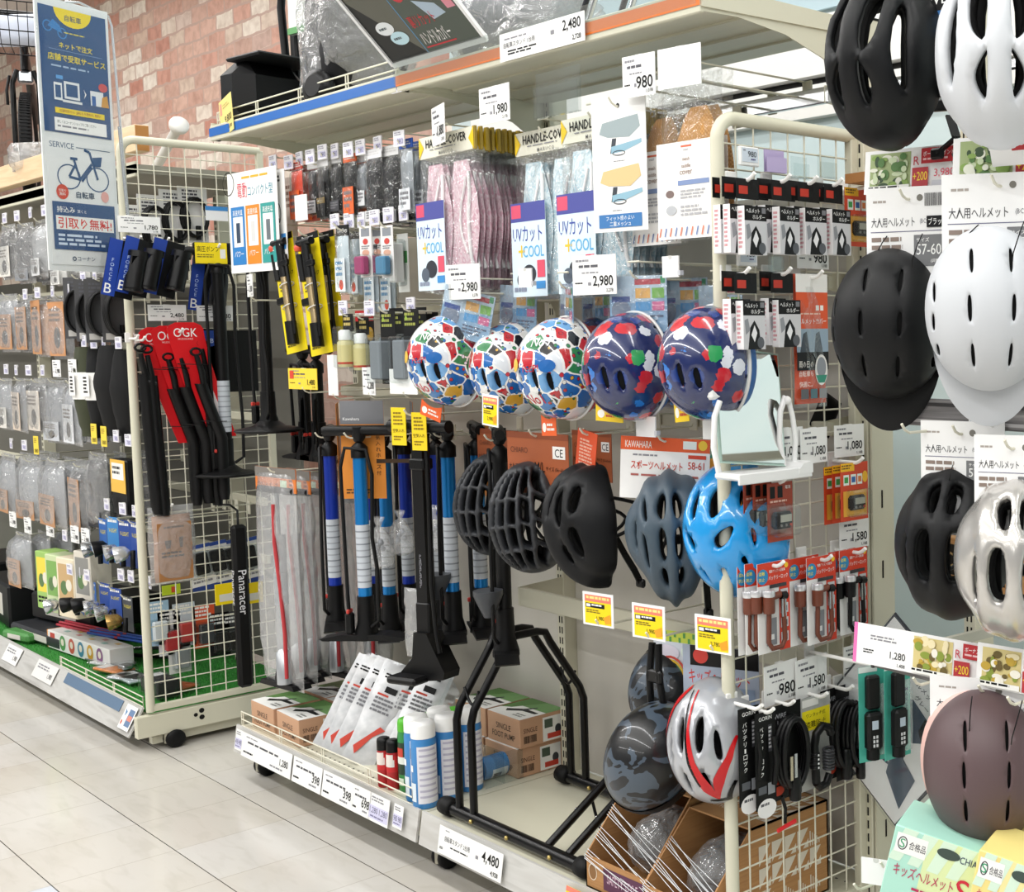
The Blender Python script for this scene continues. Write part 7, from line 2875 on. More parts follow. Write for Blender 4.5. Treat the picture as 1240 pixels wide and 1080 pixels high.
# bagged covers, lights, locks ...
KR, GR, DK2 = '#b98a63:.6', '#9a9da2:.5', '#2b2d31:.5'
PK = (  # px, py, w, h, depth, inner, card colour, card share, film, label
    (10, 272, .2, .23, .05, DK2, '#e6e2da:.5', .55, 'bag', 'dark bagged goods with white rider card, top row far left'), (30, 270, .17, .25, .05, '#3a3c40:.4', '#8a8d92:.5', .2, 'bag', 'dark crinkled bag second in the top row at the left'),
    (49, 266, .17, .24, .06, '#c9cbce:.3:.5', '#d8d9da:.5', .3, 'bag', 'silver foil bag in the top row at the left'), (74, 318, .16, .09, .05, '#dddbd6:.5', '#eceae6:.5', .6, 'milky', 'white flat pack just left of the hanging sign foot'),
    (10, 356, .2, .25, .05, GR, KR, .6, 'bag', 'grey cover with kraft card, second row far left'), (31, 358, .19, .24, .05, DK2, KR, .75, 'bag', 'dark cover with kraft card, second row'), (50, 360, .21, .24, .05, '#c79468:.6', '#c08a5c:.6', .9, 'bag', 'brown printed pack, second row'),
    (74, 358, .21, .25, .05, DK2, '#c98f60:.6', .85, 'bag', 'brown and black pack at the end of the second row'),
    (6, 458, .17, .23, .05, GR, '#e0ddd6:.5', .4, 'bag', 'pale grey cover pack, third row far left'), (25, 458, .2, .23, .05, '#8a8d93:.5', '#d9c9b8:.5', .7, 'bag', 'grey cover pack with tan card, third row'), (46, 460, .2, .22, .05, '#35373b:.5', '#dcd2c6:.5', .75, 'bag', 'black cover pack with picture card, third row'),
    (66, 460, .2, .26, .05, '#8e9298:.4', '#c9ccd2:.5', .3, 'bag', 'clear grey bag with rolled dark cover, third row'), (88, 462, .2, .25, .05, '#a9adb4:.5', '#e2e4e8:.5', .6, 'bag', 'pale pack with blue edge at the end of the third row'),
    (10, 549, .24, .27, .07, GR, KR, .38, 'bag', 'big grey cover bag with kraft label, fourth row far left'), (37, 556, .24, .27, .07, '#a2a5aa:.5', KR, .3, 'bag', 'big grey cover bag second in the fourth row'), (66, 556, .26, .28, .08, GR, KR, .45, 'bag', 'big grey cover bag with kraft label in the middle of the fourth row'),
    (97, 562, .22, .27, .06, '#232528:.5', '#b98a63:.6', .75, 'bag', 'black cover bag with long kraft label ending the fourth row'), (118, 548, .17, .3, .06, '#1f2023:.5', '#35373b:.5', .2, 'bag', 'dark bag with ring beside the black cover bag'),
    (28, 645, .2, .24, .09, GR, KR, .5, 'bag', 'grey cover bag low at the far left'))
for k, (px, py, w, h, d, inner, cc, cs, fk, lab) in enumerate(PK):
    y = 1.64 + .02 * (k % 3)
    p = at(px, py, y)
    o = hang(bag, p, lab, None, None, 5 * math.sin(k * 1.9), w=w, h=h, d=d, inner=inner, els=(('l', .1, .12, .8, .4, 3, '#5a4634:.6'), ('o', .55, .66, .2, .2, '#3a332c:.6')), card=cs, cardc=cc, filmk=fk, seed=k)
    hook_for(p + Vector((0, -.012, -.01)), lab.split(',')[0].split(' in the')[0].split(' ending')[0].split(' at the')[0] + ' in the left bay', L=2.04 - y, up=False)
    for j in range(2):
        clone(o, '%s bag behind the %s' % (ORD[j], ' '.join(lab.replace(', ', ' of the ', 1).split()[:12])), p + Vector((.006, .075 + .08 * j, -.003)), 3 * math.sin(k + j), 'bags hung behind the front one, left bay')
for k, (px, py, lab) in enumerate(((94, 336, 'black cable lock coil, first left of the post'), (108, 338, 'black cable lock coil on a thin card, second left of the post'), (120, 338, 'black cable lock coil, third left of the post'), (140, 336, 'black cable lock coil nearest the post'))):
    p = at(px, py, 1.63)
    hang(cable_lock, p, lab, None, None, 60 + 8 * k, w=.1, h=.23, card='#4a4a4c:.6', n=4)
    hook_for(p + Vector((0, -.008, -.006)), lab.split(' coil')[0] + ' number %s' % ('one', 'two', 'three', 'four')[k], L=.4, up=False)


def cloth_roll(w=.12, h=.36, col='#3a3d2c:.8', paper=True):
    t = thing('rolled_cover', '', 'cover')
    b = B()

    def fn(u, v):
        a = 2 * PI * u
        r = (.6 + .4 * math.sin(PI * min(1, v * 1.1))) * (1 + .12 * noise.noise(Vector((math.cos(a) * 2, math.sin(a) * 2, v * 6))))
        if v > .9:
            r *= .8
        return (w / 2 * r * math.cos(a), w * .3 * r * math.sin(a), -h * v)
    b.grid(fn, 20, 16, col, wu=True)
    part('cloth', b, t)
    if paper:
        b = B()
        b.lathe([(w * .5, -h * .58), (w * .5, -h * .28)], '#efeeea:.5', 16)
        for v in b.v:
            v.y *= .66
        b.card(w * .5, h * .24, '#f3f2ef:.5', [('l', .2, .1, .8, .9, 5, INK)], .001, z=-h * .3, y=-w * .35)
        part('paper_band', b, t)
    return t


for k, (px, py, c, pp, w, lab) in enumerate(((101, 420, '#3b3f2b:.8', True, .13, 'olive green rolled cover with white paper band'), (116, 420, '#26282b:.8', True, .12, 'charcoal rolled cover with white paper band'), (134, 418, '#1c1d20:.7', False, .16, 'black quilted cover hanging left of the post, left one'), (150, 424, '#1f2023:.7', False, .13, 'black quilted cover hanging left of the post, right one'))):
    hang(cloth_roll, at(px, py, 1.64), lab, None, None, 5 * k, w=w, h=.34 if px < 130 else .33, col=c, paper=pp)
b = B()
b.box((0, 0, -.1), (.16, .05, .2), '#1d1e21:.5', .006)
b.card(.15, .12, '#e8b84a:.5', [('r', .1, .1, .9, .6, '#f0efe9:.5'), ('l', .15, .2, .85, .5, 2, INK)], .001, z=-.0, y=-.028)
solo('light_box', b, 'black and orange light box hanging left of the post below the covers', 'package', at(152, 556, 1.65), 0)


def lamp_pack(card='#24499a:.5', body='#c9ccd0:.2:.9', w=.085, h=.17):
    t = thing('bike_light_pack', '', 'bicycle light')
    b = B()
    b.card(w, h, card, [('l', .1, .06, .9, .16, 1, WHT), ('t', .5, .34, .09, 'V-LIGHT', '#e8d83a:.5', 'c', .7)], .001)
    part('backing_card', b, t)
    b = B()
    b.lathe([(.008, 0), (.024, .012), (.03, .04), (.031, .05)], body, 16, (.0, -.02, -h * .62), ax=(-.4, -1, -.2))
    b.lathe([(.0285, .0495), (.0, .052)], '#e8eef2:.1', 16, (.0, -.02, -h * .62), ax=(-.4, -1, -.2))
    b.tube([(.01, -.014, -h * .6), (.022, -.02, -h * .8), (.02, -.02, -h * .98)], .009, '#1a1a1c:.4', 8)
    part('lamp', b, t)
    return t


for k, (px, py, c, bd, lab) in enumerate(((124, 628, '#2a63b0:.5', '#c9ccd0:.2:.9', 'silver bike light on a blue card, upper left one'), (136, 626, '#3a86c8:.5', '#1c1c1f:.35', 'black bike light on a light blue card, upper row'), (150, 630, '#24499a:.5', '#d8dade:.2:.9', 'silver bike light on a navy card, upper row'), (163, 632, '#24499a:.5', '#e3e5e8:.25:.7', 'chrome bike light right beside the post, upper row'),
                                             (78, 706, '#c9ccd0:.5', '#c9ccd0:.2:.9', 'chrome bike light, lower row far left'), (98, 704, '#2a63b0:.5', '#1c1c1f:.35', 'black round bike light on blue card, lower row'), (112, 704, '#2a63b0:.5', '#1c1c1f:.35', 'second black round bike light on blue card, lower row'),
                                             (126, 706, '#24499a:.5', '#d8dade:.2:.9', 'chrome bike light, lower row middle'), (139, 712, '#24499a:.5', '#d8dade:.2:.9', 'chrome bike light, lower row right'), (154, 722, '#30343a:.5', '#b9975a:.25:.8', 'brass tinted bike light ending the lower row'))):
    p = at(px, py, 1.64)
    hang(lamp_pack, p, lab, None, None, 10 * math.sin(k), card=c, body=bd, h=.17 if py < 650 else .13)
    hook_for(p + Vector((0, -.01, -.006)), lab.split(',')[0] + (' up' if py < 650 else ' down'), L=.4, up=False)
for k, (px, py, w, c, c2, lab) in enumerate(((50, 668, .12, '#9ec66a:.5', '#f0d84a:.5', 'green and yellow picture box on the left bay peg'), (62, 672, .12, '#c9d8a8:.5', '#7fae5a:.5', 'pale green picture box second on the peg'), (78, 676, .15, '#ece0c4:.5', '#c9a878:.5', 'cream picture box third on the peg'), (98, 668, .13, '#d9d3c6:.5', '#8a8a86:.5', 'folded beige bag beside the cream box'))):
    b = B()
    b.box((0, .04, -.12), (w, .08, .24), c, .003)
    b.art(w, .24, [('r', .1, .1, .9, .7, c2), ('o', .4, .5, .2, .12, '#5a7a4a:.5'), ('o', .66, .45, .16, .1, '#e8e2d0:.5'), ('l', .1, .78, .9, .92, 2, INK)])
    solo('picture_box', b, lab, 'box', at(px, py, 1.62), 8)

# goods lying on the turf
TZ = .134


def lay(px, py, z=TZ):
    p = atz(px, py, z)
    return Vector((p.x, max(p.y, 1.70), p.z))


b = B()
b.box((0, 0, .038), (.62, .09, .076), '#f1f0ee:.5', .002)
b.m = T(0, -.045, .076)
b.art(.62, .076, [('r', .04, .1, .12, .9, '#c8483c:.5')] + [('o', .25 + .15 * k, .5, .05, .42, ('#5a9a5a:.5', '#c95a4a:.5', '#4a8aa8:.5', '#d8a83a:.5', '#8a5a8a:.5')[k]) for k in range(5)] + [('o', .25 + .15 * k, .45, .025, .2, '#efe6d6:.5') for k in range(5)])
b.m = T(0, -.045, .0765) @ RX(-90)
b.art(.62, .09, [('r', .05 + .1 * k, .2 + .3 * (k % 2), .11 + .1 * k, .4 + .3 * (k % 2), ('#e3a0a0:.5', '#a8d0c8:.5', '#e8c88a:.5')[k % 3]) for k in range(9)], z0=.09)
b.m = Matrix()
b.box((-.315, 0, .038), (.012, .088, .074), '#e09a5a:.5')
q = lay(112, 793)
solo('picture_box', b, 'long white box with round colour pictures lying on the green turf', 'box', (q.x, 1.73, TZ), 4)
for k, (px, py, c, L, rz, lab) in enumerate(((80, 762, '#c23a4a:.4', .5, 10, 'red bundled rods in clear film at the left end of the turf'), (95, 768, '#2c5ab8:.4', .5, 14, 'blue bundled rods in clear film next to the red ones'))):
    b = B()
    for j in range(5):
        b.tube([(-L / 2, .012 * j - .024, .012 + .008 * (j % 2)), (L / 2, .012 * j - .03, .012 + .008 * (j % 2))], .006, c, 6)
    solo('rod_bundle', b, lab, 'rods', (-6.15 + .28 * k, 1.78 + .05 * k, TZ + .07), rz)
for k, (px, py, w, d, h, c, rz, lab) in enumerate(((0, 0, .5, .3, .22, '#1d1f22:.5', 3, 'bulky black bag on the turf, farthest left'), (0, 0, .5, .3, .2, '#26282c:.5', -4, 'bulky charcoal bag on the turf beside the farthest one'), (14, 720, .55, .3, .12, '#25272b:.45', 8, 'dark folded bag on the turf at the far left'), (20, 735, .55, .3, .055, '#2f3135:.4', 4, 'grey flat pack on the turf at the far left'), (16, 752, .22, .12, .04, '#4f8f4a:.5', 10, 'small green patterned box at the left edge of the turf'))):
    b = B()
    b.box((0, 0, h / 2), (w, d, h), c, .01)
    b.box((0, -d / 2 - .001, h / 2), (w * .5, .001, h * .5), '#d8d4cc:.5')
    solo('packed_bag', b, lab, 'package', ((-7.75, -7.1, -6.5, -6.5, -6.6)[k], (1.8, 1.82, 1.9, 1.8, 1.66)[k], TZ + .062 * (k == 2)), rz)
FLAT = ((108, 818, '#e6862f:.5', 'orange and white flat pack lying on the turf'), (140, 826, '#b9bdc2:.35', 'silver flat pack lying on the turf near the rail'), (165, 845, '#2a2c30:.5', 'black foam block in clear film at the turf corner'), (135, 805, '#d9dadb:.4', 'pale bagged pack on the turf behind the silver one'), (210, 832, '#c8642a:.5', 'orange carded tool lying on the turf behind the grid'), (100, 834, '#c8d3d8:.4', 'clear pouch at the front of the turf'))
for k, (px, py, c, lab) in enumerate(FLAT):
    t = thing('flat_pack', lab, 'package', lay(px, py, TZ + .004), 12 * math.sin(k * 2.2) + 12)
    b = B()
    b.box((0, 0, .008 if k != 2 else .03), (.17, .075, .012 if k != 2 else .06), c, .004)
    b.box((-.05, 0, .0145 if k != 2 else .061), (.05, .06, .0006), '#f0efec:.5')
    part('contents', b, t)
    b = B()
    b.box((0, 0, .009 if k != 2 else .032), (.19, .09, .016 if k != 2 else .068), 'clear', .006)
    part('clear_film', b, t)
for k, (px, py, L, lab) in enumerate(((156, 790, .3, 'chrome kickstand lying on the turf'), (185, 800, .34, 'black kickstand leg lying behind the grid post'), (120, 810, .35, 'thin steel rod lying on the turf'))):
    b = B()
    b.tube([(-L / 2, 0, .012), (0, .01, .014), (L / 2, 0, .03)], .008 if k < 2 else .004, ('#c9ccd0:.2:.9', '#1c1c1f:.4', '#b9bcc0:.25:.9')[k], 8)
    b.box((L / 2, 0, .03), (.05, .04, .02), ('#b9bcc0:.25:.9', '#2a2a2d:.4', '#b9bcc0:.25:.9')[k], .005)
    solo('kickstand', b, lab, 'bicycle part', lay(px, py, TZ), 30 - 12 * k)
wire_fence('low cream wire fence at the front corner of the turf', -5.9, -4.99, 1.585, .14, .04)
for px, w, lab, c in ((10, .2, 'white card at the far left of the turf deck rail', '#efeeec:.5'), (48, .25, 'white card on the turf deck rail, second from the left', '#e6e5e2:.5')):
    b = B()
    b.card(w, .07, c, [('l', .1, .2, .8, .5, 2, GRY), ('t', .9, .8, .3, '1,980', INK, 'r', .4)], .001)
    p = at(px, 800, 1.535)
    solo('price_card', b, lab, 'price card', (p.x, 1.567, .142), RX(-28))
b = B()
b.card(.1, .085, CARDB, [('r', .45, .15, .92, .85, '#6a84a8:.5'), ('r', .5, .4, .88, .62, '#d88a7a:.5'), ('p', [(.1, .2), (.3, .3), (.2, .5)], '#5a8ab8:.5'), ('o', .14, .75, .06, .1, '#d2604a:.5')], .001)
solo('price_card', b, 'white card with blue and red picture at the right end of the turf rail', 'price card', (-5.03, 1.566, .145), RX(-28))
b = B()
b.card(.62, .04, '#5f7791:.5', [], .001)
solo('rail_strip', b, 'slate blue strip in the price rail of the turf deck', 'strip', (-5.45, 1.571, .142), RX(-28))

# ================================================================ goods on the left grid panel (facing +x)
def lp(px, py, dx=.07):
    return atx(px, py, LM + dx)


def lhook(p, what, L=.08):
    return hang(white_hook, Vector((LM + .012, p.y, p.z)), 'pale panel hook carrying the ' + what, None, 'pale hooks on the left grid panel', 90, L=L)


def cage_pack():
    t = thing('bottle_cage_pack', '', 'bottle cage')
    b = B()
    b.card(.1, .19, '#16181c:.5', [('r', 0, 0, .42, 1, '#1c3f9c:.45'), ('t', .07, .96, .17, 'B', WHT, 'l')] + [('t', .2, .74 - .085 * (4 - k), .06, c, '#b8ccf0:.5', 'c') for k, c in enumerate('FORCE')], .0014)
    part('backing_card', b, t)
    b = B()
    b.grid(lambda u, v: (.03 + .03 * math.cos(PI * (-1.15 + 1.3 * u)), -.036 + .03 * math.sin(PI * (-1.15 + 1.3 * u)), -.165 + v * (.04 + .09 * math.sin(PI * u) ** 2)), 22, 6, '#1a1a1d:.3', wu=False)
    b.grid(lambda u, v: (.03 + .031 * math.cos(PI * (-1.15 + 1.3 * u)), -.036 + .031 * math.sin(PI * (-1.15 + 1.3 * u)), -.05 + .02 * v + .0 * u), 22, 3, '#1a1a1d:.3')
    b.lathe([(.0, -.165), (.03, -.165), (.031, -.155)], '#1a1a1d:.3', 16, (.03, -.036, 0))
    b.box((.03, -.006, -.1), (.02, .012, .13), '#1a1a1d:.35', .004)
    part('cage', b, t)
    return t


for k, (px, py, dx, rz, ry, lab) in enumerate(((152, 292, .12, 100, 12, 'black bottle cage on a blue card, leftmost on the panel'), (172, 290, .12, 96, 14, 'black bottle cage on a blue card, second from left'), (206, 292, .12, 94, 14, 'black bottle cage on a blue card, third from left'), (252, 312, .05, 90, 8, 'black bottle cage on a blue card, lower by the tall pump'))):
    p = lp(px, py, dx)
    hang(cage_pack, p, lab, None, None, RZ(rz) @ RY(ry))
    lhook(p, lab.split(' on a')[0] + ', ' + lab.split(', ')[1], .1)
for k, (px, py, lab) in enumerate(((160, 248, 'coiled black lock on white card, first behind the panel top'), (183, 236, 'coiled black lock on white card, second behind the panel top'), (209, 230, 'coiled black lock on white card, third behind the panel top'), (232, 226, 'coiled black lock on white card, fourth behind the panel top'))):
    hang(cable_lock, atx(px, py, LM - .09), lab, None, None, 90 + 10 * math.sin(k), w=.1, h=.2, card='#f0efec:.5')


def fender_pack(red=True, L=1.0):
    t = thing('mudguard_set', '', 'mudguard')
    if red:
        b = B()
        h, n = .38, 12
        cx = lambda q: .1 * q ** 1.25
        hw = lambda q: .058 - .008 * q
        left = [(cx(i / n) - hw(i / n), -h * i / n) for i in range(n + 1)]
        right = [(cx(i / n) + hw(i / n), -h * i / n) for i in range(n + 1)]
        top = [(.05, .012), (.03, .022), (-.03, .022), (-.05, .012)]
        b.prism(left + right[::-1] + top, -.001, .001, '#d8121c:.4')
        b.prism([(.05, -.2), (.075, -.2), (.13, -.37), (.09, -.385)], -.0016, .0, '#e9e2e2:.4')
        b.text('OGK', .0, -.028, .03, '#f4f2f0:.4', -.0016, 'c', .075)
        b.text('MUDGUARD', .0, -.038, .006, '#f4d0cc:.4', -.0016, 'c', .05)
        part('backing_card', b, t, 'red shaped card')
    b = B()
    z0 = -.19 if red else -.12

    def fn(u, v, o=0.):
        a = PI * (u - .5)
        z = z0 - (L + z0 - .02) * v
        x = (.1 * min(1, max(0, -z / .38)) ** 1.25 - .004) if red else .012 + .02 * v
        w = .02 if v < .95 else .015
        return (x + w * math.sin(a), -.012 + o - .02 * math.cos(a), z)
    b.grid(fn, 10, 18, '#19191b:.42')
    b.grid(lambda u, v: fn(1 - u, v, .003), 10, 18, '#111112:.5')
    part('mudguard', b, t)
    b = B()
    x1 = .035 if red else .012
    b.tube(loop_pts(.016, .012, 14, x1 - .01, -.08 if red else -.03, -.018), .0045, '#131315:.4', 7)
    b.tube([(x1 - .01, -.02, -.09 if red else -.05), (x1 + .004, -.022, -.15), (x1 + .012, -.022, z0 - .03)], [.008, .011, .01], '#17171a:.4', 8)
    part('clip', b, t)
    if red:
        b = B()
        for z, x in ((-.12, .02), (-.32, .08)):
            b.tube([(x - .05, -.003, z), (x - .02, -.036, z - .002), (x + .02, -.036, z - .004), (x + .045, -.003, z - .006)], .0016, '#101012:.5', 5)
        part('cable_tie', b, t)
    return t


for k, (px, py, dx, lab) in enumerate(((224, 398, .1, 'red-carded mudguard set in front'), (205, 402, .075, 'red-carded mudguard set second behind the front one'), (190, 404, .055, 'red-carded mudguard set at the back of its trio'))):
    p = lp(px, py, dx)
    hang(fender_pack, p, lab, None, None, 88, L=.62)
lhook(lp(217, 402, .1), 'red-carded mudguards', .12)
for k, (px, py, lab) in enumerate(((166, 410, 'plain black mudguard beside the panel post, left one'), (174, 412, 'plain black mudguard beside the panel post, right one'), (240, 405, 'plain black mudguard behind the tall pump'))):
    p = lp(px, py, .08)
    hang(fender_pack, p, lab, None, None, RZ(90) @ RY(0), red=False, L=.62)
    lhook(p, lab, .08)
for k, (px, py, lab) in enumerate(((238, 398, 'black sheet pack with blue corner behind the tall pump'), (278, 400, 'black sheet pack with blue corner right of the tall pump'))):
    b = B()
    b.card(.18, .22, '#1d1e21:.5', [('p', [(0, 0), (.2, 0), (.35, .22), (.1, .26), (0, .2)], '#23479c:.45'), ('t', .12, .2, .07, 'B', '#c8d4ee:.5', 'l')] + [('r', .1 + .2 * k2, .3, .12 + .2 * k2, .98, '#2c2d31:.4') for k2 in range(4)], .008)
    solo('mat_pack', b, lab, 'package', lp(px, py, .03), 90)
# tall pumps on the panel
hang(floor_pump, lp(262, 305, .1), 'tall black floor pump with yellow sleeve on the left grid panel', None, None, 80, tube='#18181a:.4', h=.78, ywr=1, sleeve=True, rr=.021, foot='round')
lhook(lp(262, 300, .1), 'tall black floor pump with yellow sleeve', .12)
for px, py, w, h, pr, lab in ((168, 262, .13, .055, '1,780', 'white 1,780 price card over the bottle cages'), (202, 369, .12, .055, '2,480', 'white 2,480 price card over the red mudguards'), (260, 370, .12, .055, '980', 'white 980 price card behind the tall pump')):
    hang(price_card, lp(px, py, .06), lab, None, None, 88, w=w, h=h, price=pr)
b = B()
b.card(.075, .05, '#f0f0f2:.5', [('r', .0, .0, 1, .3, '#3a86c8:.5')], .001)
solo('price_card', b, 'small white and blue card high on the left panel', 'price card', lp(262, 250, .04), 90)
t = bag(.15, .27, .05, '#a9764c:.6', (('l', .2, .06, .8, .12, 1, '#4a3320:.6'), ('p', [(.2, .3), (.4, .3), (.36, .44), (.24, .44)], '#4a3320:.6'), ('p', [(.62, .26), (.74, .26), (.72, .44), (.64, .44)], '#4a3320:.6'), ('l', .1, .5, .9, .62, 2, '#3a2818:.6')), .74, '#a4703f:.6', None, .12, .1, 'bag', 4, .8)
put(t, lp(206, 612, .09), 92)
tag(t, 'kraft brown pack in a clear bag under the black mudguards', 'package')
lhook(lp(206, 614, .09), 'kraft brown pack', .1)
for k, (px, py, lab) in enumerate(((275, 706, 'yellow label cover under the clear hooks, left of its twin'), (306, 706, 'yellow label cover at the edge of the bagged pumps'))):
    b = B()
    b.card(.085, .075, '#f2d40f:.45', [('r', .15, .5, .8, .85, '#d8d6cc:.5')], .006)
    solo('label_cover', b, lab, 'label holder', lp((px, 303)[k], py, .05), 92)
b = B()
b.card(.06, .035, '#c8e02a:.5', [('r', .5, .2, .75, .8, '#d8502a:.5')], .003)
solo('price_card', b, 'lime green tag behind the panel below the kraft pack', 'price card', atx(207, 708, LM - .05), 90)
# goods seen through the lower half of the panel
for k, (px, py, lab) in enumerate(((238, 660, 'white light pack with blue foot behind the panel, first'), (258, 656, 'white light pack with blue foot behind the panel, second'), (276, 654, 'white light pack with blue foot behind the panel, third'), (296, 652, 'white light pack with blue foot behind the panel, fourth'))):
    hang(blister, atx(px, py, LM - .12), lab, 'bicycle light', None, RZ(84) @ RY(-8), w=.085, h=.17, card='#ecebea:.45', els=(('r', 0, .9, 1, 1, '#24418a:.5'), ('r', 0, 0, 1, .08, '#2a4a98:.5'), ('l', .1, .7, .9, .86, 2, GRY)), ib=(.15, .12, .85, .68), d=.03)
for k, (px, py, c, it, lab) in enumerate(((190, 728, '#9fc0d8:.5', '#d8dade:.3', 'pale blue light pack low behind the panel'), (204, 740, '#d9dcdf:.5', '#b8262c:.25', 'red reflector pack low behind the panel'), (222, 730, '#c9d4de:.5', '#c23a35:.3', 'red and blue light pack low behind the panel'), (246, 732, '#e2582c:.5', '#33363b:.35', 'orange carded pack low behind the panel'),
                                          (264, 742, '#2a2c30:.5', '#1a1a1c:.4', 'dark pack low behind the panel, left one'), (282, 740, '#35373b:.5', '#1a1a1c:.4', 'dark pack low behind the panel, right one'), (216, 762, '#d8d8d6:.5', '#a8adb2:.3:.6', 'silver lamp pack lowest behind the panel'))):
    hang(blister, atx(px, py, LM - .14), lab, 'bicycle light', None, 90, w=.075, h=.16, card=c, els=(('l', .1, .04, .9, .3, 3, WHT),), item=it, ib=(.12, .4, .9, .92), d=.035)
# black padded bag standing between the two bays, white lettering down its side
b = B()
b.box((0, 0, .29), (.034, .05, .58), '#161618:.5', .01)
b.m = T(.0, -.0255, .42) @ RY(90)
b.text('Panaracer', .0, -.011, .022, '#e8e8ea:.5', 0)
b.m = T(.0176, 0, .42) @ RZ(90) @ RY(90)
b.text('Panaracer', 0, -.014, .028, '#e8e8ea:.5', 0)
b.m = Matrix()
b.tube([(0, 0, .57), (0, -.0, .63), (-.06, .0, .645), (-.15, 0, .64)], .004, '#161618:.5', 6)
p = atx(298, 838, LM + .16)
solo('pump_bag', b, 'tall narrow black bag with white lettering at the panel foot', 'bag', (p.x, p.y, p.z + .02), 0)

# ---- hanging sign
SN = Vector((.923, .385, 0))
st = thing('hanging_sign', 'tall clear-sleeved shop sign with blue poster over white poster', 'sign', (-4.825, 1.435, 2.5), math.degrees(math.atan2(.385, .923)) + 90)
SW = .245
b = B()
b.box((0, .003, -.41), (SW + .012, .004, .86), '#eceeee:.3')
part('backing_board', b, st)
b = B()
b.card(SW - .01, .395, '#1b4a80:.4', [('p', [(.5 + .28 * math.cos(PI * k / 12), .0 + .14 * math.sin(PI * k / 12)) for k in range(12, -1, -1)], '#f5d90f:.4'), ('t', .5, .095, .05, '*自転車', '#1b3a68:.4', 'c'), ('q', .12, .16, .07, .045, .004, '#2f7fc4:.4'), ('q', .33, .2, .07, .045, .004, '#2f7fc4:.4'), ('p', [(.12, .16), (.2, .1), (.3, .14), (.33, .2), (.22, .18)], '#2f7fc4:.4'),
                                      ('l', .36, .185, .7, .2, 1, '#e8d83a:.4'), ('t', .52, .32, .05, '*ネットで注文', '#f3dc2a:.4', 'c', .5), ('r', .12, .335, .92, .338, '#8fb0d8:.4'), ('t', .53, .425, .058, '*店舗で受取サービス', '#f3dc2a:.4', 'c', .86), ('l', .14, .46, .94, .485, 1, '#a9c0dc:.4'),
                                      ('r', .2, .54, .3, .57, '#5aa0e0:.4'), ('r', .16, .6, .28, .74, '#eef0f2:.4'), ('r', .18, .62, .26, .72, '#1b4a80:.4'), ('r', .31, .58, .54, .72, '#eef0f2:.4'), ('r', .34, .6, .51, .7, '#1b4a80:.4'), ('r', .28, .73, .57, .75, '#eef0f2:.4'), ('p', [(.6, .62), (.64, .66), (.6, .7), (.62, .66)], WHT),
                                      ('r', .7, .62, .9, .74, '#eef0f2:.4'), ('r', .72, .66, .78, .74, '#2f62a8:.4'), ('o', .9, .58, .07, .035, '#d24a4a:.4'), ('p', [(.86, .74), (.88, .66), (.96, .64), (.98, .74)], '#d89a3a:.4'), ('r', .16, .8, .9, .845, '#f5d90f:.4'), ('t', .53, .835, .026, '店舗受取なら 送料も手数料も 無料！', '#8a3a2a:.4', 'c', .62),
                                      ('r', .14, .88, .92, .985, '#f2f2f0:.4'), ('t', .18, .925, .026, '詳しくはコーナンショップをご覧ください', '#3a3a40:.4', 'l', .58), ('l', .18, .94, .74, .965, 1, GRY)], .001, z=-.005, y=-.0005)
part('blue_poster', b, st, 'blue poster with yellow heading')
b = B()
WB = '#20609c:.4'


def bike_icon(ox, oz, s, c):
    e = []
    for (cx) in (-.16, .16):
        e.append(('q', ox + cx * s, oz + .04 * s, .13 * s, .075 * s, .004, c))
    for a, q in (((-.16, .04), (-.04, .05)), ((-.16, .04), (-.08, -.04)), ((-.04, .05), (-.1, -.07)), ((-.04, .05), (.1, -.05)), ((-.02, .06), (.1, -.03)), ((.16, .04), (.08, -.12)), ((.08, -.12), (.02, -.13)), ((-.14, -.07), (-.06, -.07))):
        dx, dz = q[0] - a[0], q[1] - a[1]
        L = math.hypot(dx, dz)
        nx, nz = -dz / L * .012, dx / L * .008
        e.append(('p', [(ox + (a[0] - nx) * s, oz + (a[1] - nz) * s), (ox + (a[0] + nx) * s, oz + (a[1] + nz) * s), (ox + (q[0] + nx) * s, oz + (q[1] + nz) * s), (ox + (q[0] - nx) * s, oz + (q[1] - nz) * s)], c))
    e.append(('p', [(ox + .11 * s, oz - .09 * s), (ox + .22 * s, oz - .1 * s), (ox + .2 * s, oz - .04 * s), (ox + .13 * s, oz - .035 * s)], c))
    return e


b.card(SW - .01, .4, '#f1f2f2:.4', [('t', .05, .07, .045, 'SERVICE', '#33577c:.4', 'l', .36), ('r', .44, .05, .96, .056, '#33577c:.4')] + bike_icon(.53, .24, 1.35, '#1f4f80:.4') +
       [('o', .2, .42, .09, .06, '#d8432c:.4'), ('t', .2, .42, .022, '引取り', WHT, 'c'), ('t', .2, .45, .026, '無料', WHT, 'c'), ('o', .84, .43, .06, .045, '#f0b0a8:.4'), ('t', .54, .46, .055, '*自転車', '#22405f:.4', 'c', .34), ('r', .04, .5, .98, .88, '#1b4a80:.4'), ('t', .1, .585, .05, '*持込み', WHT, 'l', .28), ('t', .4, .58, .026, '頂くと', WHT, 'l'),
        ('r', .08, .61, .95, .72, '#f4f3f0:.4'), ('t', .515, .71, .088, '*引取り無料!', '#d22f26:.4', 'c', .84), ('l', .1, .755, .92, .86, 3, '#c9d8ea:.4'), ('t', .5, .965, .034, 'コーナン', '#22405f:.4', 'c', .3), ('q', .32, .95, .03, .018, .003, '#22405f:.4')], .001, z=-.42, y=-.0005)
part('white_poster', b, st, 'white bicycle service poster')
b = B()
b.box((0, -.004, -.41), (SW + .014, .0015, .86), 'sleeve')
part('clear_sleeve', b, st)
b = B()
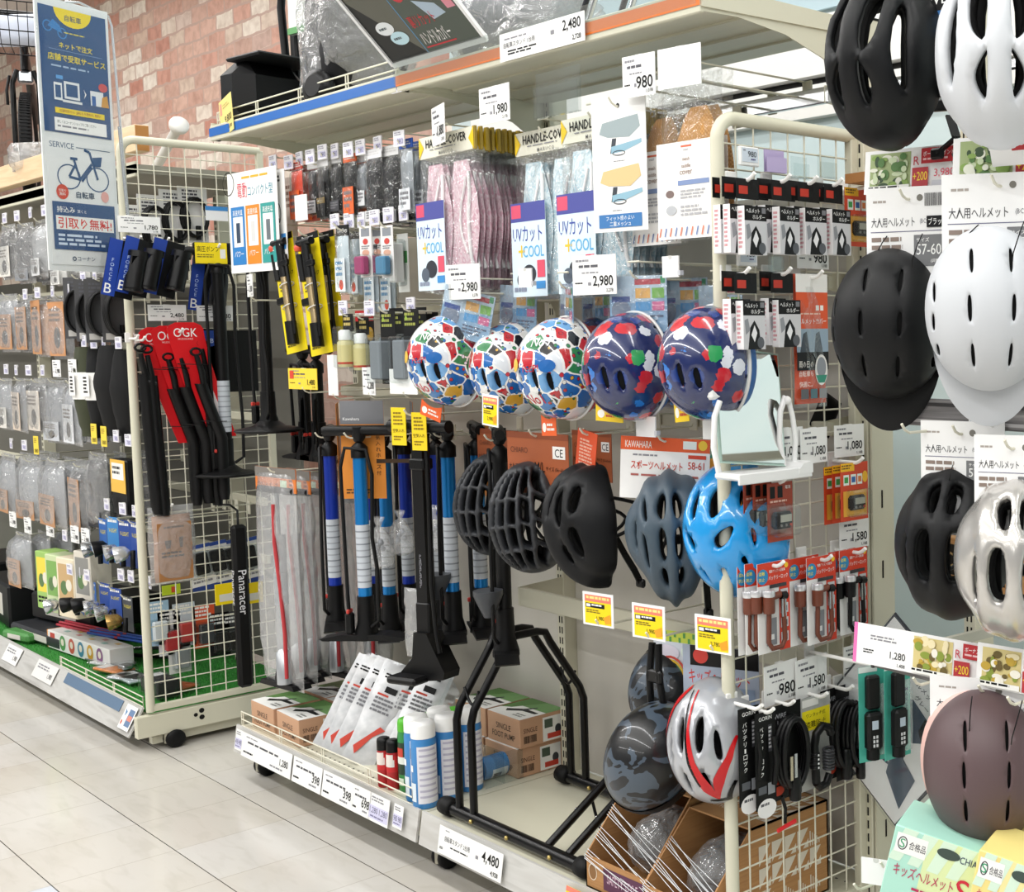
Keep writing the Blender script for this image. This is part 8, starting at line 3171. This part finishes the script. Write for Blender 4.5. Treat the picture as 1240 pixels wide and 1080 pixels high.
b.tube([(-.02, .004, .02), (.03, .004, .03), (.14, .01, .01), (.15, .01, -.02), (.165, .0, -.62)], .004, '#dfe3e6:.25:.7', 8)
b.tube([(.155, .005, -.35), (.165, 0, -.66)], .0055, '#c9ced2:.25:.8', 8)
part('hanger_pole', b, st)
b = B()
b.box((.166, .0, -.67), (.03, .03, .05), '#eceae4:.4', .004)
part('pole_clamp', b, st)

# ================================================================ above the shelves
# bicycle standing on the left top: tyre, fork, basket
bp = at(18, 196, 1.78)
t = thing('bicycle', 'black bicycle with wire basket standing on the wooden plank at the left', 'bicycle', (bp.x, 1.84, 2.036), 8)
b = B()
Rw = .25
n = 48
b.m = T(0, 0, Rw) @ RZ(-26)
b.tube([(Rw * .93 * math.cos(2 * PI * k / n), 0, Rw * .93 * math.sin(2 * PI * k / n)) for k in range(n)], .026, '#26262a:.7', 10, closed=True)
for k in range(96):
    a = 2 * PI * k / 96
    b.m = T(0, 0, Rw) @ RZ(-26) @ RY(-math.degrees(a)) @ T(Rw * .93 + .024, 0, 0)
    b.box((0, 0, 0), (.006, .04, .008), '#1a1a1c:.7')
b.m = Matrix()
w_ = part('front_wheel', b, t)
b = B()
b.m = T(0, 0, Rw) @ RZ(-26)
b.tube([(Rw * .83 * math.cos(2 * PI * k / n), 0, Rw * .83 * math.sin(2 * PI * k / n)) for k in range(n)], .012, '#c9ccd0:.25:.9', 8, closed=True)
for k in range(18):
    a = 2 * PI * k / 18
    b.tube([(0, .02 * (-1) ** k, 0), (Rw * .83 * math.cos(a), 0, Rw * .83 * math.sin(a))], .001, '#d9dbdd:.25:.9', 4)
b.lathe([(.02, -.04), (.02, .04)], '#a9acb0:.25:.9', 12, ax=(0, 1, 0))
b.m = Matrix()
part('spokes', b, w_)
b = B()
b.m = T(0, 0, Rw) @ RZ(-26)
for s in (-1, 1):
    b.tube([(0, s * .05, 0), (0, s * .05, .3), (0, s * .03, .36)], .011, '#17171a:.35', 8)
b.tube([(0, 0, .36), (-.02, 0, .46), (-.06, 0, .6)], .017, '#17171a:.35', 10)
b.tube([(-.03, 0, .44), (-.5, 0, .3), (-.8, 0, .25)], .018, '#17171a:.35', 10)
b.m = Matrix()
part('fork', b, t)
b = B()
b.m = T(0, 0, Rw) @ RZ(-26)
b.tube([(-.08, -.28, .62), (-.05, -.1, .62), (-.05, .1, .62), (-.08, .28, .62)], .012, '#1a1a1c:.35', 10)
b.box((-.02, 0, .33), (.06, .06, .05), '#c9ccd0:.25:.8', .008)
b.tube([(0, -.06, .33), (.04, -.07, .26), (.02, -.07, .2)], .006, '#131315:.5', 6)
b.tube([(0, .06, .33), (.04, .07, .26), (.02, .07, .2)], .006, '#131315:.5', 6)
b.m = Matrix()
part('handlebar', b, t)
b = B()
b.m = T(0, 0, Rw) @ RZ(-26)
for z in (.42, .48, .54, .6):
    s = .12 + (z - .42) * .2
    b.tube([(.04, -s, z), (.26 + (z - .42) * .2, -s, z), (.26 + (z - .42) * .2, s, z), (.04, s, z)], .003, '#161618:.4', 5, closed=True)
for k in range(9):
    y = -.13 + .26 * k / 8
    b.tube([(.26, y, .42), (.3, y * 1.1, .6)], .002, '#161618:.4', 4)
    b.tube([(.04, y, .42), (.26, y, .42)], .002, '#161618:.4', 4)
for k in range(6):
    for s in (-1, 1):
        b.tube([(.05 + .042 * k, s * .125, .42), (.05 + .046 * k, s * .155, .6)], .002, '#161618:.4', 4)
b.m = Matrix()
part('wire_basket', b, t)
b = B()
b.pillow(.2, .12, .12, 'bag', .01, 8, 8, 3)
q = atz(35, 205, 2.19)
solo('parts_bag', b, 'clear bag of parts lying by the bicycle wheel', 'bag', at(38, 172, 1.70), 30)
b = B()
b.pillow(.26, .14, .1, '#c9d0e0:.5', .012, 8, 8, 9)
o = solo('wrapped_parcel', b, 'white wrapped parcel lying inside the bicycle basket', 'parcel', (t.location.x + .12, 1.80, 2.036 + Rw + .58), 40)

# white spot lamp behind the panel
b = B()
b.lathe([(.018, -.25), (.018, .06), (.02, .065), (.024, .075), (.034, .09), (.037, .105), (.034, .118), (.0, .122)], '#efede8:.35', 18)
solo('spot_lamp', b, 'white bulb-shaped spot lamp above the left grid panel', 'lamp', at(207, 170, 2.02), RZ(0) @ RY(62))
# yellow 9,800 card on the blue strip
b = B()
b.card(.13, .115, '#f3df8a:.5', [('r', .06, .08, .22, .4, '#e8a088:.5'), ('l', .3, .16, .9, .3, 2, '#c9b46a:.5'), ('t', .92, .72, .22, '9,800', INK, 'r', .55), ('t', .9, .9, .1, '10,780', INK, 'r', .3)], .0014)
solo('price_card', b, 'yellow 9,800 price card standing on the blue top shelf', 'price card', at(272, 118, 1.675), RZ(-6) @ RY(-8))
hang(tag_small, at(480, 92, 1.675), 'small white tag at the seam between blue and orange shelf strips', None, None, 0, price='780')


# child seat shell and bagged baskets on the blue shelf
def seat():
    t = thing('child_seat', 'black plastic child bicycle seat on the blue top shelf', 'child seat', at(340, 128, 1.85), RZ(6))
    t.location.z = 2.105
    K = '#1d1d20:.5'
    b = B()
    b.box((-.1, .0, .115), (.17, .24, .2), K, .05)
    b.box((.02, .04, .03), (.3, .2, .05), K, .015)
    b.box((-.02, .0, .215), (.2, .22, .012), '#2c2d31:.5', .005)
    part('seat_shell', b, t)
    b = B()
    for x in (-.1, -.035, .035, .1):
        b.box((x, .115, .3), (.035, .02, .36), K, .006)
    b.box((0, .115, .47), (.26, .024, .05), K, .01)
    part('back_slats', b, t)
    b = B()
    b.tube([(-.13, .1, .22), (-.15, .1, .42), (-.13, .1, .52), (0, .1, .55), (.13, .1, .52), (.15, .1, .42), (.13, .1, .22)], .013, K, 8)
    part('guard_rail', b, t)
    b = B()
    b.box((0, .09, .40), (.16, .012, .16), '#e6ebe4:.5')
    b.box((0, .082, .33), (.16, .006, .02), '#5aa05a:.5')
    part('back_pad', b, t)
    return t


seat()


def lumpy(name, label, cat, loc, w, d, h, inner, seed, rot=0, film_='bag'):
    t = thing(name, label, cat, loc, rot)

    def fn(k, s):
        def f(u, v):
            a, e = 2 * PI * u, PI * (v - .5)
            q = Vector((math.cos(a) * math.cos(e), math.sin(a) * math.cos(e), math.sin(e)))
            sg = lambda x: math.copysign(abs(x) ** .6, x)
            m = 1 + k * noise.noise(q * 2.2 + Vector((seed, s, 0))) + k * .5 * noise.noise(q * 6 + Vector((s, seed, 0)))
            return (w / 2 * sg(q.x) * m, d / 2 * sg(q.y) * m, max(.002, h / 2 + h / 2 * sg(q.z) * m))
        return f
    b = B()
    b.grid(lambda u, v: tuple(Vector(fn(.1, 1)(u, v)) * .9), 22, 12, inner, wu=True)
    part('contents', b, t)
    b = B()
    b.grid(fn(.22, 4), 40, 24, film_, wu=True)
    part('clear_bag', b, t)
    return t


q = at(425, 100, 1.84)
lumpy('bagged_basket', 'black bicycle basket in a crinkled clear bag on the blue shelf', 'basket', (q.x, 1.86, 2.10), .34, .28, .48, '#2a2b2f:.5', 3, -12)
q = at(392, 108, 1.72)
b = B()
b.lathe([(.045, 0), (.05, .006), (.05, .03), (.03, .04)], '#17171a:.4', 20, ax=(.3, -1, .1))
solo('bicycle_bell_mount', b, 'round black plastic fitting in front of the bagged basket', 'bicycle part', q)
q = at(612, 40, 1.85)
lumpy('bagged_cover', 'grey folded cover in clear film on the orange shelf', 'package', (q.x, 1.9, 2.12), .42, .26, .2, '#6d7276:.6', 8, 4)
# display board leaning on the shelf front
b = B()
w, h = .44, .36
b.card(w, h, '#2a302c:.4', [('p', [(.03, .02), (.42, .02), (.42, .98), (.03, .5)], '#55564a:.4'), ('p', [(.08, .1), (.3, .06), (.42, .3), (.34, .5), (.14, .4)], '#b9a88a:.5'), ('o', .24, .3, .12, .13, '#c9baa0:.5'), ('r', .42, 0, .425, 1, '#2a9ad8:.4'), ('r', .425, .02, .98, .98, '#3f4a40:.4'),
                            ('p', [(.6, .08), (.72, .0), (.78, .2), (.66, .34), (.58, .24)], '#e0a6b8:.5'), ('p', [(.6, .4), (.78, .28), (.86, .46), (.8, .66), (.66, .6)], '#eebfcb:.5'), ('p', [(.62, .62), (.8, .68), (.84, .76), (.7, .78)], '#a9bccc:.5'), ('p', [(.8, .1), (.9, .3), (.96, .5), (.86, .56)], '#a9bccc:.5'), ('p', [(.86, .5), (.94, .52), (.96, .74), (.88, .74)], '#d88a9a:.5'),
                            ('o', .53, .52, .07, .09, '#c2323c:.5'), ('t', .46, .8, .09, '裏リカット', '#c2222c:.5', 'l', .26), ('t', .46, .93, .1, 'ハンドルカバー', '#f2f0ee:.5', 'l', .3), ('r', .45, .94, .76, .95, '#c2222c:.5'), ('o', .2, .74, .09, .05, '#e6ecee:.5'), ('o', .27, .83, .09, .05, '#bfe0ea:.5'), ('l', .14, .73, .26, .76, 1, '#4a5a60:.5'), ('l', .21, .82, .33, .85, 1, '#4a5a60:.5')], .004)
b.box((w / 2, -.003, -h / 2), (.012, .008, h), '#eef0f0:.4')
b.box((-w / 2, -.003, -h / 2), (.012, .008, h), '#eef0f0:.4')
b.box((0, -.003, -h), (w, .008, .012), '#eef0f0:.4')
q = at(531, 63, 1.675)
BQ = (q.x, 1.675 - h * math.sin(R(44)), q.z + h * math.cos(R(44)))
solo('display_board', b, 'dark picture board of handle covers leaning on the top shelf front', 'sign', BQ, RX(44))
# chrome basket legs at the orange end
b = B()
for dx in (0, .035, .16, .195):
    b.tube([(dx, 0, 0), (dx + .09, .03, .22), (dx + .12, .04, .3)], .007, '#34363a:.3:.6' if dx in (0, .16) else '#c9ccd0:.2:.9', 8)
q = at(692, 16, 1.80)
solo('folding_stand', b, 'dark tubular stand legs standing on the orange shelf', 'bike stand', (q.x, 1.80, 2.105))
